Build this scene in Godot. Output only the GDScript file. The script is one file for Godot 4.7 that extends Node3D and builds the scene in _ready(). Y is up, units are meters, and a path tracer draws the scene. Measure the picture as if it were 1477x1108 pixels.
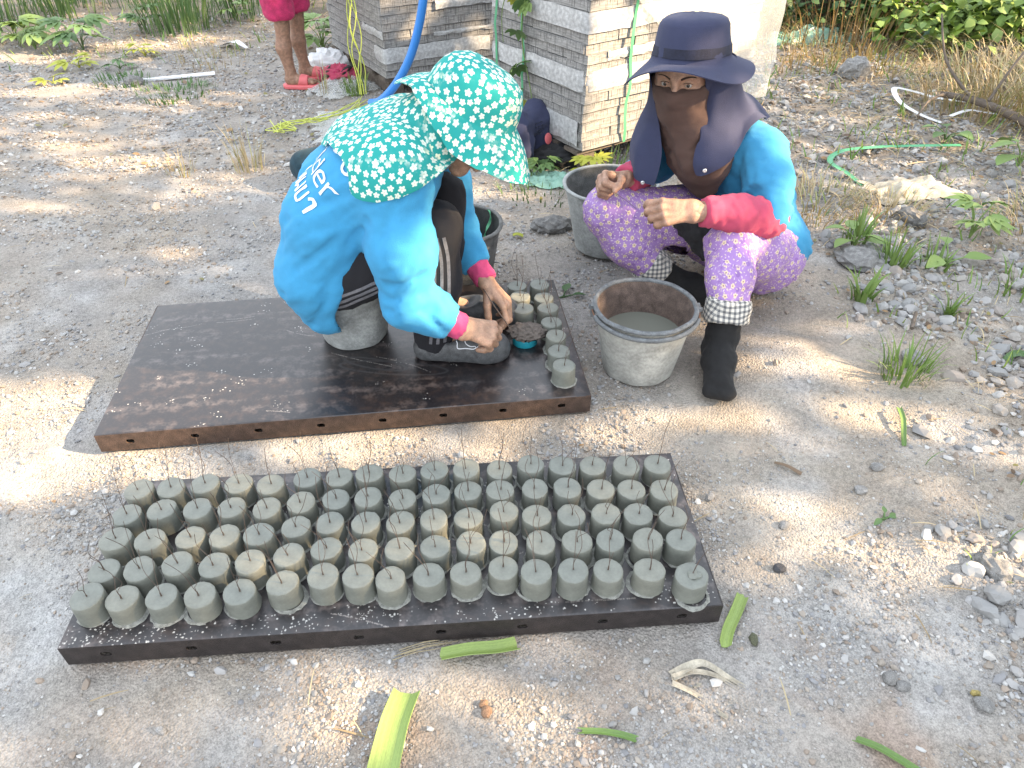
extends Node3D

var rng := RandomNumberGenerator.new()
var taken := {}
var M := {}
var n_big := FastNoiseLite.new()
var n_mid := FastNoiseLite.new()
var n_fine := FastNoiseLite.new()
const SUN_FROM := Vector3(0.86, 0.46, 0.14)

func _ready() -> void:
	rng.seed = 20240611
	# camera
	var cam := Camera3D.new()
	cam.name = "camera"
	cam.fov = 56.37
	cam.position = Vector3(0, 1.208, 0)
	cam.rotation = Vector3(-0.6761, 0, -0.0029)
	cam.near = 0.02
	cam.far = 400.0
	add_child(cam)
	cam.current = true
	# sky, exposure
	var env := Environment.new()
	env.background_mode = Environment.BG_SKY
	var sky := Sky.new()
	var ps := ProceduralSkyMaterial.new()
	ps.sky_top_color = Color(0.80, 0.83, 0.875)
	ps.sky_horizon_color = Color(0.95, 0.95, 0.94)
	ps.sky_curve = 0.2
	ps.ground_bottom_color = Color(0.32, 0.30, 0.27)
	ps.ground_horizon_color = Color(0.70, 0.70, 0.68)
	ps.sky_energy_multiplier = 1.0
	sky.sky_material = ps
	env.sky = sky
	env.background_energy_multiplier = 0.82
	env.tonemap_mode = Environment.TONE_MAPPER_LINEAR
	env.tonemap_exposure = 4.3
	env.sdfgi_enabled = true
	env.ssao_enabled = true
	env.ssil_enabled = true
	var we := WorldEnvironment.new()
	we.name = "world"
	we.environment = env
	add_child(we)
	# sun: low, from the right and a little from behind the camera
	var sun := DirectionalLight3D.new()
	sun.name = "sun"
	sun.light_energy = 1.6
	sun.light_color = Color(1.0, 0.87, 0.70)
	sun.light_angular_distance = 0.5
	sun.shadow_enabled = true
	add_child(sun)
	sun.look_at_from_position(SUN_FROM * 20.0, Vector3.ZERO, Vector3.UP)

	setup_noise()
	setup_materials()
	build_ground()
	build_block_stacks()
	build_trays()
	build_spacers()
	build_buckets()
	build_worker()
	build_woman()
	build_child()
	build_small_things()
	build_plants()
	build_gravel()
	build_litter()
	build_shade_trees()


# ---------------------------------------------------------------- naming
func numbered(called: String) -> String:
	if not taken.has(called):
		taken[called] = 0
		return called
	taken[called] += 1
	return "%s_%03d" % [called, taken[called]]

func tag(o: Node, label: String, category: String, group := "", kind := "") -> void:
	if label: o.set_meta("label", label)
	if category: o.set_meta("category", category)
	if group: o.set_meta("group", group)
	if kind: o.set_meta("kind", kind)

func thing(called: String, label: String, category: String, at := Vector3.ZERO, turn := 0.0, group := "") -> Node3D:
	var o := Node3D.new()
	o.name = numbered(called)
	add_child(o)
	o.position = at
	o.rotation.y = turn
	tag(o, label, category, group)
	return o

func part(called: String, mesh: Mesh, m: Material, parent: Node3D, at := Vector3.ZERO) -> MeshInstance3D:
	var o := MeshInstance3D.new()
	o.name = called
	o.mesh = mesh
	o.material_override = m
	o.position = at
	parent.add_child(o, true)
	return o

func solo(called: String, mesh: Mesh, m: Material, label: String, category: String, at := Vector3.ZERO, group := "") -> MeshInstance3D:
	var o := MeshInstance3D.new()
	o.name = numbered(called)
	o.mesh = mesh
	o.material_override = m
	o.position = at
	add_child(o)
	tag(o, label, category, group)
	return o

func struct(called: String, mesh: Mesh, m: Material) -> MeshInstance3D:
	var o := MeshInstance3D.new()
	o.name = numbered(called)
	o.mesh = mesh
	o.material_override = m
	add_child(o)
	o.set_meta("kind", "structure")
	return o


# ---------------------------------------------------------------- mesh builder
class MB:
	var v := PackedVector3Array()
	var n := PackedVector3Array()
	var uv := PackedVector2Array()
	var c := PackedColorArray()
	var ix := PackedInt32Array()
	var col := Color.WHITE

	func vert(p: Vector3, nn: Vector3, t := Vector2.ZERO) -> int:
		v.append(p)
		n.append(nn)
		uv.append(t)
		c.append(col)
		return v.size() - 1

	func tri(a: int, b: int, d: int) -> void:   # clockwise from the side the normals point to
		var g := (v[b] - v[a]).cross(v[d] - v[a])
		if g.dot(n[a] + n[b] + n[d]) > 0.0:
			ix.append(a); ix.append(d); ix.append(b)
		else:
			ix.append(a); ix.append(b); ix.append(d)

	func quad(a: Vector3, b: Vector3, d: Vector3, e: Vector3, out: Vector3, ta := Vector2.ZERO, tb := Vector2(1, 0), td := Vector2(1, 1), te := Vector2(0, 1)) -> void:
		var g := (b - a).cross(d - a).normalized()
		if g.dot(out) < 0.0: g = -g
		var i := vert(a, g, ta)
		vert(b, g, tb); vert(d, g, td); vert(e, g, te)
		tri(i, i + 1, i + 2)
		tri(i, i + 2, i + 3)

	func face(pts: Array, out: Vector3) -> void:
		var g: Vector3 = (pts[1] - pts[0]).cross(pts[2] - pts[0]).normalized()
		if g.dot(out) < 0.0: g = -g
		var i := v.size()
		for p in pts: vert(p, g, Vector2(p.x + p.z * 0.7, p.y))
		for k in range(1, pts.size() - 1): tri(i, i + k, i + k + 1)

	# box given by eight corners: bottom four then top four, each going round
	func hexa(p: Array, uvs := 1.0) -> void:
		var mid := Vector3.ZERO
		for q in p: mid += q / 8.0
		for f in [[0, 1, 2, 3], [4, 5, 6, 7], [0, 1, 5, 4], [1, 2, 6, 5], [2, 3, 7, 6], [3, 0, 4, 7]]:
			var a: Vector3 = p[f[0]]
			var b: Vector3 = p[f[1]]
			var d: Vector3 = p[f[2]]
			var e: Vector3 = p[f[3]]
			var w := (b - a).length() * uvs
			var hh := (e - a).length() * uvs
			quad(a, b, d, e, (a + b + d + e) / 4.0 - mid, Vector2(0, hh), Vector2(w, hh), Vector2(w, 0), Vector2(0, 0))

	func box(size: Vector3, xf := Transform3D(), jit := 0.0, r: RandomNumberGenerator = null) -> void:
		var p := []
		for y in [-0.5, 0.5]:
			for s in [Vector2(-0.5, -0.5), Vector2(0.5, -0.5), Vector2(0.5, 0.5), Vector2(-0.5, 0.5)]:
				var q := Vector3(s.x * size.x, y * size.y, s.y * size.z)
				if r: q += Vector3(r.randf_range(-jit, jit), r.randf_range(-jit, jit), r.randf_range(-jit, jit))
				p.append(xf * q)
		hexa(p)

	func tube(pts: Array, r0: float, r1 := -1.0, sides := 6, flat := 1.0) -> void:
		if r1 < 0.0: r1 = r0
		var m := pts.size()
		var side := Vector3.UP
		var rings := []
		var run := 0.0
		for i in m:
			var d: Vector3 = (pts[mini(i + 1, m - 1)] - pts[maxi(i - 1, 0)])
			d = d.normalized() if d.length() > 1e-7 else Vector3.UP
			if i == 0:
				side = Vector3.RIGHT if absf(d.x) < 0.8 else Vector3.UP
			else:
				run += (pts[i] - pts[i - 1]).length()
			side = (side - d * side.dot(d)).normalized()
			var up := d.cross(side)
			var r := lerpf(r0, r1, float(i) / maxf(1.0, m - 1))
			var ring := []
			for k in sides + 1:
				var a := TAU * k / sides
				var q := side * cos(a) + up * sin(a) * flat
				ring.append(vert(pts[i] + q * r, q.normalized(), Vector2(float(k) / sides, run)))
			rings.append(ring)
		for i in m - 1:
			for k in sides:
				tri(rings[i][k], rings[i + 1][k], rings[i + 1][k + 1])
				tri(rings[i][k], rings[i + 1][k + 1], rings[i][k + 1])
		for e in [0, m - 1]:
			var d2: Vector3 = pts[e] - pts[1 if e == 0 else m - 2]
			d2 = d2.normalized()
			var cc := vert(pts[e], d2, Vector2(0.5, 0))
			var first := v.size()
			for k in sides: vert(v[rings[e][k]], d2, Vector2(0.5, 0))
			for k in sides: tri(cc, first + k, first + (k + 1) % sides)

	# profile of Vector2(radius, height); f(angle, index) -> Vector3 offset, may be null
	func lathe(profile: Array, sides: int, xf := Transform3D(), f = null) -> void:
		var P := []
		for j in profile.size():
			var row := []
			for i in sides + 1:
				var a := TAU * (i % sides) / sides
				var q := Vector3(cos(a) * profile[j].x, profile[j].y, sin(a) * profile[j].x)
				if f != null: q += f.call(a, j)
				row.append(xf * q)
			P.append(row)
		grid(P, true, true)

	# rows of points; smooth normals; flip picks the other side
	func grid(P: Array, closed := false, flip := false, uvk := 1.0) -> int:
		var rows := P.size()
		var cols: int = P[0].size()
		var first := v.size()
		var nn := PackedVector3Array()
		nn.resize(rows * cols)
		for j in rows - 1:
			for i in cols - 1:
				var a: Vector3 = P[j][i]
				var g := (P[j][i + 1] - a).cross(P[j + 1][i] - a) as Vector3
				g += (P[j + 1][i] - P[j + 1][i + 1]).cross(P[j][i + 1] - P[j + 1][i + 1])
				for k in [j * cols + i, j * cols + i + 1, (j + 1) * cols + i, (j + 1) * cols + i + 1]:
					nn[k] += g
		if closed:
			for j in rows:
				var s := nn[j * cols] + nn[j * cols + cols - 1]
				nn[j * cols] = s
				nn[j * cols + cols - 1] = s
		var along := 0.0
		for j in rows:
			if j > 0: along += (P[j][cols / 2] - P[j - 1][cols / 2]).length()
			var across := 0.0
			for i in cols:
				if i > 0: across += (P[j][i] - P[j][i - 1]).length()
				var q: Vector3 = nn[j * cols + i]
				q = q.normalized() if q.length() > 1e-12 else Vector3.UP
				vert(P[j][i], -q if flip else q, Vector2(across, along) * uvk)
		for j in rows - 1:
			for i in cols - 1:
				var a2 := first + j * cols + i
				tri(a2, a2 + 1, a2 + cols + 1)
				tri(a2, a2 + cols + 1, a2 + cols)
		return first

	# cloth, leaf or film: a grid with a back side and closed edges
	func sheet(P: Array, thick: float, flip := false, uvk := 1.0) -> void:
		var f1 := grid(P, false, flip, uvk)
		var rows := P.size()
		var cols: int = P[0].size()
		var Q := []
		for j in rows:
			var row := []
			for i in cols: row.append(P[j][i] - n[f1 + j * cols + i] * thick)
			Q.append(row)
		grid(Q, false, not flip, uvk)
		for j in rows - 1:
			for i in [0, cols - 1]:
				var o: Vector3 = P[j][i] - P[j][1 if i == 0 else cols - 2]
				quad(P[j][i], P[j + 1][i], Q[j + 1][i], Q[j][i], o)
		for i in cols - 1:
			for j in [0, rows - 1]:
				var o2: Vector3 = P[j][i] - P[1 if j == 0 else rows - 2][i]
				quad(P[j][i], P[j][i + 1], Q[j][i + 1], Q[j][i], o2)

	func blob(at: Vector3, size: Vector3, r: RandomNumberGenerator, rough := 0.25, div := 0) -> void:
		var t := (1.0 + sqrt(5.0)) / 2.0
		var pts := [Vector3(-1, t, 0), Vector3(1, t, 0), Vector3(-1, -t, 0), Vector3(1, -t, 0), Vector3(0, -1, t), Vector3(0, 1, t), Vector3(0, -1, -t), Vector3(0, 1, -t), Vector3(t, 0, -1), Vector3(t, 0, 1), Vector3(-t, 0, -1), Vector3(-t, 0, 1)]
		var fs := [[0, 11, 5], [0, 5, 1], [0, 1, 7], [0, 7, 10], [0, 10, 11], [1, 5, 9], [5, 11, 4], [11, 10, 2], [10, 7, 6], [7, 1, 8], [3, 9, 4], [3, 4, 2], [3, 2, 6], [3, 6, 8], [3, 8, 9], [4, 9, 5], [2, 4, 11], [6, 2, 10], [8, 6, 7], [9, 8, 1]]
		for d in div:
			var mid := {}
			var nf := []
			for f in fs:
				var m := []
				for e in [[f[0], f[1]], [f[1], f[2]], [f[2], f[0]]]:
					var key := mini(e[0], e[1]) * 10000 + maxi(e[0], e[1])
					if not mid.has(key):
						mid[key] = pts.size()
						pts.append((pts[e[0]].normalized() + pts[e[1]].normalized()))
					m.append(mid[key])
				nf.append_array([[f[0], m[0], m[2]], [m[0], f[1], m[1]], [m[2], m[1], f[2]], [m[0], m[1], m[2]]])
			fs = nf
		var q := []
		for p in pts: q.append(at + p.normalized() * size * (1.0 + r.randf_range(-rough, rough)))
		for f in fs:
			var a: Vector3 = q[f[0]]
			var b: Vector3 = q[f[1]]
			var d2: Vector3 = q[f[2]]
			var g := (b - a).cross(d2 - a).normalized()
			if g.dot((a + b + d2) / 3.0 - at) < 0.0: g = -g
			var i := vert(a, g, Vector2(a.x, a.z))
			vert(b, g, Vector2(b.x, b.z)); vert(d2, g, Vector2(d2.x, d2.z))
			tri(i, i + 1, i + 2)

	func mesh() -> ArrayMesh:
		var A := []
		A.resize(Mesh.ARRAY_MAX)
		A[Mesh.ARRAY_VERTEX] = v
		A[Mesh.ARRAY_NORMAL] = n
		A[Mesh.ARRAY_TEX_UV] = uv
		A[Mesh.ARRAY_COLOR] = c
		A[Mesh.ARRAY_INDEX] = ix
		var m := ArrayMesh.new()
		m.add_surface_from_arrays(Mesh.PRIMITIVE_TRIANGLES, A)
		return m


# ---------------------------------------------------------------- distance field for bodies and cloth
class Field:
	var lo: Vector3
	var h: float
	var nx: int
	var ny: int
	var nz: int
	var s := PackedFloat32Array()

	func _init(a: Vector3, b: Vector3, cell: float) -> void:
		lo = a
		h = cell
		nx = int((b.x - a.x) / h) + 2
		ny = int((b.y - a.y) / h) + 2
		nz = int((b.z - a.z) / h) + 2
		s.resize(nx * ny * nz)
		s.fill(0.2)

	# mode 0 joins, 1 carves. sq: a direction in which the limb is q times as thick
	func cap(a: Vector3, b: Vector3, ra: float, rb: float, k := 0.02, sq := Vector3.ZERO, q := 1.0, mode := 0) -> void:
		var m := maxf(ra, rb) * maxf(1.0, q) + k + h * 2.5
		var p0 := (a.min(b) - Vector3(m, m, m) - lo) / h
		var p1 := (a.max(b) + Vector3(m, m, m) - lo) / h
		var x0 := clampi(int(p0.x), 0, nx - 1)
		var x1 := clampi(int(p1.x) + 1, 0, nx - 1)
		var y0 := clampi(int(p0.y), 0, ny - 1)
		var y1 := clampi(int(p1.y) + 1, 0, ny - 1)
		var z0 := clampi(int(p0.z), 0, nz - 1)
		var z1 := clampi(int(p1.z) + 1, 0, nz - 1)
		var ab := b - a
		var l2 := maxf(ab.length_squared(), 1e-9)
		var qq := 1.0 - 1.0 / q
		var dr := rb - ra
		for iz in range(z0, z1 + 1):
			for iy in range(y0, y1 + 1):
				var base := (iz * ny + iy) * nx
				for ix in range(x0, x1 + 1):
					var p := lo + Vector3(ix, iy, iz) * h - a
					if q != 1.0: p -= sq * (p.dot(sq) * qq)
					var t := clampf(p.dot(ab) / l2, 0.0, 1.0)
					var d := (p - ab * t).length() - ra - dr * t
					var i := base + ix
					var o := s[i]
					if mode == 0:
						var e := k - absf(o - d)
						var r := minf(o, d)
						if e > 0.0: r -= e * e * 0.25 / k
						s[i] = r
					else:
						var e2 := k - absf(o + d)
						var r2 := maxf(o, -d)
						if e2 > 0.0: r2 += e2 * e2 * 0.25 / k
						s[i] = r2

	func chain(pts: Array, rs: Array, k := 0.02, sq := Vector3.ZERO, q := 1.0) -> void:
		for i in pts.size() - 1: cap(pts[i], pts[i + 1], rs[i], rs[i + 1], k, sq, q)

	func cut(at: Vector3, out: Vector3, near := Vector3.ZERO, reach := 99.0) -> void:
		out = out.normalized()
		for iz in nz:
			for iy in ny:
				for ix in nx:
					var i := (iz * ny + iy) * nx + ix
					var p := lo + Vector3(ix, iy, iz) * h
					if (p - near).length() < reach: s[i] = maxf(s[i], (p - at).dot(out))

	func wrinkle(nz_: FastNoiseLite, amp: float, stretch := Vector3.ONE, along := Vector3.ZERO, band := 0.03) -> void:   # along: folds run long in this direction
		for iz in nz:
			for iy in ny:
				for ix in nx:
					var i := (iz * ny + iy) * nx + ix
					if absf(s[i]) < band:
						var p := (lo + Vector3(ix, iy, iz) * h) * stretch
						p -= along * (p.dot(along) * 0.72)
						s[i] += amp * nz_.get_noise_3d(p.x, p.y, p.z)

	func groove(a: Vector3, b: Vector3, w: float, depth: float) -> void:   # a crease along a segment
		for k in 3:
			a -= grad(a) * at(a)
			b -= grad(b) * at(b)
		var ab := b - a
		var l2 := maxf(ab.length_squared(), 1e-9)
		var m := w * 2.5
		var p0 := (a.min(b) - Vector3(m, m, m) - lo) / h
		var p1 := (a.max(b) + Vector3(m, m, m) - lo) / h
		for iz in range(clampi(int(p0.z), 0, nz - 1), clampi(int(p1.z) + 1, 0, nz - 1) + 1):
			for iy in range(clampi(int(p0.y), 0, ny - 1), clampi(int(p1.y) + 1, 0, ny - 1) + 1):
				for ix in range(clampi(int(p0.x), 0, nx - 1), clampi(int(p1.x) + 1, 0, nx - 1) + 1):
					var p := lo + Vector3(ix, iy, iz) * h - a
					var t := clampf(p.dot(ab) / l2, 0.0, 1.0)
					var d := (p - ab * t).length() / w
					if d < 2.5: s[(iz * ny + iy) * nx + ix] += depth * exp(-d * d)

	func at(p: Vector3) -> float:
		var g := (p - lo) / h
		var x := clampi(int(g.x), 0, nx - 2)
		var y := clampi(int(g.y), 0, ny - 2)
		var z := clampi(int(g.z), 0, nz - 2)
		var f := Vector3(clampf(g.x - x, 0, 1), clampf(g.y - y, 0, 1), clampf(g.z - z, 0, 1))
		var i := (z * ny + y) * nx + x
		var j := i + nx * ny
		return lerpf(lerpf(lerpf(s[i], s[i + 1], f.x), lerpf(s[i + nx], s[i + nx + 1], f.x), f.y), lerpf(lerpf(s[j], s[j + 1], f.x), lerpf(s[j + nx], s[j + nx + 1], f.x), f.y), f.z)

	func grad(p: Vector3) -> Vector3:
		var e := h
		var g := Vector3(at(p + Vector3(e, 0, 0)) - at(p - Vector3(e, 0, 0)), at(p + Vector3(0, e, 0)) - at(p - Vector3(0, e, 0)), at(p + Vector3(0, 0, e)) - at(p - Vector3(0, 0, e)))
		return g.normalized() if g.length() > 1e-9 else Vector3.UP

	func inside(p: Vector3) -> bool:
		var g := (p - lo) / h
		return g.x > 1 and g.y > 1 and g.z > 1 and g.x < nx - 3 and g.y < ny - 3 and g.z < nz - 3

	func push(p: Vector3, off: float) -> Vector3:
		for k in 6:
			if not inside(p): return p
			var d := at(p)
			if d >= off: return p
			p += grad(p) * (off - d)
		return p

	func onto(p: Vector3, dir: Vector3, off: float, far := 0.4) -> Vector3:   # march along dir until the surface is off away
		var t := 0.0
		while t < far:
			var q := p + dir * t
			var d := at(q) if inside(q) else 0.02
			if d <= off: return q
			t += clampf((d - off) * 0.8, 0.0008, 0.02)
		return p + dir * far * 0.5

	func add_to(mb: MB) -> void:
		var id := PackedInt32Array()
		id.resize(nx * ny * nz)
		id.fill(-1)
		var sx := 1
		var sy := nx
		var sz := nx * ny
		for iz in nz - 1:
			for iy in ny - 1:
				var base := (iz * ny + iy) * nx
				for ix in nx - 1:
					var i := base + ix
					var a := s[i]
					if a > 3.0 * h: continue
					var b := s[i + 1]
					var c := s[i + sy]
					var d := s[i + sy + 1]
					var e := s[i + sz]
					var f := s[i + sz + 1]
					var g := s[i + sz + sy]
					var w := s[i + sz + sy + 1]
					var neg := int(a < 0) + int(b < 0) + int(c < 0) + int(d < 0) + int(e < 0) + int(f < 0) + int(g < 0) + int(w < 0)
					if neg == 0 or neg == 8: continue
					var sum := Vector3.ZERO
					var cnt := 0
					if (a < 0) != (b < 0): sum += Vector3(a / (a - b), 0, 0); cnt += 1
					if (c < 0) != (d < 0): sum += Vector3(c / (c - d), 1, 0); cnt += 1
					if (e < 0) != (f < 0): sum += Vector3(e / (e - f), 0, 1); cnt += 1
					if (g < 0) != (w < 0): sum += Vector3(g / (g - w), 1, 1); cnt += 1
					if (a < 0) != (c < 0): sum += Vector3(0, a / (a - c), 0); cnt += 1
					if (b < 0) != (d < 0): sum += Vector3(1, b / (b - d), 0); cnt += 1
					if (e < 0) != (g < 0): sum += Vector3(0, e / (e - g), 1); cnt += 1
					if (f < 0) != (w < 0): sum += Vector3(1, f / (f - w), 1); cnt += 1
					if (a < 0) != (e < 0): sum += Vector3(0, 0, a / (a - e)); cnt += 1
					if (b < 0) != (f < 0): sum += Vector3(1, 0, b / (b - f)); cnt += 1
					if (c < 0) != (g < 0): sum += Vector3(0, 1, c / (c - g)); cnt += 1
					if (d < 0) != (w < 0): sum += Vector3(1, 1, d / (d - w)); cnt += 1
					var p := lo + (Vector3(ix, iy, iz) + sum / cnt) * h
					id[i] = mb.vert(p, grad(p), Vector2(p.x, p.y))
		for iz in range(1, nz - 1):
			for iy in range(1, ny - 1):
				for ix in range(1, nx - 1):
					var i := (iz * ny + iy) * nx + ix
					var a := s[i]
					if absf(a) > 3.0 * h: continue
					var pos := a < 0
					if pos != (s[i + 1] < 0): _quad(mb, id, i, i - sy, i - sy - sz, i - sz, pos)
					if pos != (s[i + sy] < 0): _quad(mb, id, i, i - sz, i - sz - sx, i - sx, pos)
					if pos != (s[i + sz] < 0): _quad(mb, id, i, i - sx, i - sx - sy, i - sy, pos)

	func _quad(mb: MB, id: PackedInt32Array, a: int, b: int, c: int, d: int, flip: bool) -> void:
		var q := [id[a], id[b], id[c], id[d]]
		if q[0] < 0 or q[1] < 0 or q[2] < 0 or q[3] < 0: return
		if flip: q = [q[0], q[3], q[2], q[1]]
		mb.ix.append_array(PackedInt32Array([q[0], q[2], q[1], q[0], q[3], q[2]]) if false else PackedInt32Array([q[0], q[1], q[2], q[0], q[2], q[3]]))

	func mesh() -> ArrayMesh:
		var mb := MB.new()
		add_to(mb)
		return mb.mesh()


# a smooth curve through points
func curve(pts: Array, per := 6) -> Array:
	var out := []
	var m := pts.size()
	for i in m - 1:
		var a: Vector3 = pts[maxi(i - 1, 0)]
		var b: Vector3 = pts[i]
		var c: Vector3 = pts[i + 1]
		var d: Vector3 = pts[mini(i + 2, m - 1)]
		for k in per:
			out.append(b.cubic_interpolate(c, a, d, float(k) / per))
	out.append(pts[m - 1])
	return out

# a smooth surface through rows of control points
func patch(rows: Array, pu := 6, pv := 6) -> Array:
	var wide := []
	for r in rows: wide.append(curve(r, pu))
	var out := []
	var cols: int = wide[0].size()
	var tall := []
	for i in cols:
		var column := []
		for r in wide: column.append(r[i])
		tall.append(curve(column, pv))
	for j in tall[0].size():
		var row := []
		for i in cols: row.append(tall[i][j])
		out.append(row)
	return out


# ---------------------------------------------------------------- noise, textures, materials
func setup_noise() -> void:
	for a in [[n_big, 0.9, 11], [n_mid, 4.0, 12], [n_fine, 17.0, 13]]:
		a[0].noise_type = FastNoiseLite.TYPE_SIMPLEX_SMOOTH
		a[0].frequency = a[1]
		a[0].seed = a[2]
		a[0].fractal_octaves = 3

func noise_of(freq: float, sd: int, oct := 3, type := FastNoiseLite.TYPE_SIMPLEX_SMOOTH) -> FastNoiseLite:
	var n := FastNoiseLite.new()
	n.noise_type = type
	n.frequency = freq
	n.seed = sd
	n.fractal_octaves = oct
	return n

func nimg(freq: float, sd: int, size: int, oct := 4, type := FastNoiseLite.TYPE_SIMPLEX_SMOOTH) -> PackedByteArray:
	var im := noise_of(freq, sd, oct, type).get_seamless_image(size, size)
	im.convert(Image.FORMAT_L8)
	return im.get_data()

# an even grey picture around bright, spread +-amp, from layers of [frequency, weight]
func grain(size: int, layers: Array, bright: float, amp: float, sd: int, specks := 0.0) -> ImageTexture:
	var acc := PackedFloat32Array()
	acc.resize(size * size)
	for k in layers.size():
		var d := nimg(layers[k][0], sd + k * 7, size)
		var w: float = layers[k][1]
		for i in acc.size(): acc[i] += (d[i] / 255.0 - 0.5) * w
	var out := PackedByteArray()
	out.resize(size * size * 3)
	var r := RandomNumberGenerator.new()
	r.seed = sd
	for i in acc.size():
		var t := bright + acc[i] * amp
		if specks > 0.0 and r.randf() < specks: t += r.randf_range(-0.25, 0.3) * amp * 2.0
		var b := clampi(int(t * 255.0), 0, 255)
		out[i * 3] = b
		out[i * 3 + 1] = b
		out[i * 3 + 2] = b
	return ImageTexture.create_from_image(Image.create_from_data(size, size, false, Image.FORMAT_RGB8, out))

func bumps(size: int, freq: float, sd: int, strength: float, oct := 4, type := FastNoiseLite.TYPE_SIMPLEX_SMOOTH) -> ImageTexture:
	var im := noise_of(freq, sd, oct, type).get_seamless_image(size, size)
	im.convert(Image.FORMAT_RGBA8)
	im.bump_map_to_normal_map(strength)
	return ImageTexture.create_from_image(im)

func lin(r: float, g: float, b: float) -> Color:
	return Color(r, g, b).linear_to_srgb()

func mat(called: String, c: Color, rough := 0.8, metal := 0.0) -> StandardMaterial3D:
	var m := StandardMaterial3D.new()
	m.resource_name = called
	m.albedo_color = c
	m.roughness = rough
	m.metallic = metal
	M[called] = m
	return m

func planes(m: StandardMaterial3D, k: float, albedo: Texture2D, normal: Texture2D = null, ns := 1.0) -> StandardMaterial3D:
	m.uv1_triplanar = true
	m.uv1_triplanar_sharpness = 4.0
	m.uv1_scale = Vector3(k, k, k)
	if albedo: m.albedo_texture = albedo
	if normal:
		m.normal_enabled = true
		m.normal_texture = normal
		m.normal_scale = ns
	return m

func cloth(called: String, c: Color, g: Texture2D, weave: Texture2D) -> StandardMaterial3D:
	var m := planes(mat(called, c, 0.92), 5.0, g, weave, 0.35)
	m.rim_enabled = true
	m.rim = 0.25
	return m

func dot(im: Image, cx: float, cy: float, rx: float, ry: float, ang: float, c: Color) -> void:
	var w := im.get_width()
	var hh := im.get_height()
	var r := int(maxf(rx, ry)) + 1
	var ca := cos(ang)
	var sa := sin(ang)
	for y in range(-r, r + 1):
		for x in range(-r, r + 1):
			var u := (x * ca + y * sa) / rx
			var v := (-x * sa + y * ca) / ry
			if u * u + v * v <= 1.0: im.set_pixel(posmod(int(cx) + x, w), posmod(int(cy) + y, hh), c)

func spots(r: RandomNumberGenerator, count: int, size: float, apart: float) -> Array:
	var out := []
	for tries in count * 40:
		if out.size() >= count: break
		var p := Vector2(r.randf() * size, r.randf() * size)
		var ok := true
		for q in out:
			var d: Vector2 = (p - q).abs()
			d = Vector2(minf(d.x, size - d.x), minf(d.y, size - d.y))
			if d.length() < apart:
				ok = false
				break
		if ok: out.append(p)
	return out

func flower_print() -> ImageTexture:
	var im := Image.create(512, 512, false, Image.FORMAT_RGB8)
	im.fill(lin(0.010, 0.265, 0.245))
	var r := RandomNumberGenerator.new()
	r.seed = 5
	for p in spots(r, 190, 512.0, 32.0):
		var a0 := r.randf() * TAU
		var s := r.randf_range(0.72, 0.92)
		var white := lin(0.60, 0.66, 0.58) if r.randf() < 0.8 else lin(0.70, 0.72, 0.52)
		for k in 5:
			var a := a0 + TAU * k / 5.0
			dot(im, p.x + cos(a) * 11.0 * s, p.y + sin(a) * 11.0 * s, 8.2 * s, 6.6 * s, a, white)
		dot(im, p.x, p.y, 4.0 * s, 4.0 * s, 0, lin(0.55, 0.52, 0.42))
	return ImageTexture.create_from_image(im)

func purple_print() -> ImageTexture:
	var im := Image.create(512, 512, false, Image.FORMAT_RGB8)
	im.fill(lin(0.31, 0.185, 0.43))
	var r := RandomNumberGenerator.new()
	r.seed = 9
	for p in spots(r, 60, 512.0, 56.0): dot(im, p.x, p.y, r.randf_range(10, 22), r.randf_range(8, 14), r.randf() * 3.0, lin(0.235, 0.125, 0.35))
	for p in spots(r, 420, 512.0, 17.0):
		dot(im, p.x, p.y, r.randf_range(4.5, 8.0), r.randf_range(2.0, 3.2), r.randf() * 3.14, lin(0.62, 0.52, 0.60) if r.randf() < 0.6 else lin(0.60, 0.53, 0.38))
	for p in spots(r, 70, 512.0, 46.0):
		var a0 := r.randf() * TAU
		for k in 5: dot(im, p.x + cos(a0 + k * 1.257) * 8.0, p.y + sin(a0 + k * 1.257) * 8.0, 6.5, 5.0, a0 + k * 1.257, lin(0.60, 0.50, 0.33))
		dot(im, p.x, p.y, 4.0, 4.0, 0, lin(0.22, 0.13, 0.16))
	return ImageTexture.create_from_image(im)

func plaid() -> ImageTexture:
	var im := Image.create(128, 128, false, Image.FORMAT_RGB8)
	for y in 128:
		for x in 128:
			var a := int(posmod(x, 32) < 15) + int(posmod(y, 32) < 15)
			im.set_pixel(x, y, [lin(0.62, 0.59, 0.52), lin(0.27, 0.27, 0.26), lin(0.10, 0.10, 0.105)][a])
	return ImageTexture.create_from_image(im)

# paper-faced block end: dark ragged chips hang from the upper edge
func block_print() -> ImageTexture:
	var im := Image.create(1024, 64, false, Image.FORMAT_RGB8)
	var d := nimg(0.02, 77, 256)
	for y in 64:
		for x in 1024:
			var g := 0.25 + (d[(y * 4 % 256) * 256 + x / 4] / 255.0 - 0.5) * 0.22
			im.set_pixel(x, y, lin(g, g * 0.985, g * 0.95))
	var r := RandomNumberGenerator.new()
	r.seed = 31
	var x := 2
	while x < 1018:
		var deep := int(r.randf_range(10, 62) if r.randf() < 0.72 else r.randf_range(4, 20))
		var wide := r.randi_range(3, 8)
		for k in wide:
			var dd := deep + r.randi_range(-6, 6)
			for y in clampi(dd, 0, 64):
				if r.randf() < 0.86:
					var g2 := r.randf_range(0.035, 0.11)
					im.set_pixel(mini(x + k, 1023), y, lin(g2, g2, g2))
		x += wide + r.randi_range(4, 20)
	return ImageTexture.create_from_image(im)

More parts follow.
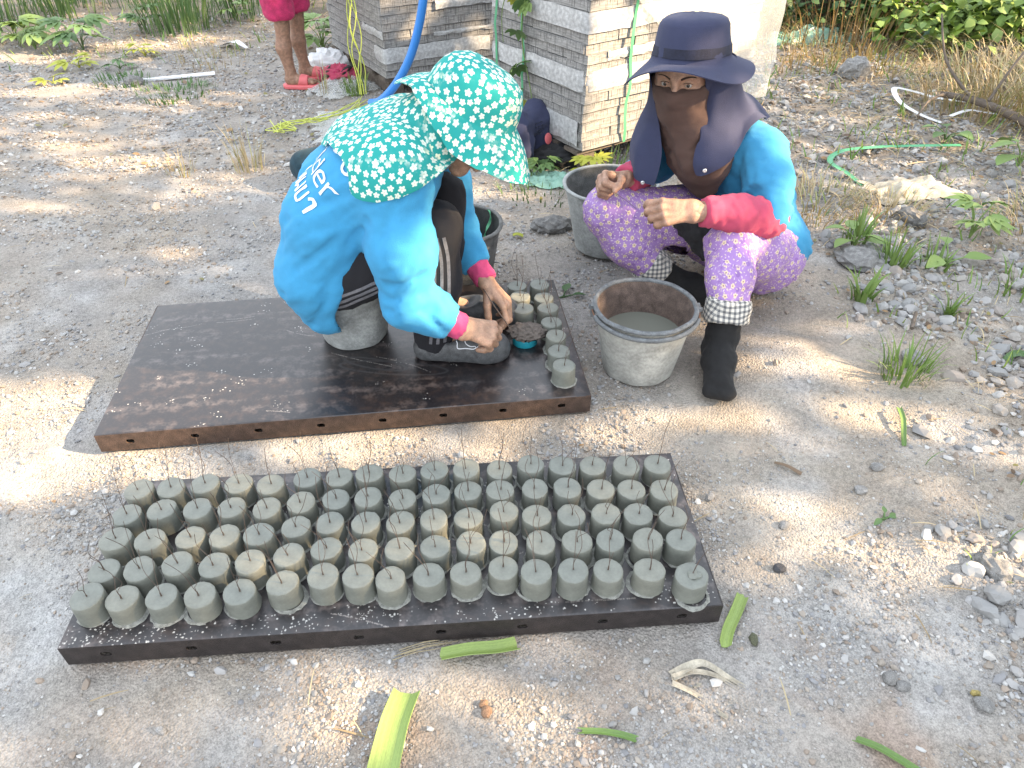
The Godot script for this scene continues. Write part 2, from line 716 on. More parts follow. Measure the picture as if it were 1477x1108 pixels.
# oiled plywood-dark steel with dry cement wiped over it
func steel_print(sd: int, dust: float) -> ImageTexture:
	var w := 1024
	var hh := 512
	var im := Image.create(w, hh, false, Image.FORMAT_RGB8)
	var a := nimg(0.006, sd, 512)
	var b := nimg(0.03, sd + 1, 512)
	var c := nimg(0.12, sd + 2, 512)
	for y in hh:
		for x in w:
			var xx := x % 512
			var yy := y
			var smear := a[((yy * 3) % 512) * 512 + xx / 2] / 255.0
			var f := b[yy * 512 + xx] / 255.0
			var g := c[yy * 512 + xx] / 255.0
			var t := clampf((smear - 0.42) * 2.6, 0, 1) * clampf((f - 0.25) * 1.7, 0, 1) * dust
			t = clampf(t + (g - 0.62) * 0.7 * dust, 0, 1)
			var base := Vector3(0.012, 0.010, 0.011).lerp(Vector3(0.042, 0.028, 0.023), clampf((f - 0.45) * 1.4, 0, 1))
			var q := base.lerp(Vector3(0.17, 0.145, 0.14), t)
			im.set_pixel(x, y, lin(q.x, q.y, q.z))
	var r := RandomNumberGenerator.new()
	r.seed = sd
	for k in int(130 * dust):   # splashes of dried slurry
		var p := Vector2(r.randf() * w, r.randf() * hh)
		for j in 6: dot(im, p.x + r.randfn() * 9.0, p.y + r.randfn() * 6.0, r.randf_range(0.8, 1.8), r.randf_range(0.8, 1.5), 0, lin(0.42, 0.41, 0.38))
	if sd == 60:   # cement crumbs left along the front edge
		for q in [Vector4(50, 22, 45, 16), Vector4(130, 12, 50, 9), Vector4(470, 26, 40, 12), Vector4(330, 16, 60, 9), Vector4(980, 30, 40, 20), Vector4(700, 14, 70, 8)]:
			for j in 70: dot(im, q.x + r.randfn() * q.z, absf(q.y + r.randfn() * q.w), r.randf_range(0.7, 1.7), r.randf_range(0.7, 1.5), 0, lin(0.45, 0.44, 0.41))
	for k in int(26 * dust):   # trowel scratches
		var p2 := Vector2(r.randf() * w, r.randf() * hh)
		var an := r.randf_range(-0.7, 0.2)
		var bend := r.randf_range(-0.01, 0.01)
		var q2 := r.randf_range(0.10, 0.22)
		for j in r.randi_range(30, 120):
			an += bend
			p2 += Vector2(cos(an), sin(an)) * 1.5
			if r.randf() < 0.7: dot(im, p2.x, p2.y, 1.2, 1.0, 0, lin(q2, q2 * 0.9, q2 * 0.82))
	# two long ovals drawn in the wet film by a bucket foot
	for o in [Vector4(600, 150, 120, 26), Vector4(560, 170, 70, 22)]:
		for k in 300:
			var t2 := TAU * k / 300.0
			if r.randf() < 0.8: dot(im, o.x + cos(t2) * o.z - sin(t2) * 10.0, o.y + sin(t2) * o.w - cos(t2) * 24.0, 3.0, 2.4, 0, lin(0.035, 0.032, 0.034))
	return ImageTexture.create_from_image(im)

func setup_materials() -> void:
	var g_soft := grain(512, [[0.008, 1.0], [0.05, 0.7], [0.2, 0.5]], 0.86, 0.26, 100)
	var g_rough := grain(512, [[0.01, 0.8], [0.09, 0.9], [0.3, 0.8]], 0.80, 0.42, 200, 0.06)
	var g_cloth := grain(256, [[0.02, 0.6], [0.3, 0.6]], 0.94, 0.10, 150)
	var g_smooth := grain(256, [[0.015, 0.8], [0.08, 0.5], [0.3, 0.4]], 0.92, 0.14, 160)
	var weave := bumps(256, 0.35, 41, 3.0, 2)
	var pitted := bumps(512, 0.09, 42, 5.0, 5)
	M["grain"] = g_rough
	# ground
	var g := mat("ground", Color.WHITE, 0.97)
	g.vertex_color_use_as_albedo = true
	g.albedo_texture = grain(1024, [[0.006, 0.5], [0.05, 0.7], [0.16, 0.9], [0.4, 0.8]], 0.88, 0.30, 300, 0.08)
	g.uv1_scale = Vector3(1.15, 1.15, 1.15)
	g.normal_enabled = true
	g.normal_texture = bumps(1024, 0.12, 43, 7.0, 5)
	g.normal_scale = 0.65
	g.metallic_specular = 0.2
	var st := mat("stone", Color.WHITE, 0.95)
	st.vertex_color_use_as_albedo = true
	st.metallic_specular = 0.25
	var st2 := planes(mat("stone_big", Color.WHITE, 0.95), 9.0, g_rough, pitted, 0.8)
	st2.vertex_color_use_as_albedo = true
	# steel
	for k in 2:
		var s := mat("steel_%d" % k, Color.WHITE, 0.42, 0.0)
		s.albedo_texture = steel_print(60 + k * 9, [0.6, 0.42][k])
		s.roughness = [0.36, 0.33][k]
		s.metallic_specular = 0.6
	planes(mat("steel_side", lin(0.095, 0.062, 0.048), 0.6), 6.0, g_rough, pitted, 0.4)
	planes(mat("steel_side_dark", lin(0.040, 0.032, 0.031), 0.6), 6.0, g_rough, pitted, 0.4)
	# mortar
	planes(mat("mortar", lin(0.205, 0.215, 0.185), 0.55), 7.0, g_smooth, pitted, 0.14)
	planes(mat("mortar_b", lin(0.195, 0.207, 0.18), 0.55), 6.0, g_smooth, pitted, 0.14)
	planes(mat("mortar_c", lin(0.215, 0.222, 0.188), 0.58), 6.5, g_smooth, pitted, 0.16)
	planes(mat("mortar_edge", lin(0.34, 0.345, 0.31), 0.9), 14.0, g_rough, pitted, 0.6)
	planes(mat("mortar_heap", lin(0.21, 0.175, 0.15), 0.9), 14.0, g_rough, pitted, 1.0)
	mat("wire", lin(0.14, 0.105, 0.085), 0.55, 0.5)
	# buckets
	planes(mat("pail_white", lin(0.50, 0.50, 0.46), 0.8), 3.0, g_soft, pitted, 0.25)
	planes(mat("pail_grey", lin(0.40, 0.42, 0.41), 0.8), 3.0, g_soft, pitted, 0.35)
	planes(mat("pail_inside", lin(0.20, 0.145, 0.12), 0.85), 6.0, g_rough, pitted, 0.7)
	planes(mat("pail_rim", lin(0.22, 0.235, 0.245), 0.75), 8.0, g_rough, pitted, 0.6)
	planes(mat("pail_black", lin(0.055, 0.062, 0.06), 0.55), 4.0, g_rough, pitted, 0.2)
	planes(mat("pail_dust", lin(0.20, 0.20, 0.19), 0.85), 5.0, g_rough, pitted, 0.3)
	mat("rust", lin(0.17, 0.085, 0.05), 0.8)
	mat("slurry", lin(0.16, 0.165, 0.14), 0.16).metallic_specular = 0.5
	mat("mould", lin(0.02, 0.30, 0.38), 0.45)
	# blocks, film
	var bl := mat("block", Color.WHITE, 0.9)
	bl.albedo_texture = block_print()
	bl.uv1_scale = Vector3(1.9, 26.0, 1)
	planes(mat("block_core", lin(0.30, 0.29, 0.27), 0.9), 3.0, g_rough)
	planes(mat("film_band", lin(0.56, 0.57, 0.57), 0.45), 9.0, g_soft, weave, 0.15)
	var fl := mat("clear_film", Color(0.86, 0.87, 0.86, 0.26), 0.32)
	fl.transparency = BaseMaterial3D.TRANSPARENCY_ALPHA
	var fl2 := mat("green_film", Color(lin(0.30, 0.52, 0.42), 0.6), 0.4)
	fl2.transparency = BaseMaterial3D.TRANSPARENCY_ALPHA
	mat("green_strap", lin(0.07, 0.30, 0.15), 0.5)
	mat("white_strap", lin(0.66, 0.67, 0.68), 0.5)
	mat("hose", lin(0.03, 0.20, 0.58), 0.38)
	mat("string", lin(0.50, 0.55, 0.10), 0.7)
	mat("string_white", lin(0.5, 0.55, 0.48), 0.7)
	planes(mat("old_wood", lin(0.19, 0.155, 0.125), 0.9), 5.0, g_rough, pitted, 0.6)
	planes(mat("bark", lin(0.10, 0.075, 0.055), 0.95), 3.0, g_rough, pitted, 1.0)
	# cloth
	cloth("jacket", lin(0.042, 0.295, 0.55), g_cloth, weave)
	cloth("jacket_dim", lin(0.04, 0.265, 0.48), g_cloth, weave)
	cloth("pink_knit", lin(0.62, 0.07, 0.20), g_cloth, weave)
	cloth("red_knit", lin(0.50, 0.065, 0.13), g_cloth, weave)
	cloth("black_trousers", lin(0.010, 0.010, 0.014), g_cloth, weave).rim = 0.06
	cloth("stripe", lin(0.19, 0.19, 0.21), g_soft, weave)
	cloth("navy", lin(0.032, 0.038, 0.085), g_cloth, weave)
	cloth("navy_band", lin(0.018, 0.021, 0.045), g_soft, weave)
	cloth("brown_knit", lin(0.085, 0.048, 0.038), g_cloth, weave)
	cloth("sock", lin(0.012, 0.012, 0.013), g_soft, weave)
	cloth("inner_shirt", lin(0.34, 0.38, 0.46), g_soft, weave)
	cloth("shorts_pink", lin(0.55, 0.03, 0.13), g_soft, weave)
	cloth("child_shirt", lin(0.62, 0.50, 0.20), g_soft, weave)
	cloth("teal_cloth", lin(0.012, 0.045, 0.065), g_soft, weave)
	cloth("black_cloth", lin(0.02, 0.02, 0.022), g_soft, weave)
	cloth("sack", lin(0.55, 0.50, 0.40), g_soft, weave)
	var fp := mat("flower_cloth", Color.WHITE, 0.9)
	fp.albedo_texture = flower_print()
	fp.uv1_scale = Vector3(4.0, 4.0, 1)
	var pp := planes(mat("purple_cloth", Color.WHITE, 0.92), 5.2, purple_print(), weave, 0.2)
	pp.uv1_scale = Vector3(4.4, 4.4, 4.4)
	pp.uv1_triplanar_sharpness = 9.0
	var pc := planes(mat("plaid_cloth", Color.WHITE, 0.92), 19.0, plaid())
	pc.uv1_triplanar_sharpness = 9.0
	mat("print_white", lin(0.72, 0.75, 0.78), 0.7)
	mat("snap", lin(0.6, 0.6, 0.6), 0.35, 0.6)
	# skin
	for a in [["skin_a", 0.54, 0.33, 0.225], ["skin_b", 0.47, 0.275, 0.19], ["skin_c", 0.37, 0.21, 0.14]]:
		var sk := planes(mat(a[0], lin(a[1], a[2], a[3]), 0.55), 9.0, g_soft, bumps(256, 0.2, 51, 1.5, 3), 0.25)
		sk.subsurf_scatter_enabled = true
		sk.subsurf_scatter_strength = 0.08
		sk.vertex_color_use_as_albedo = true
	mat("eye_white", lin(0.36, 0.34, 0.32), 0.25)
	mat("iris", lin(0.02, 0.012, 0.008), 0.15)
	mat("hair", lin(0.012, 0.009, 0.008), 0.6)
	mat("brow", lin(0.035, 0.02, 0.015), 0.9)
	planes(mat("clog", lin(0.115, 0.12, 0.125), 0.5), 8.0, g_rough, pitted, 0.2)
	mat("clog_dark", lin(0.03, 0.03, 0.033), 0.6)
	mat("sandal", lin(0.60, 0.13, 0.14), 0.6)
	# plants
	for a in [["leaf_green", 0.085, 0.155, 0.05], ["leaf_pale", 0.155, 0.235, 0.065], ["leaf_yellow", 0.36, 0.38, 0.05], ["leaf_dark", 0.035, 0.085, 0.02], ["dry_grass", 0.40, 0.335, 0.21], ["leaf_brown", 0.17, 0.115, 0.07]]:
		var lm := mat(a[0], Color.WHITE, 0.6)
		lm.albedo_color = lin(a[1], a[2], a[3])
		lm.vertex_color_use_as_albedo = true
		lm.cull_mode = BaseMaterial3D.CULL_DISABLED
		lm.backlight_enabled = true
		lm.backlight = lin(a[1] * 0.8, a[2] * 0.8, a[3] * 0.5)
	var vi := Image.create(64, 64, false, Image.FORMAT_RGB8)   # long parallel veins of a cut leaf
	var vr := RandomNumberGenerator.new()
	vr.seed = 77
	for x in 64:
		var v := vr.randf_range(0.86, 1.0)
		for y in 64:
			var w := clampf(v + vr.randf_range(-0.06, 0.06), 0, 1)
			vi.set_pixel(x, y, Color(w, w, w * 0.95))
	var vt := ImageTexture.create_from_image(vi)
	for a in ["leaf_pale", "leaf_green", "leaf_dark"]:
		var vm: StandardMaterial3D = M[a].duplicate()
		vm.albedo_texture = vt
		vm.uv1_scale = Vector3(24, 6, 1)
		vm.roughness = 0.5
		vm.albedo_color = {"leaf_pale": lin(0.27, 0.37, 0.11), "leaf_green": lin(0.13, 0.23, 0.06), "leaf_dark": lin(0.07, 0.14, 0.045)}[a]
		M[a + "_cut"] = vm


# ---------------------------------------------------------------- ground
const TRAYS := [[-0.805, -0.696, 0.0705, 0.405], [-0.991, -1.248, 0.1206, 0.575]]   # corner x, z, turn, depth
const RINGS := [Vector3(-1.04, -1.165, 0.125), Vector3(-0.53, -1.185, 0.12), Vector3(-0.15, -2.25, 0.16), Vector3(1.02, -1.0, 0.16)]

func in_tray(x: float, z: float, grow := 0.0) -> float:   # metres outside the nearest tray; negative under one
	var best := 9.0
	for t in TRAYS:
		var dx: float = x - t[0]
		var dz: float = z - t[1]
		var a: float = dx * cos(t[2]) - dz * sin(t[2])
		var b: float = -dx * sin(t[2]) - dz * cos(t[2])
		var d: float = maxf(maxf(-a, a - 1.2), maxf(-b, b - t[3]))
		best = minf(best, d)
	return best - grow

func rubble(x: float, z: float) -> float:   # 0 to 1: how much coarse rubble lies here
	var r := smoothstep(0.95, 1.5, x + 0.22 * n_big.get_noise_2d(x * 2.0, z * 2.0) + (z + 1.2) * -0.10) * smoothstep(-0.2, -0.7, z + 0.0)
	r = maxf(r, 0.55 * smoothstep(0.75, 1.0, x) * smoothstep(-1.12, -0.98, z) * smoothstep(-0.45, -0.75, z))
	return clampf(r, 0, 1)

func ground_y(x: float, z: float) -> float:
	var y := 0.010 * n_big.get_noise_2d(x, z) + 0.007 * n_mid.get_noise_2d(x, z) + 0.0022 * n_fine.get_noise_2d(x, z)
	y += rubble(x, z) * (0.02 + 0.03 * n_mid.get_noise_2d(x + 9.0, z))
	for r in RINGS:
		var d := Vector2(x - r.x, z - r.y).length()
		var e: float = (d - r.z) / 0.022
		y += 0.010 * exp(-e * e) * (0.75 + 0.7 * n_mid.get_noise_2d(x * 3.0, z * 3.0)) - 0.006 * smoothstep(r.z, r.z - 0.04, d)
	y += 0.03 * exp(-pow(Vector2(x - 0.8, z + 1.62).length() / 0.16, 2.0))
	# banks behind: a low shoulder at the back left, a higher one at the back right
	y += 0.16 * smoothstep(-5.2, -7.5, z) * smoothstep(0.2, -1.2, x) + 0.45 * smoothstep(-4.5, -8.0, z + (x - 2.0) * -0.3) * smoothstep(1.2, 2.6, x)
	y -= 0.012
	var flat := smoothstep(0.0, 0.12, in_tray(x, z))
	y = lerpf(minf(y, -0.004) * 0.5 - 0.003, y, flat)
	var far := smoothstep(9.0, 30.0, Vector2(x, z + 2.0).length())
	return lerpf(y, 0.3 * n_big.get_noise_2d(x * 0.06, z * 0.06), far)

func ground_color(x: float, z: float) -> Color:
	var a := n_big.get_noise_2d(x * 1.3 + 40.0, z * 1.3)
	var b := n_mid.get_noise_2d(x * 0.8, z * 0.8 + 30.0)
	var grey := Vector3(0.370, 0.354, 0.334)
	var dirt := Vector3(0.40, 0.355, 0.30)
	var pale := Vector3(0.50, 0.49, 0.475)
	var rust := Vector3(0.36, 0.25, 0.175)
	var c := grey.lerp(dirt, clampf(0.5 + 1.1 * a, 0, 1))
	var path := smoothstep(0.3, 0.6, x) * smoothstep(1.6, 1.2, x) * smoothstep(-2.0, -1.7, z) * smoothstep(-0.9, -1.1, z)
	c = c.lerp(Vector3(0.43, 0.38, 0.315), path * 0.8)
	c = c.lerp(pale, clampf(b * 1.3 - 0.15, 0, 0.5))
	var spill := exp(-pow(Vector2((x - 0.62) * 1.0, z + 0.78).length() / 0.22, 2.0)) + exp(-pow(Vector2(x + 0.95, (z + 0.85) * 0.7).length() / 0.22, 2.0)) + 0.8 * exp(-pow(Vector2(x + 0.7, (z + 1.2) * 2.0).length() / 0.2, 2.0))
	c = c.lerp(Vector3(0.47, 0.47, 0.46), clampf(spill * (0.7 + b), 0, 0.8))   # dry cement dust spilt round the moulding trays
	c = c.lerp(rust, clampf((n_mid.get_noise_2d(x * 0.7 - 20.0, z * 0.7) - 0.22) * 2.2, 0, 0.6) * smoothstep(-0.9, -0.5, z))
	c = c.lerp(Vector3(0.30, 0.25, 0.20), clampf((n_mid.get_noise_2d(x * 0.5 + 50.0, z * 0.5) - 0.1) * 2.0, 0, 0.65) * (0.35 + 0.65 * rubble(x, z)))
	var straw := smoothstep(1.3, 2.2, x) * smoothstep(-3.2, -4.4, z)
	c = c.lerp(Vector3(0.36, 0.27, 0.16), straw * clampf(0.6 + b, 0, 1))
	c = c.lerp(Vector3(0.36, 0.30, 0.24), smoothstep(-4.6, -5.6, z) * smoothstep(0.0, -1.0, x) * 0.8)
	var k := 0.95
	return Color(c.x * k, c.y * k, c.z * k)

func build_ground() -> void:
	var xs := []
	var x := 0.0
	while x < 60.0:
		xs.append(x)
		x += 0.02 if x < 1.7 else (0.04 if x < 3.0 else (x * 0.03 if x < 6.0 else x * 0.12))
	var cols := []
	for i in range(xs.size() - 1, 0, -1): cols.append(-xs[i])
	cols.append_array(xs)
	var zs := [40.0, 25.0, 14.0, 8.0, 5.0, 3.0, 2.0, 1.2, 0.7, 0.4, 0.2, 0.05]
	var z := -0.08
	while z > -60.0:
		zs.append(z)
		z -= 0.016 if z > -2.4 else (0.03 if z > -4.5 else (0.07 if z > -9.0 else -z * 0.12))
	var mb := MB.new()
	var nc := cols.size()
	var Y := PackedFloat32Array()
	for zz in zs:
		for xx in cols: Y.append(ground_y(xx, zz))
	for j in zs.size():
		for i in nc:
			var i0 := maxi(i - 1, 0)
			var i1 := mini(i + 1, nc - 1)
			var j0 := maxi(j - 1, 0)
			var j1 := mini(j + 1, zs.size() - 1)
			var sx: float = (Y[j * nc + i1] - Y[j * nc + i0]) / (cols[i1] - cols[i0])
			var sz: float = (Y[j1 * nc + i] - Y[j0 * nc + i]) / (zs[j1] - zs[j0])
			mb.col = ground_color(cols[i], zs[j])
			mb.vert(Vector3(cols[i], Y[j * nc + i], zs[j]), Vector3(-sx, 1, -sz).normalized(), Vector2(cols[i], zs[j]))
	for j in zs.size() - 1:
		for i in nc - 1:
			var a := j * nc + i
			mb.ix.append_array(PackedInt32Array([a, a + nc, a + 1, a + 1, a + nc, a + nc + 1]))
	struct("ground", mb.mesh(), M.ground)


# ---------------------------------------------------------------- block stacks
func block_stack(label: String, at: Vector3, turn: float, wide: float, deep: float, high: float, bands: Array, sd: int) -> void:
	# local x runs along the right-hand face, local -z along the left-hand face; the near corner is the origin
	var o := thing("block_stack", label, "stack of blocks", at, turn)
	var r := RandomNumberGenerator.new()
	r.seed = sd
	var kinds := []
	for k in 5:   # a few shapes of block, two lengths, slightly out of square
		var row := []
		for ln in [0.2, 0.25]:
			var mb := MB.new()
			mb.box(Vector3(ln - 0.0025, 0.0355, 0.13), Transform3D(), 0.0016, r)
			for i in mb.uv.size(): mb.uv[i].x += k * 0.17
			row.append(mb.mesh())
		kinds.append(row)
	var base := 0.09
	var n := int((high - base) / 0.0377)
	for j in n:
		var y := base + (j + 0.5) * 0.0377
		var off := 0.0 if j % 2 == 0 else -0.07
		var shift := r.randf_range(-0.006, 0.006)
		for f in 2:
			var length := wide if f == 0 else deep
			var along := 0.0
			var first := true
			while along < length - 0.03:
				var which := r.randi() % 2
				var ln2: float = [0.2, 0.25][which]
				var sc := 1.0
				if first and off != 0.0: sc = 0.62
				if along + ln2 * sc > length: sc = (length - along) / ln2
				ln2 *= sc
				first = false
				var p := part("block", kinds[r.randi() % 5][which], M.block, o)
				var push := r.randf_range(-0.004, 0.002) + shift
				if f == 0:
					p.position = Vector3(along + ln2 * 0.5, y, -0.065 - push)
				else:
					p.position = Vector3(0.065 - push, y, -along - ln2 * 0.5 - (0.13 if j % 2 == 1 else 0.0) * 0.0)
					p.rotation.y = PI / 2
				p.scale.x = sc
				if f == 1 and along < 0.1: p.position.z -= 0.012
				along += ln2
	var core := MB.new()
	core.box(Vector3(wide - 0.15, high - base - 0.012, deep - 0.15), Transform3D(Basis(), Vector3(wide * 0.5 + 0.04, (high + base) * 0.5 - 0.006, -deep * 0.5 - 0.04)))
	part("block_core", core.mesh(), M.block_core, o)
	for b in bands:   # white film wound round some courses: from course, courses high, where it starts and ends along the faces
		var y0: float = base + b[0] * 0.0377
		var y1: float = y0 + b[1] * 0.0377
		var rows := []
		for q in 5:
			var row := []
			var from: float = b[2]
			var to: float = b[3]
			var steps := 26
			for i in steps + 1:
				var t := lerpf(from, to, float(i) / steps)   # negative runs up the left face
				var bulge := 0.009 + 0.004 * n_fine.get_noise_3d(t * 2.0, q * 0.3, sd) + (0.004 if q == 2 else 0.0)
				var edge := (0.007 * n_mid.get_noise_2d(t * 3.0, sd + q) if q == 0 or q == 4 else 0.0)
				if i == 0 or i == steps: edge += r.randf_range(-0.008, 0.008)
				var pp := Vector3(t, lerpf(y1, y0, q / 4.0) + edge, bulge) if t > 0.012 else (Vector3(-bulge, lerpf(y1, y0, q / 4.0) + edge, t) if t < -0.012 else Vector3(-bulge * 0.6, lerpf(y1, y0, q / 4.0) + edge, bulge * 0.6))
				row.append(pp)
			rows.append(row)
		var fb := MB.new()
		fb.sheet(rows, 0.0012)
		part("film_band", fb.mesh(), M.film_band, o)
	# pallet under the blocks
	var pal := part("pallet", pallet_deck(wide, deep, r), M.old_wood, o)
	for k in 5:
		var pb := MB.new()
		pb.box(Vector3(wide + 0.02, 0.018, 0.09), Transform3D(Basis(), Vector3(wide * 0.5, 0.0785, -0.06 - k * (deep - 0.12) / 4.0)), 0.002, r)
		part("plank", pb.mesh(), M.old_wood, pal)

func pallet_deck(wide: float, deep: float, r: RandomNumberGenerator) -> ArrayMesh:
	var mb := MB.new()
	for x in [0.06, wide * 0.5, wide - 0.06]:
		mb.box(Vector3(0.08, 0.068, deep - 0.06), Transform3D(Basis(), Vector3(x, 0.033, -deep * 0.5)), 0.002, r)
	return mb.mesh()

func build_block_stacks() -> void:
	block_stack("stack of thin pale blocks behind the green flowered hat, blue hose in front", Vector3(-0.655, 0, -3.985), 0.535, 1.0, 0.85, 0.68,
		[[2, 2.0, -0.12, 0.62], [5.2, 1.0, -0.26, -0.01], [4.8, 0.5, 0.28, 0.72], [8.2, 1.0, 0.30, 0.9], [10.2, 1.0, -0.3, -0.01], [11.6, 1.4, -0.2, 0.95]], 5)
	block_stack("stack of thin pale blocks behind the navy hat, sunlit on its right face", Vector3(0.292, 0, -2.945), 0.608, 1.0, 0.66, 0.86,
		[[0.6, 2.6, -0.52, -0.02], [6.3, 2.1, -0.64, 0.5], [9.2, 0.9, 0.1, 0.55], [12.0, 2.0, -0.64, 0.75], [16.4, 2.0, -0.64, 0.6]], 8)
	var turn2 := 0.608
	var o := Vector3(0.292, 0, -2.945)
	var ex := Vector3(cos(turn2), 0, -sin(turn2))
	var ez := Vector3(sin(turn2), 0, cos(turn2))
	var straps := [["green strap down the left face of the sunlit stack beside the vine", -0.40, false], ["green strap down the left face of the sunlit stack near the left end", -0.60, false], ["green strap over the lit right face just left of the navy hat", 0.22, true], ["green strap on the right face above the navy hat", 0.56, true]]
	for s in straps:
		var t: float = s[1]
		var pts := []
		for k in 15:
			var y := 0.872 - k * 0.056
			var w := 0.006 * sin(k * 1.3 + t * 9.0)
			pts.append(o + (ex * (t + w) + ez * (0.017 + 0.004 * sin(k * 2.1)) if s[2] else ez * (t + w) - ex * (0.017 + 0.004 * sin(k * 2.1))) + Vector3(0, y, 0))
		var mb := MB.new()
		var A := []
		for p in pts:
			var wv: Vector3 = (ex if s[2] else ez) * 0.0075
			A.append([p - wv, p + wv])
		mb.sheet(A, 0.001)
		solo("packing_strap", mb.mesh(), M.green_strap, s[0], "strap", Vector3.ZERO, "green straps on the stack")
	# clear film hanging over the far part of the right face
	var rows := []
	for j in 13:
		var row := []
		for i in 17:
			var u := lerpf(0.10 + 0.30 * smoothstep(2.0, 12.0, j), 1.05, i / 16.0)
			var y := lerpf(0.875, 0.15 + 0.28 * smoothstep(7.0, 0.0, i) , j / 12.0)
			var bulge := 0.03 + 0.022 * n_mid.get_noise_2d(u * 2.4, y * 1.3) + 0.012 * n_fine.get_noise_2d(u, y * 0.4) + 0.05 * smoothstep(13.0, 16.0, i)
			row.append(o + ex * u + ez * bulge + Vector3(0, y, 0))
		rows.append(row)
	var f := MB.new()
	f.sheet(rows, 0.0015)
	solo("plastic_film", f.mesh(), M.clear_film, "crumpled clear plastic film hanging over the right face behind the navy hat", "plastic film")


# ---------------------------------------------------------------- forming trays
func slotted_panel(length: float, high: float, holes: Array, hy: float) -> ArrayMesh:
	# in the x y plane, front at z = 0, 3 mm thick, with real slots
	var mb := MB.new()
	var t := 0.003
	var x0 := 0.0
	var hw := 0.0095
	var hh := 0.0062
	var ch := 0.003
	for k in holes.size() + 1:
		var x1: float = (holes[k] - 0.016) if k < holes.size() else length
		for zz in [0.0, -t]:
			mb.quad(Vector3(x0, 0, zz), Vector3(x1, 0, zz), Vector3(x1, high, zz), Vector3(x0, high, zz), Vector3(0, 0, 1 if zz == 0.0 else -1))
		if k < holes.size():
			var c: float = holes[k]
			var w := 0.016
			var inn := [Vector2(-hw + ch, -hh), Vector2(hw - ch, -hh), Vector2(hw, -hh + ch), Vector2(hw, hh - ch), Vector2(hw - ch, hh), Vector2(-hw + ch, hh), Vector2(-hw, hh - ch), Vector2(-hw, -hh + ch)]
			var outp := [Vector2(-w, -hy), Vector2(w, -hy), Vector2(w, -hy), Vector2(w, high - hy), Vector2(w, high - hy), Vector2(-w, high - hy), Vector2(-w, high - hy), Vector2(-w, -hy)]
			for e in 8:
				var f := (e + 1) % 8
				var a := Vector3(c + inn[e].x, hy + inn[e].y, 0)
				var b := Vector3(c + inn[f].x, hy + inn[f].y, 0)
				var A := Vector3(c + outp[e].x, hy + outp[e].y, 0)
				var B := Vector3(c + outp[f].x, hy + outp[f].y, 0)
				for zz in [0.0, -t]:
					var zo := Vector3(0, 0, zz)
					var on := Vector3(0, 0, 1 if zz == 0.0 else -1)
					if A.distance_to(B) > 1e-5: mb.quad(a + zo, b + zo, B + zo, A + zo, on)
					else: mb.face([a + zo, b + zo, A + zo], on)
				mb.quad(a, b, b + Vector3(0, 0, -t), a + Vector3(0, 0, -t), Vector3(c, hy, 0) - a)
			x0 = c + 0.016
	for y in [0.0, high]:
		mb.quad(Vector3(0, y, 0), Vector3(length, y, 0), Vector3(length, y, -t), Vector3(0, y, -t), Vector3(0, -1 if y == 0.0 else 1, 0))
	for x in [0.0, length]:
		mb.quad(Vector3(x, 0, 0), Vector3(x, high, 0), Vector3(x, high, -t), Vector3(x, 0, -t), Vector3(-1 if x == 0.0 else 1, 0, 0))
	return mb.mesh()

func build_trays() -> void:
	var labels := ["dark steel forming panel in front carrying rows of grey spacers", "dark steel forming panel behind that the crouching worker's bucket stands on"]
	for k in 2:
		var t: Array = TRAYS[k]
		var deep: float = t[3]
		var o := thing("forming_panel", labels[k], "steel panel", Vector3(t[0], 0, t[1]), t[2], "steel forming panels")
		# top sheet with a slightly rounded, worn edge
		var mb := MB.new()
		var rows := []
		var e := 0.003
		for z in [0.0, -e, -deep * 0.25, -deep * 0.5, -deep * 0.75, -deep + e, -deep]:
			var row := []
			for i in 25:
				var x := 1.2 * i / 24.0
				var y := 0.055 + 0.0008 * n_mid.get_noise_2d(x * 1.5 + k * 7.0, z * 1.5)
				if z == 0.0 or z == -deep or i == 0 or i == 24: y -= 0.0025
				row.append(Vector3(x, y, z))
			rows.append(row)
		mb.grid(rows, false, true)
		for i in mb.uv.size(): mb.uv[i] = Vector2(mb.v[i].x / 1.2, -mb.v[i].z / 0.6)
		part("top_sheet", mb.mesh(), M["steel_%d" % k], o)
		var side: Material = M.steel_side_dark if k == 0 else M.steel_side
		var holes := []
		for h in 8: holes.append(0.075 + 0.15 * h)
		var sh := []
		for h in int(deep / 0.15): sh.append(0.06 + 0.15 * h)
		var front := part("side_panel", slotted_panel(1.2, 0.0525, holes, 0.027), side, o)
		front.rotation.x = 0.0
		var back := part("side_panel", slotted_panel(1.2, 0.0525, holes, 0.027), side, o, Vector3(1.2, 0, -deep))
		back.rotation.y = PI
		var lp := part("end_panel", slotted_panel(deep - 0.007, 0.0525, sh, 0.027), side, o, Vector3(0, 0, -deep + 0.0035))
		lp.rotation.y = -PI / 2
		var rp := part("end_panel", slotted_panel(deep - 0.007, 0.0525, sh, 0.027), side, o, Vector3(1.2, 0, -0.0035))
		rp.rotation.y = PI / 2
		for q in 3:   # stiffening ribs under the sheet
			var rb := MB.new()
			rb.box(Vector3(0.004, 0.045, deep - 0.01), Transform3D(Basis(), Vector3(0.3 + 0.3 * q, 0.029, -deep * 0.5)))
			part("rib", rb.mesh(), side, o)


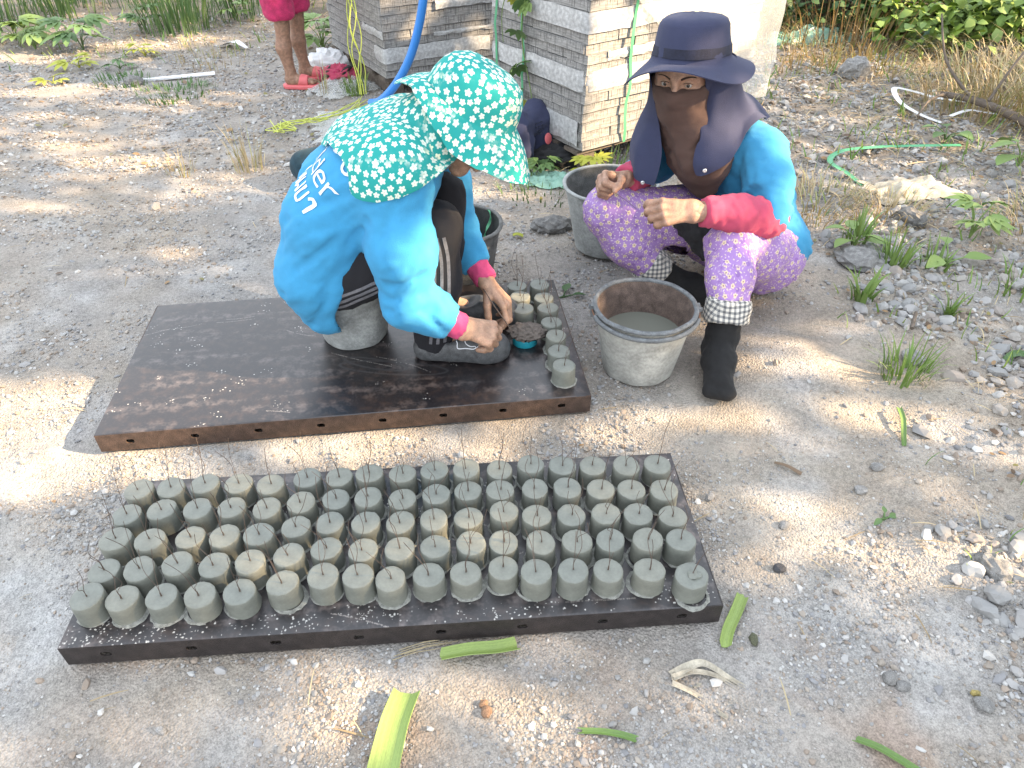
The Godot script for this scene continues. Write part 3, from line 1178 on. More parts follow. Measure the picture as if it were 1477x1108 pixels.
# ---------------------------------------------------------------- mortar spacers
func spacer_shapes(k: int, r: RandomNumberGenerator) -> Array:
	var rad := 0.0290
	var hi := 0.049
	var nz_ := noise_of(30.0, 900 + k, 3)
	var ov := r.randf_range(0.0, TAU)
	var body := MB.new()
	var tilt := Vector2(r.randf_range(-0.035, 0.035), r.randf_range(-0.035, 0.035))
	var prof := [Vector2(0.0, hi - 0.001), Vector2(0.004, hi), Vector2(0.015, hi + 0.0006), Vector2(0.024, hi), Vector2(0.0278, hi - 0.0006), Vector2(0.0287, hi - 0.0025), Vector2(rad, hi * 0.75), Vector2(rad + 0.0003, hi * 0.5), Vector2(rad + 0.0006, hi * 0.25), Vector2(rad + 0.001, 0.006), Vector2(rad + 0.001, 0.0)]
	body.lathe(prof, 28, Transform3D(), func(a: float, j: int) -> Vector3:
		var p := Vector3(cos(a), 0, sin(a))
		var d := nz_.get_noise_3d(p.x * 0.05, prof[j].y, p.z * 0.05) * 0.0012 + 0.0007 * sin(2.0 * a + ov)
		if j < 2: d = 0.0
		var up: float = (tilt.x * p.x + tilt.y * p.z) * prof[j].x if prof[j].y > 0.04 else 0.0
		if j == 4 or j == 5: up += nz_.get_noise_2d(p.x * 0.08, p.z * 0.08) * 0.0016
		return p * d + Vector3(0, up, 0))
	var collar := MB.new()
	var side := r.randf() * TAU
	var cp := [Vector2(rad - 0.002, 0.0026), Vector2(rad + 0.002, 0.0022), Vector2(rad + 0.0032, 0.0012), Vector2(rad + 0.0045, 0.0)]
	collar.lathe(cp, 30, Transform3D(), func(a: float, j: int) -> Vector3:
		var p := Vector3(cos(a), 0, sin(a))
		var d := (0.0022 * nz_.get_noise_2d(p.x * 0.09 + 3.0, p.z * 0.09) + 0.0012 * cos(a - side)) * (j / 3.0) * 1.6
		return p * d)
	var out := [body.mesh(), collar.mesh()]
	for w in 3:   # three ways the tie wire can stand
		var mb := MB.new()
		var hole := Vector3(r.randf_range(-0.002, 0.002), hi - 0.004, r.randf_range(-0.002, 0.002))
		mb.tube([hole, hole + Vector3(0.0004, 0.011, 0)], 0.0017, 0.0012, 5)
		for s in 2:
			var lean := Vector3(r.randf_range(-0.5, 0.5), 1.0, r.randf_range(-0.35, 0.25)) if s == 1 else Vector3(r.randf_range(-0.22, 0.22), 1.0, r.randf_range(-0.2, 0.2))
			if w == 2 and s == 1: lean = Vector3(0.05, 0.7, 0.1)
			lean = lean.normalized()
			var bow := Vector3(r.randf_range(-0.012, 0.012), 0, r.randf_range(-0.01, 0.01))
			var ln := r.randf_range(0.075, 0.115) * (0.6 if s == 1 and w == 2 else 1.0)
			mb.tube(curve([hole + Vector3(0, 0.006, 0), hole + Vector3(0, 0.014, 0) + lean * 0.012, hole + Vector3(0, 0.01, 0) + lean * ln * 0.55 + bow, hole + Vector3(0, 0.01, 0) + lean * ln], 4), 0.00062, 0.00055, 4)
		out.append(mb.mesh())
	return out

func build_spacers() -> void:
	var r := RandomNumberGenerator.new()
	r.seed = 404
	var shapes := []
	for k in 7: shapes.append(spacer_shapes(k, r))
	var ord := ["first", "second", "third", "fourth", "fifth", "sixth", "seventh", "eighth", "ninth", "tenth", "eleventh", "twelfth", "thirteenth", "fourteenth", "fifteenth", "sixteenth", "last"]
	var rows := ["front row", "second row", "middle row", "fourth row", "back row"]
	# how far the rows wander from an even grid, millimetres
	var dep := [[3, 0, -3, -4, -2, 10, 18, 13, 3, 10, 9, 15, -3, -6, -6, -11, -29], [-4, -6, -2, -7, -7, 3, 15, 6, 2, 3, 7, 8, -3, -6, -6, -12, -16], [-1, -7, -2, -7, -7, 8, 13, 7, 4, 1, 7, 13, 0, -4, -9, -12, -19], [-6, 2, -1, 0, -6, 4, 10, 4, -1, 3, 11, 6, 7, 1, -4, -10, -16], [-7, -4, 1, -1, -9, 6, 5, 5, -1, 3, 2, 1, 5, 0, -2, -10, -8]]
	var t: Array = TRAYS[0]
	for j in 5:
		for i in 17:
			var a := 0.049 + 0.0685 * i + r.randf_range(-0.003, 0.003)
			if j == 0: a += [-0.004, -0.015, -0.011, -0.013, -0.007, -0.003, 0.001, -0.005, -0.008, -0.007, -0.009, -0.01, -0.017, -0.018, -0.017, -0.011, 0.0][i]
			var b: float = 0.065 + 0.0675 * j + dep[j][i] * 0.001
			place_spacer(shapes, r, t, a, b, "grey mortar spacer, %s from left in the %s of the front panel" % [ord[i], rows[j]], "mortar spacers on the front panel", (1.35 if i == 16 and j == 0 else 1.0))
	t = TRAYS[1]
	var near := ["nearest the front edge", "second from the front edge", "third from the front edge", "fourth from the front edge", "fifth from the front edge", "sixth from the front edge", "seventh, at the back edge"]
	for i in 7:
		place_spacer(shapes, r, t, 1.140 + r.randf_range(-0.003, 0.003), 0.066 + 0.0672 * i, "grey mortar spacer in the right column of the rear panel, %s" % near[i], "mortar spacers on the rear panel")
	for i in 3:
		place_spacer(shapes, r, t, 1.072, 0.342 + 0.066 * i, "grey mortar spacer in the inner column of the rear panel, %s" % ["next to the teal mould", "between the other two", "at the back edge"][i], "mortar spacers on the rear panel")

func place_spacer(shapes: Array, r: RandomNumberGenerator, t: Array, a: float, b: float, label: String, group: String, lump := 1.0) -> void:
	var x: float = t[0] + cos(t[2]) * a - sin(t[2]) * b
	var z: float = t[1] - sin(t[2]) * a - cos(t[2]) * b
	var s: Array = shapes[r.randi() % shapes.size()]
	var o := thing("mortar_spacer", label, "mortar spacer", Vector3(x, 0.0556, z), r.randf() * TAU, group)
	var m: Material = M[["mortar", "mortar_b", "mortar_c"][r.randi() % 3]]
	var body := part("body", s[0], m, o)
	var col := part("collar", s[1], M.mortar_edge, o)
	var away := r.randf_range(0.0, 0.0035) if r.randf() < 0.75 else r.randf_range(0.004, 0.011)
	col.position = Vector3(cos(r.randf() * TAU), 0, sin(r.randf() * TAU)) * away
	var sc := r.randf_range(0.97, 1.03)
	body.scale = Vector3(sc, r.randf_range(0.90, 1.08), r.randf_range(0.96, 1.04))
	if lump > 1.0:   # the slumped one at the corner
		body.scale = Vector3(1.06, 0.93, 1.06)
		col.position = Vector3(0.0, 0, 0.012)
		var h := MB.new()
		h.blob(Vector3(0.004, 0.047, 0.002), Vector3(0.012, 0.007, 0.010), r, 0.3, 1)
		part("crumb", h.mesh(), m, o)
	var w := part("tie_wire", s[2 + r.randi() % 3], M.wire, o)
	w.rotation.y = -o.rotation.y + r.randf_range(-0.5, 0.5)


# ---------------------------------------------------------------- pails
func pail(called: String, label: String, at: Vector3, r0: float, r1: float, high: float, outside: Material, inside: Material, rim: Material, handle: float, turn: float, tilt := Vector3.ZERO) -> Node3D:
	var o := thing(called, label, "bucket", at, turn)
	o.rotation.x = tilt.x
	o.rotation.z = tilt.z
	var nz_ := noise_of(14.0, int(at.x * 100) + 5, 2)
	var wob := func(a: float, _j: int) -> Vector3: return Vector3(cos(a), 0, sin(a)) * nz_.get_noise_2d(cos(a) * 0.1, sin(a) * 0.1) * 0.003
	var mb := MB.new()
	mb.lathe([Vector2(0.0, 0.004), Vector2(r0 - 0.006, 0.004), Vector2(r0 - 0.006, 0.0), Vector2(r0 - 0.001, 0.0), Vector2(r0, 0.003), Vector2(lerpf(r0, r1, 0.3), high * 0.3), Vector2(lerpf(r0, r1, 0.6), high * 0.6), Vector2(lerpf(r0, r1, 0.86), high * 0.86), Vector2(lerpf(r0, r1, 0.865) + 0.001, high * 0.865), Vector2(lerpf(r0, r1, 0.88) + 0.001, high * 0.88), Vector2(lerpf(r0, r1, 0.885), high * 0.885), Vector2(r1, high)], 48, Transform3D(), wob)
	part("shell", mb.mesh(), outside, o)
	mb = MB.new()
	mb.lathe([Vector2(r1 - 0.003, high), Vector2(lerpf(r0, r1, 0.6) - 0.003, high * 0.6), Vector2(lerpf(r0, r1, 0.2) - 0.003, high * 0.2), Vector2(r0 - 0.004, 0.009), Vector2(0.0, 0.008)], 48, Transform3D(), wob)
	part("lining", mb.mesh(), inside, o)
	mb = MB.new()
	var prof := []
	for k in 11: prof.append(Vector2(r1 + 0.002 + cos(TAU * k / 10.0) * 0.0065, high + sin(-TAU * k / 10.0) * 0.006))
	mb.lathe(prof, 48, Transform3D(), wob)
	part("rim", mb.mesh(), rim, o)
	if handle > -5.0:
		for s in [-1.0, 1.0]:
			var ear := MB.new()
			ear.box(Vector3(0.012, 0.034, 0.030), Transform3D(Basis(), Vector3(s * (r1 + 0.006), high - 0.014, 0)))
			ear.tube([Vector3(s * (r1 + 0.011), high - 0.008, 0), Vector3(s * (r1 + 0.018), high - 0.008, 0)], 0.007, 0.006, 10)
			part("ear", ear.mesh(), rim, o)
		var pts := []
		for k in 29:
			var a := PI * k / 28.0
			var q := Vector3(-cos(a) * (r1 + 0.010), 0, sin(a) * (r1 + 0.009))
			pts.append(Vector3(q.x, high - 0.008 + sin(handle) * q.z * 1.0 - 0.004 * sin(a), cos(handle) * q.z))
		var hb := MB.new()
		hb.tube(pts, 0.0022, 0.0022, 8)
		var hd := part("handle", hb.mesh(), M.rust, o)
		var gb := MB.new()
		gb.tube(pts.slice(3, 26), 0.0066, 0.0066, 10)
		part("sleeve", gb.mesh(), M.pail_rim, hd)
	return o

func build_buckets() -> void:
	pail("bucket", "whitish bucket of grey slurry in front of the woman, handle folded over its rim", Vector3(0.350, 0.0, -1.590), 0.098, 0.130, 0.195, M.pail_white, M.pail_inside, M.pail_rim, -0.03, -0.06)
	var mb := MB.new()
	var r := lerpf(0.098, 0.130, 0.53) - 0.004
	var rows := []
	for j in 7:
		var row := []
		for i in 41:
			var a := TAU * (i % 40) / 40.0
			row.append(Vector3(cos(a), 0, sin(a)) * r * (1.0 - j / 6.0) + Vector3(0, 0.0006 * n_fine.get_noise_2d(cos(a) * j * 0.05, sin(a) * j * 0.05), 0))
		rows.append(row)
	mb.grid(rows, true)
	solo("cement_slurry", mb.mesh(), M.slurry, "still grey cement water standing in the whitish bucket", "cement slurry", Vector3(0.350, 0.103, -1.590))
	pail("bucket", "pale grey bucket under the crouching worker, used as a seat", Vector3(-0.440, 0.0555, -1.672), 0.088, 0.125, 0.205, M.pail_grey, M.pail_dust, M.pail_grey, -9.0, 0.4)
	pail("bucket", "grey cement-stained bucket behind the purple trousers", Vector3(0.335, 0.0, -2.30), 0.11, 0.155, 0.225, M.pail_grey, M.pail_dust, M.pail_grey, -0.12, 1.2)
	pail("bucket", "black bucket with a dusty rim behind the crouching worker's knee", Vector3(-0.165, 0.0, -2.06), 0.10, 0.132, 0.20, M.pail_dust, M.pail_black, M.pail_dust, -9.0, 0.0)
	for s in [[0.02, "pale twisted plastic strip hanging into the black bucket", "string_white", -0.25], [0.088, "green plastic strip hanging over the far rim of the black bucket", "green_strap", -0.55]]:
		var rows2 := []
		var c := Vector3(-0.165, 0.2, -2.06)
		var a0: float = s[0]
		var top := c + Vector3(a0, 0.012, -sqrt(0.0177 - a0 * a0))
		for k in 12:
			var t := k / 11.0
			var p := top + Vector3(0.01 * sin(t * 5.0), -0.15 * t * (1.0 if s[3] > -0.4 else 0.55), 0.012 + (0.10 * t * t if s[3] > -0.4 else 0.05 * t))
			if k == 0: p = top + Vector3(0, -0.03, -0.012)
			var w := Vector3(cos(t * 6.0), 0, sin(t * 6.0)) * 0.005
			rows2.append([p - w, p + w])
		var b := MB.new()
		b.sheet(rows2, 0.0008)
		solo("plastic_strip", b.mesh(), M[s[2]], s[1], "plastic strip")


# ---------------------------------------------------------------- people
func worn(called: String, mesh: Mesh, m: Material, root: Node3D) -> MeshInstance3D:   # meshes made in the place's own metres
	return part(called, mesh, m, root, -root.position)

func hand(mb: MB, w: Vector3, fwd: Vector3, back: Vector3, left: bool, curls: Array, thumb: Array, size := 0.95, fore := Vector3.ZERO) -> void:
	# curls: per finger [knuckle, middle, end] in degrees; thumb: [out, towards the palm, bend]
	fwd = fwd.normalized()
	back = (back - fwd * back.dot(fwd)).normalized()
	var side := fwd.cross(back) if left else back.cross(fwd)
	var k := size
	var offs := [0.029, 0.0095, -0.0095, -0.027]
	var reach := [0.083, 0.086, 0.081, 0.073]
	var lens := [[0.040, 0.025, 0.019], [0.044, 0.028, 0.020], [0.041, 0.026, 0.019], [0.032, 0.020, 0.017]]
	var caps := []
	if fore == Vector3.ZERO: fore = w - fwd * 0.09
	caps.append([fore, w, 0.025 * k, 0.0215 * k, side, 1.25])
	caps.append([w, w + fwd * 0.05 * k, 0.0175 * k, 0.0155 * k, side, 1.7])
	for f in 4:
		var kn: Vector3 = w + fwd * reach[f] * k + side * offs[f] * k + back * (0.004 if f in [1, 2] else 0.0) * k
		caps.append([w + side * offs[f] * 0.45 * k + fwd * 0.012, kn, 0.0125 * k, 0.0112 * k, side, 1.0])
		var p := kn
		var ang := 0.0
		for j in 3:
			ang += deg_to_rad(curls[f][j])
			var d = (fwd * cos(ang) - back * sin(ang) + side * (offs[f] * 2.2) * cos(ang) * (0.5 if curls[f][0] > 40 else 1.0)).normalized()
			var q: Vector3 = p + d * lens[f][j] * k
			caps.append([p, q, (0.0098 - 0.0009 * j) * k, (0.0091 - 0.0010 * j) * k, side, 1.0])
			p = q
	var tb := w + fwd * 0.018 * k + side * 0.020 * k - back * 0.006 * k
	var td = (fwd * 0.75 + side * thumb[0] - back * thumb[1]).normalized()
	var tj = tb + td * 0.043 * k
	var td2 = (td + fwd * 0.35 - side * thumb[2] - back * thumb[1] * 0.5).normalized()
	var te = tj + td2 * 0.031 * k
	var td3 = (td2 + fwd * 0.2 - side * thumb[2] * 0.7).normalized()
	caps.append([tb, tj, 0.0145 * k, 0.0115 * k, side, 1.0])
	caps.append([tj, te, 0.0112 * k, 0.0100 * k, side, 1.0])
	caps.append([te, te + td3 * 0.022 * k, 0.0100 * k, 0.0078 * k, side, 1.0])
	var lo := w
	var hi := w
	for c in caps:
		lo = lo.min(c[0]).min(c[1])
		hi = hi.max(c[0]).max(c[1])
	var m := Vector3(0.036, 0.036, 0.036)
	var fd := Field.new(lo - m, hi + m, 0.0031)
	for i in caps.size():
		var c: Array = caps[i]
		fd.cap(c[0], c[1], c[2], c[3], 0.014 if i < 6 and i % 4 != 3 else 0.0045, c[4], c[5])
	fd.add_to(mb)

func head(mb: MB, c: Vector3, face: Vector3, up: Vector3, eyes := false, k := 1.0) -> Field:
	face = face.normalized()
	up = (up - face * up.dot(face)).normalized()
	var s := face.cross(up)
	var m := Vector3(0.15, 0.16, 0.15) * k
	var f := Field.new(c - m, c + m, 0.0038)
	f.cap(c + (up * 0.030 - face * 0.022) * k, c + (up * 0.026 + face * 0.018) * k, 0.080 * k, 0.074 * k, 0.02)
	f.cap(c + (face * 0.030 - up * 0.030) * k, c + (face * 0.052 - up * 0.088) * k, 0.056 * k, 0.026 * k, 0.04)
	for q in [-1.0, 1.0]:
		f.cap(c + (face * 0.058 + s * q * 0.040 - up * 0.026) * k, c + (face * 0.020 + s * q * 0.062 - up * 0.028) * k, 0.020 * k, 0.014 * k, 0.03)
		f.cap(c + (s * q * 0.074 - face * 0.012 + up * 0.012) * k, c + (s * q * 0.075 - face * 0.008 - up * 0.024) * k, 0.013 * k, 0.009 * k, 0.006)
		f.cap(c + (face * 0.084 + s * q * 0.012 + up * 0.016) * k, c + (face * 0.070 + s * q * 0.048 + up * 0.018) * k, 0.010 * k, 0.009 * k, 0.014)
	f.cap(c + (face * 0.084 + up * 0.010) * k, c + (face * 0.108 - up * 0.030) * k, 0.008 * k, 0.0105 * k, 0.016)
	for q in [-1.0, 1.0]: f.cap(c + (face * 0.097 + s * q * 0.011 - up * 0.032) * k, c + (face * 0.094 + s * q * 0.013 - up * 0.033) * k, 0.008 * k, 0.007 * k, 0.008)
	f.cap(c + (face * 0.090 - s * 0.014 - up * 0.054) * k, c + (face * 0.090 + s * 0.014 - up * 0.054) * k, 0.007 * k, 0.007 * k, 0.010)
	f.cap(c + (face * 0.087 - s * 0.012 - up * 0.065) * k, c + (face * 0.087 + s * 0.012 - up * 0.065) * k, 0.0075 * k, 0.0075 * k, 0.010)
	if eyes:
		for q in [-1.0, 1.0]:
			f.cap(c + (face * 0.098 + s * q * 0.034 + up * 0.000) * k, c + (face * 0.096 + s * q * 0.030) * k, 0.017 * k, 0.017 * k, 0.014, Vector3.ZERO, 1.0, 1)
			f.cap(c + (face * 0.0755 + s * q * 0.031) * k, c + (face * 0.0755 + s * q * 0.031) * k, 0.0135 * k, 0.0135 * k, 0.004)
			f.cap(c + (face * 0.0915 + s * q * 0.0215 - up * 0.0005) * k, c + (face * 0.0855 + s * q * 0.0405 + up * 0.0012) * k, 0.0043 * k, 0.0036 * k, 0.002, Vector3.ZERO, 1.0, 1)
	f.add_to(mb)
	return f

func ribbon(f: Field, pts: Array, dir: Vector3, w: float, off: float, per := 8, across := 3) -> ArrayMesh:
	var P := curve(pts, per)
	var rows := []
	for i in P.size():
		var d: Vector3 = (P[mini(i + 1, P.size() - 1)] - P[maxi(i - 1, 0)]).normalized()
		var sd := d.cross(dir).normalized()
		var row := []
		for k in across: row.append(f.onto(P[i] + sd * w * (float(k) / (across - 1) - 0.5) - dir * 0.16, dir, off))
		rows.append(row)
	var mb := MB.new()
	mb.sheet(rows, 0.0009)
	var back := MB.new()
	back.sheet(rows, 0.0009, true)
	return mb.mesh() if mb.n[0].dot(dir) < 0.0 else back.mesh()

# lettering laid on a garment: the glyph faces of a TextMesh, put down point by point on the cloth
func cling_text(f: Field, text: String, size: float, at: Vector3, right: Vector3, up: Vector3, dir: Vector3) -> ArrayMesh:
	var tm := TextMesh.new()
	tm.text = text
	var font := SystemFont.new()
	font.font_names = PackedStringArray(["Droid Sans"])
	font.font_weight = 500
	tm.font = font
	tm.font_size = 64
	tm.pixel_size = size / 64.0
	tm.depth = 0.004
	tm.curve_step = 2.0
	var A := tm.get_mesh_arrays()
	var V: PackedVector3Array = A[Mesh.ARRAY_VERTEX]
	var I: PackedInt32Array = A[Mesh.ARRAY_INDEX]
	var mb := MB.new()
	if V.is_empty(): return null
	for t in range(0, I.size(), 3):
		var tri := [V[I[t]], V[I[t + 1]], V[I[t + 2]]]
		if tri[0].z < 0.0019 or tri[1].z < 0.0019 or tri[2].z < 0.0019: continue
		var stack := [tri]
		while stack.size() > 0:
			var q: Array = stack.pop_back()
			var e := [q[0].distance_to(q[1]), q[1].distance_to(q[2]), q[2].distance_to(q[0])]
			var mx := 0
			for k in 3:
				if e[k] > e[mx]: mx = k
			if e[mx] > 0.012:
				var mid: Vector3 = (q[mx] + q[(mx + 1) % 3]) * 0.5
				stack.append([q[mx], mid, q[(mx + 2) % 3]])
				stack.append([mid, q[(mx + 1) % 3], q[(mx + 2) % 3]])
				continue
			var ids := []
			for p in q:
				var w := f.onto(at + right * p.x + up * p.y - dir * 0.12, dir, 0.0022)
				ids.append(mb.vert(w, f.grad(w), Vector2(p.x, p.y)))
			mb.tri(ids[0], ids[1], ids[2])
	return mb.mesh()

func strokes(f: Field, lines: Array, at: Vector3, right: Vector3, up: Vector3, dir: Vector3, w: float) -> ArrayMesh:
	var mb := MB.new()
	for l in lines:
		var pts := []
		for p in l: pts.append(at + right * p.x + up * p.y)
		var P := curve(pts, 4)
		var rows := []
		for i in P.size():
			var d: Vector3 = (P[mini(i + 1, P.size() - 1)] - P[maxi(i - 1, 0)]).normalized()
			var sd := d.cross(dir).normalized()
			rows.append([f.onto(P[i] - sd * w * 0.5 - dir * 0.1, dir, 0.002), f.onto(P[i] + sd * w * 0.5 - dir * 0.1, dir, 0.002)])
		for i in rows.size() - 1:
			mb.quad(rows[i][0], rows[i][1], rows[i + 1][1], rows[i + 1][0], -dir)
	return mb.mesh()

# hat: rings of Vector2(radius, height) about an axis; the brim may droop and wave
func hat_rings(c: Vector3, up: Vector3, face: Vector3, prof: Array, wave: Callable, seg := 64) -> Array:
	up = up.normalized()
	face = (face - up * face.dot(up)).normalized()
	var s := face.cross(up)
	var rows := []
	for j in prof.size():
		var row := []
		for i in seg + 1:
			var a := TAU * (i % seg) / seg
			var rr: float = prof[j].x
			var o: Vector3 = wave.call(a, j)   # x: more radius, y: more height, z: along the face
			row.append(c + (face * cos(a) * 1.08 + s * sin(a) * 0.95) * (rr + o.x) + up * (prof[j].y + o.y) + face * o.z)
		rows.append(row)
	return rows

func build_worker() -> void:
	var zc := -1.665
	var root := thing("person", "crouching worker in sky-blue shirt and green flowered sun hat seated on a bucket", "person", Vector3(-0.44, 0.0555, zc))
	var fold := noise_of(15.0, 71, 2)
	fold.fractal_type = FastNoiseLite.FRACTAL_RIDGED
	var fold2 := noise_of(24.0, 72, 2)
	fold2.fractal_type = FastNoiseLite.FRACTAL_RIDGED
	# shirt
	var f := Field.new(Vector3(-0.66, 0.11, -1.98), Vector3(0.0, 0.72, -1.33), 0.0075)
	for q in [-0.075, 0.075]:
		f.chain([Vector3(-0.462, 0.31, zc + q), Vector3(-0.425, 0.44, zc + q), Vector3(-0.345, 0.525, zc + q), Vector3(-0.255, 0.565, zc + q)], [0.122, 0.118, 0.108, 0.098], 0.03)
		f.cap(Vector3(-0.485, 0.29, zc + q * 1.2), Vector3(-0.472, 0.215, zc + q * 1.25), 0.105, 0.082, 0.04)
	f.cap(Vector3(-0.262, 0.565, zc - 0.14), Vector3(-0.262, 0.565, zc + 0.14), 0.078, 0.078, 0.05)
	f.wrinkle(fold, 0.0035, Vector3.ONE, Vector3(-0.75, -0.60, -0.28))
	# the near thigh comes out of the shirt
	f.cut(Vector3(-0.449, 0.206, 0), Vector3(0.89, -0.455, 0), Vector3(-0.27, 0.27, -1.66), 0.24)
	# sleeves
	var sr := [Vector3(-0.268, 0.545, -1.525), Vector3(-0.252, 0.42, -1.478), Vector3(-0.248, 0.285, -1.465)]
	f.chain(sr, [0.078, 0.078, 0.061], 0.035)
	f.chain([sr[2], Vector3(-0.195, 0.255, -1.468), Vector3(-0.142, 0.218, -1.475)], [0.066, 0.056, 0.044], 0.025)
	var sl := [Vector3(-0.25, 0.545, -1.80), Vector3(-0.18, 0.42, -1.85), Vector3(-0.15, 0.30, -1.81)]
	f.chain(sl, [0.078, 0.068, 0.058], 0.03)
	f.chain([sl[2], Vector3(-0.115, 0.255, -1.755), Vector3(-0.083, 0.222, -1.715)], [0.056, 0.048, 0.040], 0.02)
	f.cut(Vector3(-0.150, 0.222, -1.475), Vector3(0.83, -0.52, -0.1), Vector3(-0.12, 0.205, -1.475), 0.075)
	f.cut(Vector3(-0.092, 0.232, -1.728), Vector3(0.55, -0.58, 0.65), Vector3(-0.07, 0.205, -1.70), 0.070)
	f.wrinkle(fold2, 0.0036, Vector3.ONE, Vector3(0.80, 0.55, 0.25))
	# creases that run from the armpit round the back and across the elbow
	for g in [[-0.30, 0.50, -1.47, -0.50, 0.36, -1.50, 0.010], [-0.30, 0.47, -1.48, -0.46, 0.30, -1.50, 0.011], [-0.32, 0.43, -1.50, -0.53, 0.29, -1.53, 0.009], [-0.33, 0.39, -1.52, -0.54, 0.235, -1.56, 0.008], [-0.34, 0.56, -1.48, -0.50, 0.46, -1.54, 0.007], [-0.45, 0.30, -1.50, -0.50, 0.20, -1.52, 0.009]]:
		f.groove(Vector3(g[0], g[1], g[2]), Vector3(g[3], g[4], g[5]), 0.0095, g[6])
	for g in [[-0.30, 0.325, -1.40, -0.17, 0.34, -1.40], [-0.30, 0.295, -1.40, -0.165, 0.305, -1.40], [-0.29, 0.36, -1.40, -0.17, 0.385, -1.39], [-0.20, 0.29, -1.41, -0.16, 0.22, -1.43], [-0.29, 0.46, -1.42, -0.24, 0.56, -1.45]]:
		f.groove(Vector3(g[0], g[1], g[2]), Vector3(g[3], g[4], g[5]), 0.010, 0.009)
	worn("shirt", f.mesh(), M.jacket, root)
	# back print
	var right := Vector3(0.10, -0.16, 0.98).normalized()
	var upv := Vector3(0.70, 0.71, 0.04)
	upv = (upv - right * upv.dot(right)).normalized()
	var into := -right.cross(upv)
	var o1 := Vector3(-0.398, 0.558, -1.592)
	var word := cling_text(f, "Builder", 0.068, o1, right, upv, into)
	if word: worn("lettering", word, M.print_white, root)
	var s1 := 0.025
	var thai := []
	var x := 0.0
	for gl in [[[0.2, 0.9, 0.0, 0.9, 0.05, 0.55, 0.3, 0.2, 0.0, 0.0]], [[0.0, 0.0, 0.0, 1.0], [0.0, 0.9, 0.3, 0.35, 0.6, 1.0], [0.6, 1.0, 0.6, 0.0]], [[0.0, 1.0, 0.0, 0.0], [0.0, 0.1, 0.3, 0.3, 0.6, 0.0], [0.6, 0.0, 0.6, 1.0]], [[0.0, 1.0, 0.0, 0.05, 0.6, 0.05, 0.6, 1.0]], [[0.0, 0.75, 0.2, 1.0, 0.5, 0.8, 0.5, 0.0]]]:
		for l in gl:
			var pl := []
			for i in range(0, l.size(), 2): pl.append(Vector2(x + l[i] * s1 * 1.2, l[i + 1] * s1 * 1.5))
			thai.append(pl)
		x += s1 * 1.25
	worn("lettering", strokes(f, thai, o1 + right * -0.040 - upv * 0.082, right, upv, into, 0.0062), M.print_white, root)
	worn("lettering", strokes(f, [[Vector2(0.0, 0.035), Vector2(0.012, 0.0), Vector2(0.03, 0.0), Vector2(0.035, 0.04)], [Vector2(-0.05, 0.035), Vector2(-0.045, 0.0), Vector2(-0.02, 0.005), Vector2(-0.018, 0.035)]], o1 + right * 0.065 + upv * 0.058, right, upv, into, 0.0062), M.print_white, root)
	# cuffs
	for s in [[Vector3(-0.162, 0.228, -1.474), Vector3(-0.122, 0.203, -1.478), 0.035, 0.033], [Vector3(-0.098, 0.238, -1.733), Vector3(-0.068, 0.205, -1.699), 0.034, 0.032]]:
		var cf := Field.new(s[0].min(s[1]) - Vector3(0.06, 0.06, 0.06), s[0].max(s[1]) + Vector3(0.06, 0.06, 0.06), 0.005)
		cf.cap(s[0], s[1], s[2], s[3], 0.01)
		cf.cut(s[1], s[1] - s[0])
		cf.wrinkle(noise_of(60.0, 5, 2), 0.004)
		worn("cuff", cf.mesh(), M.pink_knit, root)
	# trousers
	f = Field.new(Vector3(-0.62, 0.07, -1.90), Vector3(-0.02, 0.56, -1.42), 0.0085)
	f.cap(Vector3(-0.46, 0.335, zc - 0.07), Vector3(-0.46, 0.335, zc + 0.07), 0.105, 0.105, 0.03)
	for q in [[-1.575, -1.575, -1.575, 0.0], [-1.755, -1.745, -1.73, 0.0]]:
		f.chain([Vector3(-0.43, 0.305, q[0]), Vector3(-0.30, 0.360, q[0]), Vector3(-0.180 + q[3], 0.428, q[1])], [0.098, 0.092, 0.060], 0.03)
		f.chain([Vector3(-0.182 + q[3], 0.425, q[1]), Vector3(-0.190 + q[3], 0.28, q[1]), Vector3(-0.210 + q[3], 0.105, q[2])], [0.060, 0.061, 0.054], 0.03)
	f.cut(Vector3(0, 0.098, 0), Vector3(0.1, -1, 0))
	f.wrinkle(fold2, 0.0045, Vector3.ONE, Vector3(0.3, 0.95, 0.0))
	worn("trousers", f.mesh(), M.black_trousers, root)
	for k in 3:
		var d := (k - 1) * 0.021
		worn("stripe", ribbon(f, [Vector3(-0.46 + d * 0.4, 0.255 + d, -1.48), Vector3(-0.38 + d * 0.4, 0.285 + d, -1.48), Vector3(-0.29 + d * 0.4, 0.33 + d, -1.48)], Vector3(0, 0, -1), 0.008, 0.0012), M.stripe, root)
		worn("stripe", ribbon(f, [Vector3(-0.172 + d * 0.8, 0.43, -1.49), Vector3(-0.164 + d * 0.8, 0.36, -1.48), Vector3(-0.172 + d * 0.9, 0.25, -1.48), Vector3(-0.190 + d * 0.9, 0.12, -1.49)], Vector3(-0.1, 0, -1).normalized(), 0.008, 0.0012), M.stripe, root)
	# clogs
	for q in [[-1.567, 0.0], [-1.735, 0.03]]:
		var zz: float = q[0]
		var xo: float = q[1]
		var cf := Field.new(Vector3(-0.31 + xo, 0.03, zz - 0.075), Vector3(0.04 + xo, 0.17, zz + 0.075), 0.0055)
		cf.chain([Vector3(-0.222 + xo, 0.088, zz), Vector3(-0.15 + xo, 0.092, zz), Vector3(-0.07 + xo, 0.085, zz + 0.004), Vector3(-0.045 + xo, 0.08, zz + 0.004)], [0.036, 0.040, 0.046, 0.040], 0.02)
		cf.cap(Vector3(-0.225 + xo, 0.074, zz), Vector3(-0.06 + xo, 0.072, zz + 0.003), 0.038, 0.046, 0.02)
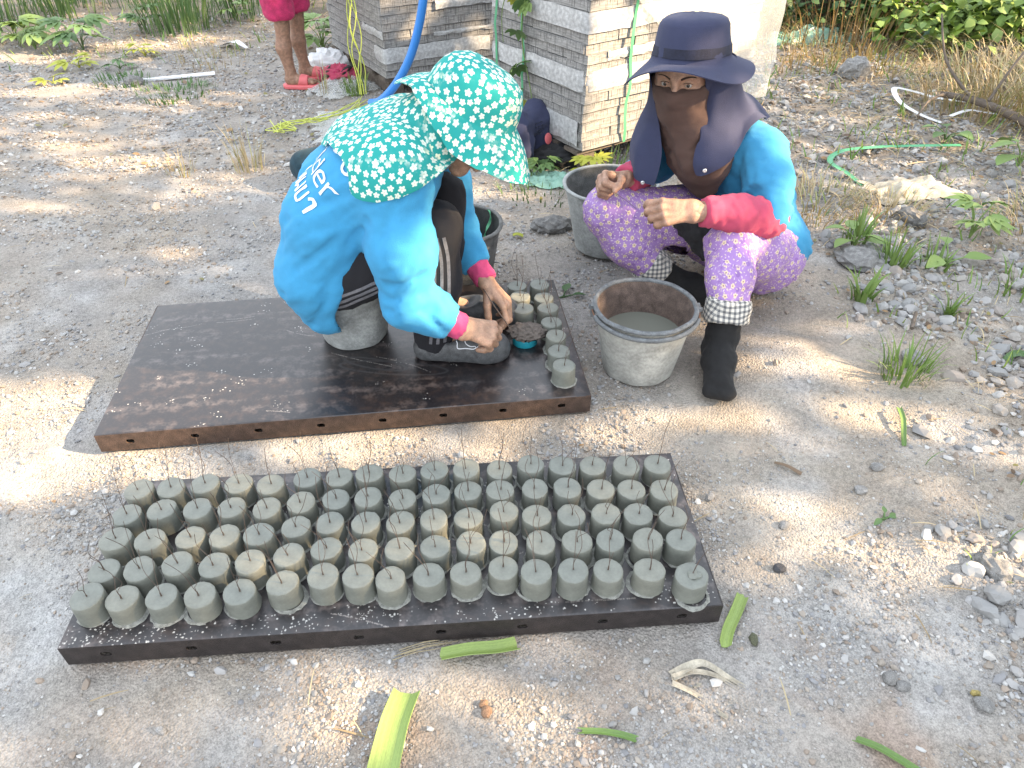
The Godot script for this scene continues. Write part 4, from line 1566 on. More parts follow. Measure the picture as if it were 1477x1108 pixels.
		cf.cut(Vector3(0, 0.0575, 0), Vector3(0, -1, 0))
		cf.cap(Vector3(-0.215 + xo, 0.165, zz), Vector3(-0.165 + xo, 0.155, zz), 0.052, 0.05, 0.008, Vector3.ZERO, 1.0, 1)
		var cl := worn("clog", cf.mesh(), M.clog, root)
		if xo == 0.0:   # a little dog drawn in outline on the outer side
			var ln := [[Vector2(-0.03, 0.034), Vector2(-0.032, 0.016), Vector2(-0.042, 0.012), Vector2(-0.052, 0.014), Vector2(-0.056, 0.010), Vector2(-0.053, 0.002), Vector2(-0.053, -0.010), Vector2(-0.047, -0.013), Vector2(-0.03, -0.012), Vector2(-0.012, -0.014), Vector2(-0.004, -0.011), Vector2(0.004, -0.006)], [Vector2(-0.034, 0.012), Vector2(-0.03, 0.0), Vector2(-0.018, -0.007), Vector2(-0.006, -0.007), Vector2(-0.004, -0.013)]]
			var dl := strokes(cf, ln, Vector3(-0.09, 0.088, zz + 0.0), Vector3(1, 0, 0), Vector3(0, 0.8, -0.6), Vector3(0, -0.6, -0.8), 0.0022)
			part("drawing", dl, M.print_white, cl)
	# body: one figure under the clothes, with bare hands, cheek and neck
	var mb := MB.new()
	var b := Field.new(Vector3(-0.62, 0.06, -1.93), Vector3(0.02, 0.80, -1.40), 0.012)
	for q in [-0.06, 0.06]: b.chain([Vector3(-0.455, 0.335, zc + q), Vector3(-0.41, 0.45, zc + q), Vector3(-0.33, 0.53, zc + q), Vector3(-0.25, 0.565, zc + q * 0.8)], [0.09, 0.085, 0.08, 0.065], 0.03)
	b.chain([Vector3(-0.25, 0.565, zc), Vector3(-0.19, 0.615, zc), Vector3(-0.14, 0.635, zc)], [0.055, 0.046, 0.048], 0.02)
	b.chain([Vector3(-0.262, 0.545, -1.54), Vector3(-0.225, 0.42, -1.48), Vector3(-0.232, 0.292, -1.468), Vector3(-0.125, 0.206, -1.478)], [0.045, 0.040, 0.034, 0.024], 0.02)
	b.chain([Vector3(-0.25, 0.545, -1.785), Vector3(-0.18, 0.42, -1.845), Vector3(-0.15, 0.30, -1.81), Vector3(-0.075, 0.213, -1.706)], [0.045, 0.040, 0.034, 0.024], 0.02)
	for q in [-1.575, -1.75]: b.chain([Vector3(-0.44, 0.33, q), Vector3(-0.182, 0.425, q), Vector3(-0.208, 0.11, q), Vector3(-0.09, 0.078, q)], [0.07, 0.042, 0.03, 0.018], 0.02)
	b.add_to(mb)
	var hc := Vector3(-0.112, 0.648, zc + 0.005)
	var face := Vector3(0.78, -0.60, 0.10)
	var hup := Vector3(0.60, 0.79, 0.0)
	var hf := head(mb, hc, face, hup)
	hand(mb, Vector3(-0.122, 0.202, -1.479), Vector3(0.090, -0.040, -0.018), Vector3(0.30, 0.80, 0.52), false, [[48, 60, 40], [52, 62, 40], [55, 60, 35], [58, 55, 35]], [0.35, 0.6, 0.1], 0.98, Vector3(-0.20, 0.26, -1.47))
	hand(mb, Vector3(-0.066, 0.203, -1.697), Vector3(0.066, -0.066, 0.040), Vector3(0.55, 0.75, -0.05), true, [[30, 50, 30], [34, 52, 30], [38, 50, 30], [42, 48, 30]], [0.55, 0.55, 0.35], 0.95, Vector3(-0.13, 0.275, -1.78))
	worn("body", mb.mesh(), M.skin_a, root)
	# collar of a pale undershirt at the throat
	var uc := Field.new(Vector3(-0.30, 0.48, -1.78), Vector3(-0.06, 0.72, -1.52), 0.006)
	uc.cap(Vector3(-0.225, 0.575, zc), Vector3(-0.165, 0.598, zc), 0.070, 0.058, 0.01)
	uc.cut(Vector3(-0.165, 0.598, zc), Vector3(0.8, 0.5, 0))
	worn("collar", uc.mesh(), M.inner_shirt, root)
	# hat
	var up := Vector3(0.50, 0.86, 0.06).normalized()
	var hface := Vector3(0.86, -0.50, 0.10)
	var base := hc + up * 0.048
	var prof := [Vector2(0.0005, 0.0924), Vector2(0.0300, 0.0914), Vector2(0.0599, 0.0851), Vector2(0.0813, 0.0714), Vector2(0.0931, 0.0494), Vector2(0.0995, 0.0242), Vector2(0.1027, 0.0021), Vector2(0.1091, -0.0063), Vector2(0.1220, -0.0189), Vector2(0.1359, -0.0347), Vector2(0.1477, -0.0525), Vector2(0.1584, -0.0714), Vector2(0.1616, -0.0788)]
	var wave := func(a: float, j: int) -> Vector3:
		if j < 6: return Vector3(0.0035 * n_fine.get_noise_2d(cos(a) * 0.12, sin(a) * 0.12 + j), 0.004 * n_mid.get_noise_2d(cos(a) * 0.3, sin(a) * 0.3 + j), 0)
		var t := (j - 6) / 6.0
		return Vector3(0.014 * t * sin(2.0 * a + 0.6) + 0.012 * t * cos(a), t * (0.014 * sin(3.0 * a + 1.0) + 0.020 * cos(a + PI) * 0.4 + 0.016 * n_mid.get_noise_2d(cos(a) * 0.3, sin(a) * 0.3)) + t * 0.030 * smoothstep(0.1, 0.9, sin(a - 0.25)) + t * 0.030 * smoothstep(0.35, 1.0, -cos(a)), 0)
	mb = MB.new()
	mb.sheet(hat_rings(base, up, hface, prof, wave), 0.002, true)
	var fm: StandardMaterial3D = M.flower_cloth.duplicate()
	planes(fm, 4.0, M.flower_cloth.albedo_texture)
	fm.uv1_triplanar_sharpness = 14.0
	worn("hat", mb.mesh(), fm, root)
	# neck cape hanging from the hat on to the shoulders and back
	var sh := Field.new(Vector3(-0.60, 0.30, -2.0), Vector3(0.06, 0.80, -1.36), 0.013)
	for q in [-0.075, 0.075]: sh.chain([Vector3(-0.44, 0.40, zc + q), Vector3(-0.345, 0.525, zc + q), Vector3(-0.255, 0.565, zc + q)], [0.122, 0.110, 0.10], 0.03)
	sh.cap(Vector3(-0.262, 0.565, zc - 0.14), Vector3(-0.262, 0.565, zc + 0.14), 0.082, 0.082, 0.05)
	sh.cap(Vector3(-0.25, 0.565, zc), Vector3(-0.15, 0.64, zc), 0.065, 0.062, 0.03)
	var hs := hface.cross(up).normalized()
	var hn := up.cross(hs).normalized()
	var ring := func(a: float) -> Vector3: return base + (hn * cos(deg_to_rad(a)) + hs * sin(deg_to_rad(a))) * 0.089 + up * 0.004
	var ctl := [
		[ring.call(72.0), ring.call(105.0), ring.call(140.0), ring.call(178.0), ring.call(215.0), ring.call(250.0)],
		[Vector3(-0.118, 0.606, -1.560), Vector3(-0.170, 0.630, -1.535), Vector3(-0.235, 0.672, -1.585), Vector3(-0.265, 0.688, zc), Vector3(-0.235, 0.675, -1.755), Vector3(-0.13, 0.62, -1.80)],
		[Vector3(-0.135, 0.598, -1.535), Vector3(-0.205, 0.612, -1.50), Vector3(-0.300, 0.645, -1.56), Vector3(-0.335, 0.665, zc), Vector3(-0.315, 0.655, -1.77), Vector3(-0.19, 0.60, -1.85)],
		[Vector3(-0.150, 0.590, -1.515), Vector3(-0.245, 0.590, -1.475), Vector3(-0.328, 0.600, -1.550), Vector3(-0.378, 0.622, zc + 0.01), Vector3(-0.40, 0.610, -1.775), Vector3(-0.27, 0.585, -1.88)],
		[Vector3(-0.165, 0.585, -1.495), Vector3(-0.294, 0.557, -1.490), Vector3(-0.352, 0.562, -1.560), Vector3(-0.410, 0.575, -1.650), Vector3(-0.462, 0.570, -1.775), Vector3(-0.33, 0.57, -1.89)]]
	var P := patch(ctl, 6, 6)
	for j in P.size():
		for i in P[j].size():
			var q: Vector3 = P[j][i]
			q = sh.push(q, 0.010)
			q += Vector3(0, 0.006, 0) * n_mid.get_noise_3d(q.x * 1.2, q.y, q.z * 1.6) * (float(j) / P.size())
			P[j][i] = q
	mb = MB.new()
	mb.sheet(P, 0.002)
	if mb.n[P[0].size() * 15 + 12].y < 0.0:
		mb = MB.new()
		mb.sheet(P, 0.002, true)
	worn("neck_cape", mb.mesh(), fm, root)


func build_woman() -> void:
	var root := thing("person", "seated woman in navy hat, brown face cover, blue shirt and purple flowered trousers", "person", Vector3(0.84, 0.0, -2.08))
	var fc := Vector3(-0.86, 0, 0.51)
	var l := Vector3(0.51, 0, 0.86)
	var fold := noise_of(15.0, 81, 2)
	fold.fractal_type = FastNoiseLite.FRACTAL_RIDGED
	var fold2 := noise_of(24.0, 82, 2)
	fold2.fractal_type = FastNoiseLite.FRACTAL_RIDGED
	var hip := Vector3(0.735, 0.135, -2.065)
	# shirt
	var f := Field.new(Vector3(0.20, 0.02, -2.42), Vector3(1.02, 0.66, -1.66), 0.0095)
	for q in [-0.065, 0.065]:
		f.chain([hip + l * q + Vector3(0, 0.03, 0), Vector3(0.712, 0.27, -2.085) + l * q, Vector3(0.655, 0.38, -2.09) + l * q, Vector3(0.615, 0.455, -2.085) + l * q], [0.112, 0.106, 0.100, 0.080], 0.03)
	f.cap(hip + l * 0.10 + Vector3(0.03, 0.03, 0.0), hip - l * 0.10 + Vector3(0.03, 0.03, 0), 0.100, 0.100, 0.03)
	f.cap(Vector3(0.625, 0.455, -2.085) + l * 0.135, Vector3(0.625, 0.455, -2.085) - l * 0.135, 0.066, 0.066, 0.05)
	f.wrinkle(fold, 0.006, Vector3.ONE, Vector3(-0.55, 0.80, 0.20))
	var shl := Vector3(0.625, 0.455, -2.085) + l * 0.15
	var shr := Vector3(0.625, 0.455, -2.085) - l * 0.15
	var ell := Vector3(0.706, 0.342, -1.815)
	f.chain([shl, Vector3(0.710, 0.40, -1.885), ell], [0.070, 0.066, 0.056], 0.03)
	f.chain([ell, Vector3(0.668, 0.352, -1.80)], [0.056, 0.054], 0.02)
	var elr := Vector3(0.46, 0.335, -2.20)
	f.chain([shr, Vector3(0.50, 0.38, -2.21), elr, Vector3(0.375, 0.355, -2.07)], [0.070, 0.062, 0.056, 0.047], 0.03)
	f.wrinkle(fold2, 0.0055, Vector3.ONE, Vector3(0.95, -0.25, 0.15))
	for g in [[0.64, 0.435, -1.86, 0.77, 0.415, -1.88], [0.64, 0.41, -1.83, 0.77, 0.395, -1.85], [0.645, 0.385, -1.80, 0.77, 0.372, -1.82], [0.65, 0.365, -1.775, 0.75, 0.345, -1.79], [0.60, 0.48, -1.93, 0.66, 0.40, -1.87], [0.66, 0.47, -1.95, 0.64, 0.36, -1.93]]:
		f.groove(Vector3(g[0], g[1], g[2]), Vector3(g[3], g[4], g[5]), 0.009, 0.008)
	f.cut(Vector3(0.668, 0.350, -1.800), Vector3(-0.92, 0.25, 0.25), Vector3(0.655, 0.352, -1.79), 0.078)
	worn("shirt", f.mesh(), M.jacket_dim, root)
	worn("pocket", ribbon(f, [Vector3(0.545, 0.40, -1.93), Vector3(0.59, 0.395, -1.905)], Vector3(0.2, 0, -1).normalized(), 0.0045, 0.0015, 6), M.jacket_dim, root)
	# red under-sleeves
	var e1 := Field.new(Vector3(0.40, 0.26, -1.93), Vector3(0.78, 0.46, -1.68), 0.006)
	e1.chain([ell + Vector3(-0.006, -0.006, 0.006), Vector3(0.60, 0.366, -1.772), Vector3(0.502, 0.382, -1.750)], [0.055, 0.049, 0.038], 0.02)
	e1.cut(Vector3(0.502, 0.382, -1.750), Vector3(-0.95, 0.22, 0.2))
	e1.wrinkle(noise_of(34.0, 83, 2), 0.006, Vector3(1.4, 0.6, 0.8))
	worn("sleeve", e1.mesh(), M.red_knit, root)
	var e2 := Field.new(Vector3(0.24, 0.28, -2.14), Vector3(0.46, 0.46, -1.90), 0.006)
	e2.chain([Vector3(0.39, 0.352, -2.085), Vector3(0.335, 0.362, -2.005)], [0.050, 0.042], 0.02)
	e2.cut(Vector3(0.335, 0.362, -2.005), Vector3(-0.57, 0.1, 0.82))
	e2.wrinkle(noise_of(34.0, 84, 2), 0.005)
	worn("sleeve", e2.mesh(), M.red_knit, root)
	# trousers
	f = Field.new(Vector3(0.14, 0.005, -2.30), Vector3(1.02, 0.48, -1.50), 0.0095)
	f.cap(hip + l * 0.085 + Vector3(0.005, 0, 0), hip - l * 0.085, 0.130, 0.130, 0.03)
	var knl := Vector3(0.600, 0.272, -1.770)
	var knr := Vector3(0.288, 0.278, -1.975)
	f.chain([hip + l * 0.09, Vector3(0.700, 0.205, -1.88), knl], [0.112, 0.098, 0.066], 0.03)
	f.chain([knl, Vector3(0.590, 0.225, -1.690), Vector3(0.580, 0.165, -1.632)], [0.066, 0.063, 0.055], 0.03)
	f.chain([hip - l * 0.09, Vector3(0.52, 0.215, -2.05), knr], [0.112, 0.100, 0.072], 0.03)
	f.chain([knr, Vector3(0.345, 0.19, -1.955), Vector3(0.425, 0.118, -1.945)], [0.072, 0.066, 0.054], 0.03)
	f.cut(Vector3(0.580, 0.165, -1.628), Vector3(-0.1, -0.9, 0.35), Vector3(0.58, 0.12, -1.60), 0.12)
	f.cut(Vector3(0.425, 0.118, -1.945), Vector3(0.75, -0.65, 0.1), Vector3(0.46, 0.08, -1.94), 0.10)
	f.wrinkle(fold2, 0.005, Vector3.ONE, Vector3(-0.3, 0.6, 0.74))
	for g in [[0.56, 0.31, -1.66, 0.60, 0.20, -1.58], [0.66, 0.27, -1.70, 0.60, 0.19, -1.60], [0.30, 0.19, -1.90, 0.40, 0.15, -1.89]]:
		f.groove(Vector3(g[0], g[1], g[2]), Vector3(g[3], g[4], g[5]), 0.012, 0.008)
	worn("trousers", f.mesh(), M.purple_cloth, root)
	# plaid turn-ups
	for s in [[Vector3(0.582, 0.185, -1.638), Vector3(0.577, 0.128, -1.612), 0.0605, 0.060], [Vector3(0.412, 0.128, -1.947), Vector3(0.462, 0.085, -1.942), 0.0585, 0.054]]:
		var c := Field.new(s[0].min(s[1]) - Vector3(0.09, 0.09, 0.09), s[0].max(s[1]) + Vector3(0.09, 0.09, 0.09), 0.006)
		c.cap(s[0], s[1], s[2], s[3], 0.01)
		c.cut(s[1], s[1] - s[0])
		c.cut(s[0], s[0] - s[1])
		c.wrinkle(noise_of(18.0, 85, 2), 0.006)
		worn("turn_up", c.mesh(), M.plaid_cloth, root)
	# socks
	var k1 := Field.new(Vector3(0.45, -0.02, -1.72), Vector3(0.68, 0.21, -1.38), 0.0055)
	k1.chain([Vector3(0.577, 0.165, -1.625), Vector3(0.572, 0.09, -1.600), Vector3(0.568, 0.048, -1.600)], [0.043, 0.042, 0.040], 0.02)
	k1.chain([Vector3(0.570, 0.042, -1.615), Vector3(0.556, 0.050, -1.54), Vector3(0.543, 0.030, -1.470)], [0.040, 0.043, 0.032], 0.02)
	for q in 5: k1.cap(Vector3(0.555 - q * 0.004, 0.028, -1.50), Vector3(0.572 - q * 0.0150, 0.017, -1.434 - 0.005 * absf(q - 1.0)), 0.024, 0.0155, 0.012)
	k1.cut(Vector3(0, 0.004, 0), Vector3(0, -1, 0))
	k1.wrinkle(noise_of(40.0, 86, 2), 0.003, Vector3(1, 1, 1))
	worn("sock", k1.mesh(), M.sock, root)
	var k2 := Field.new(Vector3(0.38, -0.02, -2.06), Vector3(0.70, 0.17, -1.82), 0.006)
	k2.chain([Vector3(0.435, 0.11, -1.943), Vector3(0.505, 0.058, -1.945)], [0.046, 0.043], 0.02)
	k2.chain([Vector3(0.49, 0.05, -1.95), Vector3(0.56, 0.045, -1.925), Vector3(0.63, 0.030, -1.885)], [0.042, 0.044, 0.032], 0.02)
	k2.cut(Vector3(0, 0.006, 0), Vector3(0, -1, 0))
	worn("sock", k2.mesh(), M.sock, root)
	# body
	var mb := MB.new()
	var b := Field.new(Vector3(0.20, 0.0, -2.36), Vector3(1.0, 0.74, -1.42), 0.012)
	for q in [-0.06, 0.06]: b.chain([hip + l * q, Vector3(0.71, 0.27, -2.085) + l * q, Vector3(0.65, 0.38, -2.09) + l * q, Vector3(0.61, 0.455, -2.085) + l * q * 0.8], [0.085, 0.08, 0.078, 0.06], 0.03)
	b.chain([Vector3(0.60, 0.46, -2.085), Vector3(0.54, 0.53, -2.065), Vector3(0.505, 0.59, -2.055)], [0.055, 0.048, 0.05], 0.02)
	b.chain([shl, ell, Vector3(0.60, 0.366, -1.772), Vector3(0.478, 0.386, -1.744)], [0.045, 0.034, 0.031, 0.024], 0.02)
	b.chain([shr, elr, Vector3(0.345, 0.36, -2.01)], [0.045, 0.034, 0.025], 0.02)
	b.chain([hip + l * 0.09, knl, Vector3(0.577, 0.13, -1.612), Vector3(0.56, 0.05, -1.56)], [0.085, 0.045, 0.028, 0.022], 0.02)
	b.chain([hip - l * 0.09, knr, Vector3(0.45, 0.09, -1.945), Vector3(0.56, 0.045, -1.925)], [0.085, 0.05, 0.028, 0.024], 0.02)
	b.add_to(mb)
	var hc := Vector3(0.470, 0.650, -2.035)
	var face := Vector3(-0.42, -0.10, 0.88).normalized()
	var up := Vector3(-0.10, 0.98, 0.12)
	up = (up - face * up.dot(face)).normalized()
	var s2 := face.cross(up)
	var hf := head(mb, hc, face, up, true)
	hand(mb, Vector3(0.475, 0.386, -1.744), Vector3(-0.94, 0.0, 0.06), Vector3(0.06, 0.62, 0.78), true, [[40, 52, 30], [44, 56, 30], [46, 58, 32], [48, 56, 34]], [0.35, 0.8, 0.3], 0.97, Vector3(0.58, 0.370, -1.768))
	hand(mb, Vector3(0.322, 0.368, -1.985), Vector3(-0.86, 0.20, 0.46), Vector3(-0.30, 0.42, -0.84), false, [[62, 85, 45], [66, 88, 45], [68, 86, 45], [70, 80, 45]], [0.5, 0.75, 0.5], 0.95, Vector3(0.38, 0.352, -2.07))
	worn("body", mb.mesh(), M.skin_b, root)
	# eyes
	for q in [-1.0, 1.0]:
		var eb := MB.new()
		var ec = hc + face * 0.0755 + s2 * q * 0.031
		var sm := SphereMesh.new()
		sm.radius = 0.0118
		sm.height = 0.0236
		var e := worn("eye", sm, M.eye_white, root)
		e.position = ec - root.position
		var look = (Vector3(0, 1.208, 0) - ec).normalized()
		look = (look + face * 1.2 + up * -0.12).normalized()
		var im := SphereMesh.new()
		im.radius = 0.0066
		im.height = 0.0132
		part("iris", im, M.iris, e, look * 0.0062)
		var lash := MB.new()
		var pts := []
		for i in 7:
			var t := i / 6.0
			var p0 = hc + face * 0.13 + s2 * q * lerpf(0.019, 0.043, t) + up * (0.0035 + 0.0045 * sin(PI * clampf(t * 0.9 + 0.05, 0, 1)))
			pts.append(hf.onto(p0, -face, 0.0006))
		lash.tube(pts, 0.0011, 0.0008, 5)
		worn("eyelid", lash.mesh(), M.brow, root)
		var brow := MB.new()
		pts = []
		for i in 7:
			var t := i / 6.0
			pts.append(hf.onto(hc + face * 0.13 + s2 * q * lerpf(0.014, 0.050, t) + up * (0.018 + 0.006 * sin(PI * t * 0.8)), -face, 0.0002))
		brow.tube(pts, 0.0034, 0.0016, 6, 0.6)
		worn("eyebrow", brow.mesh(), M.brow, root)
	# knitted face cover: over nose and cheeks, round the head, and down the chest
	var m := Field.new(hc - Vector3(0.19, 0.34, 0.17), hc + Vector3(0.26, 0.15, 0.22), 0.006)
	var c := hc
	m.cap(c + up * 0.030 - face * 0.022, c + up * 0.026 + face * 0.014, 0.086, 0.080, 0.02)
	m.cap(c + face * 0.028 - up * 0.026, c + face * 0.048 - up * 0.088, 0.064, 0.034, 0.04)
	m.cap(c + face * 0.084 + up * 0.008, c + face * 0.108 - up * 0.030, 0.017, 0.018, 0.024)
	for q in [-1.0, 1.0]: m.cap(c + face * 0.056 + s2 * q * 0.040 - up * 0.026, c + face * 0.018 + s2 * q * 0.062 - up * 0.028, 0.027, 0.022, 0.03)
	m.cap(c + face * 0.066 - up * 0.022, c + face * 0.060 - up * 0.080, 0.046, 0.036, 0.03)
	m.cut(c - up * 0.0055 + face * 0.09, up * 1.0 + face * 0.07, c + face * 0.06 + up * 0.10, 0.15)
	m.chain([c + face * 0.03 - up * 0.075, Vector3(0.520, 0.485, -2.01), Vector3(0.535, 0.43, -1.985)], [0.064, 0.080, 0.076], 0.04, l, 1.15)
	m.cap(Vector3(0.535, 0.43, -1.980), Vector3(0.548, 0.36, -1.957), 0.077, 0.032, 0.03, l, 1.25)
	m.wrinkle(fold, 0.0045, Vector3.ONE, s2)
	for g in [[-0.06, -0.14, 0.06, -0.19], [-0.05, -0.165, 0.05, -0.225], [0.055, -0.12, -0.02, -0.22], [-0.06, -0.11, 0.02, -0.25]]:
		m.groove(c + face * 0.10 + s2 * g[0] + up * g[1] + Vector3(0.03, 0, 0), c + face * 0.10 + s2 * g[2] + up * g[3] + Vector3(0.03, 0, 0), 0.010, 0.008)
	worn("face_cover", m.mesh(), M.brown_knit, root)
	# hat
	var hu := (up + face * -0.16 + s2 * 0.02).normalized()
	var hfc := face + s2 * 0.25
	var base := c + up * 0.040 - face * 0.006 + s2 * -0.012
	var prof := [Vector2(0.0005, 0.104), Vector2(0.04, 0.103), Vector2(0.072, 0.098), Vector2(0.084, 0.091), Vector2(0.089, 0.081), Vector2(0.094, 0.058), Vector2(0.099, 0.030), Vector2(0.103, 0.008), Vector2(0.106, -0.001), Vector2(0.120, -0.007), Vector2(0.143, -0.017), Vector2(0.164, -0.028), Vector2(0.176, -0.034)]
	var wave := func(a: float, j: int) -> Vector3:
		if j < 8: return Vector3(0.003 * n_fine.get_noise_2d(cos(a) * 0.1, sin(a) * 0.1 + j * 0.2), 0.004 * n_mid.get_noise_2d(cos(a) * 0.2 + 5.0, sin(a) * 0.2) * (1.0 if j > 0 else 0.5), 0)
		var t := (j - 8) / 4.0
		return Vector3(0.008 * t * cos(2.0 * a), t * (0.020 * cos(2.0 * a + 0.5) - 0.018 * sin(a - 0.3) * 0.6 + 0.010 * sin(3.0 * a + 2.0)), 0)
	mb = MB.new()
	var rings := hat_rings(base, hu, hfc, prof, wave)
	mb.sheet(rings, 0.0028, true)
	var hat := worn("hat", mb.mesh(), M.navy, root)
	var bp := [Vector2(0.0985, 0.036), Vector2(0.1005, 0.035), Vector2(0.1035, 0.014), Vector2(0.1045, 0.012), Vector2(0.102, 0.011)]
	mb = MB.new()
	mb.grid(hat_rings(base, hu, hfc, bp, func(a: float, _j: int) -> Vector3: return Vector3(0.002 + 0.003 * n_fine.get_noise_2d(cos(a) * 0.1, sin(a) * 0.1 + 1.3), 0.003 * n_mid.get_noise_2d(cos(a) * 0.2 + 5.0, sin(a) * 0.2), 0)), true, true)
	part("hat_band", mb.mesh(), M.navy_band, hat)
	# neck cape in two falls
	var sh := Field.new(Vector3(0.26, 0.22, -2.42), Vector3(0.96, 0.78, -1.74), 0.013)
	for q in [-0.065, 0.065]: sh.chain([Vector3(0.712, 0.27, -2.085) + l * q, Vector3(0.655, 0.38, -2.09) + l * q, Vector3(0.615, 0.455, -2.085) + l * q], [0.106, 0.100, 0.082], 0.03)
	sh.cap(shl, shr, 0.070, 0.070, 0.05)
	sh.cap(c + up * 0.02, c - up * 0.06, 0.090, 0.070, 0.03)
	sh.cap(Vector3(0.520, 0.485, -2.01), Vector3(0.535, 0.43, -1.985), 0.082, 0.080, 0.04, l, 1.15)
	sh.cap(Vector3(0.535, 0.43, -1.980), Vector3(0.548, 0.36, -1.957), 0.079, 0.034, 0.03, l, 1.25)
	sh.cap(Vector3(0.60, 0.46, -2.085), Vector3(0.51, 0.58, -2.055), 0.07, 0.065, 0.03)
	var top := func(a: float, y: float, r: float) -> Vector3: return base + (hfc.normalized() * cos(a) + s2 * sin(a)) * r + hu * y
	# s2 points to her right
	var A := deg_to_rad(1.0)
	var ctl := [
		[top.call(-40 * A, -0.012, 0.06), top.call(-66 * A, -0.012, 0.098), top.call(-95 * A, -0.01, 0.108), top.call(-130 * A, -0.01, 0.11), top.call(-160 * A, -0.01, 0.11), top.call(-190 * A, -0.01, 0.11)],
		[Vector3(0.505, 0.590, -2.00), Vector3(0.538, 0.592, -1.955), Vector3(0.605, 0.600, -1.98), Vector3(0.640, 0.595, -2.04), Vector3(0.640, 0.595, -2.12), Vector3(0.60, 0.59, -2.18)],
		[Vector3(0.510, 0.540, -1.99), Vector3(0.530, 0.540, -1.930), Vector3(0.600, 0.555, -1.955), Vector3(0.670, 0.560, -2.03), Vector3(0.695, 0.56, -2.13), Vector3(0.65, 0.545, -2.22)],
		[Vector3(0.520, 0.490, -1.97), Vector3(0.523, 0.480, -1.905), Vector3(0.590, 0.515, -1.925), Vector3(0.680, 0.535, -2.01), Vector3(0.735, 0.525, -2.14), Vector3(0.69, 0.50, -2.26)],
		[Vector3(0.525, 0.440, -1.95), Vector3(0.518, 0.425, -1.880), Vector3(0.580, 0.460, -1.900), Vector3(0.675, 0.515, -1.985), Vector3(0.760, 0.500, -2.14), Vector3(0.71, 0.46, -2.28)]]
	flap(ctl, sh, root)
	var ctr := [
		[top.call(62 * A, -0.012, 0.105), top.call(90 * A, -0.01, 0.108), top.call(120 * A, -0.01, 0.11), top.call(150 * A, -0.01, 0.11)],
		[Vector3(0.385, 0.590, -2.00), Vector3(0.38, 0.59, -2.05), Vector3(0.42, 0.59, -2.12), Vector3(0.48, 0.59, -2.18)],
		[Vector3(0.410, 0.515, -1.98), Vector3(0.370, 0.52, -2.03), Vector3(0.385, 0.52, -2.12), Vector3(0.47, 0.53, -2.22)],
		[Vector3(0.422, 0.440, -1.95), Vector3(0.345, 0.45, -2.00), Vector3(0.37, 0.45, -2.12), Vector3(0.48, 0.46, -2.27)],
		[Vector3(0.412, 0.375, -1.925), Vector3(0.352, 0.385, -1.965), Vector3(0.37, 0.39, -2.11), Vector3(0.50, 0.41, -2.29)]]
	flap(ctr, sh, root)
	var mark := strokes(sh, [[Vector2(0, -0.014), Vector2(0, 0.014), Vector2(0.010, 0.013), Vector2(0.012, 0.005), Vector2(0.0, 0.0)], [Vector2(0.018, -0.012), Vector2(0.020, -0.008)]], Vector3(0.672, 0.565, -2.02), Vector3(0.75, -0.35, -0.55), Vector3(0.45, 0.85, 0.1), Vector3(-0.55, -0.45, -0.70).normalized(), 0.0032)
	var mk := worn("mark", mark, M.print_white, root)
	mk.position += Vector3(0.004, 0.010, 0.006)
	# press studs
	for p in [Vector3(0.522, 0.445, -1.868), Vector3(0.372, 0.382, -1.938)]:
		var sb := MB.new()
		sb.lathe([Vector2(0.0005, 0.002), Vector2(0.002, 0.002), Vector2(0.0035, 0.003), Vector2(0.0055, 0.002), Vector2(0.0058, 0.0)], 14, Transform3D(Basis(Vector3.RIGHT, PI / 2), Vector3.ZERO))
		var sp := worn("stud", sb.mesh(), M.snap, root)
		sp.position = p + Vector3(-0.002, 0.003, 0.006) - root.position
	# low stool of dark boards that she sits on, and a black bag in her lap
	var q := MB.new()
	q.box(Vector3(0.10, 0.022, 0.22), Transform3D(Basis(Vector3.UP, 1.1), Vector3(0.625, 0.012, -1.93)), 0.003, rng)
	solo("seat_board", q.mesh(), M.old_wood, "old board lying under the seated woman's folded foot", "board")
	var bag := Field.new(Vector3(0.42, 0.12, -2.05), Vector3(0.68, 0.38, -1.78), 0.008)
	bag.cap(Vector3(0.52, 0.27, -1.93), Vector3(0.57, 0.215, -1.90), 0.045, 0.050, 0.02, l, 1.3)
	bag.wrinkle(fold2, 0.008)
	solo("bag", bag.mesh(), M.black_cloth, "crumpled black bag held in the seated woman's lap", "bag")

func flap(ctl: Array, sh: Field, root: Node3D) -> void:
	var P := patch(ctl, 7, 7)
	for j in P.size():
		for i in P[j].size():
			var q: Vector3 = sh.push(P[j][i], 0.009)
			P[j][i] = q + Vector3(0.012, 0.0, 0.012) * n_mid.get_noise_3d(q.x * 1.6, q.y * 0.4, q.z * 1.6) * minf(1.0, j * 0.08)
	var mb := MB.new()
	mb.sheet(P, 0.0025)
	worn("neck_cape", mb.mesh(), M.navy, root)


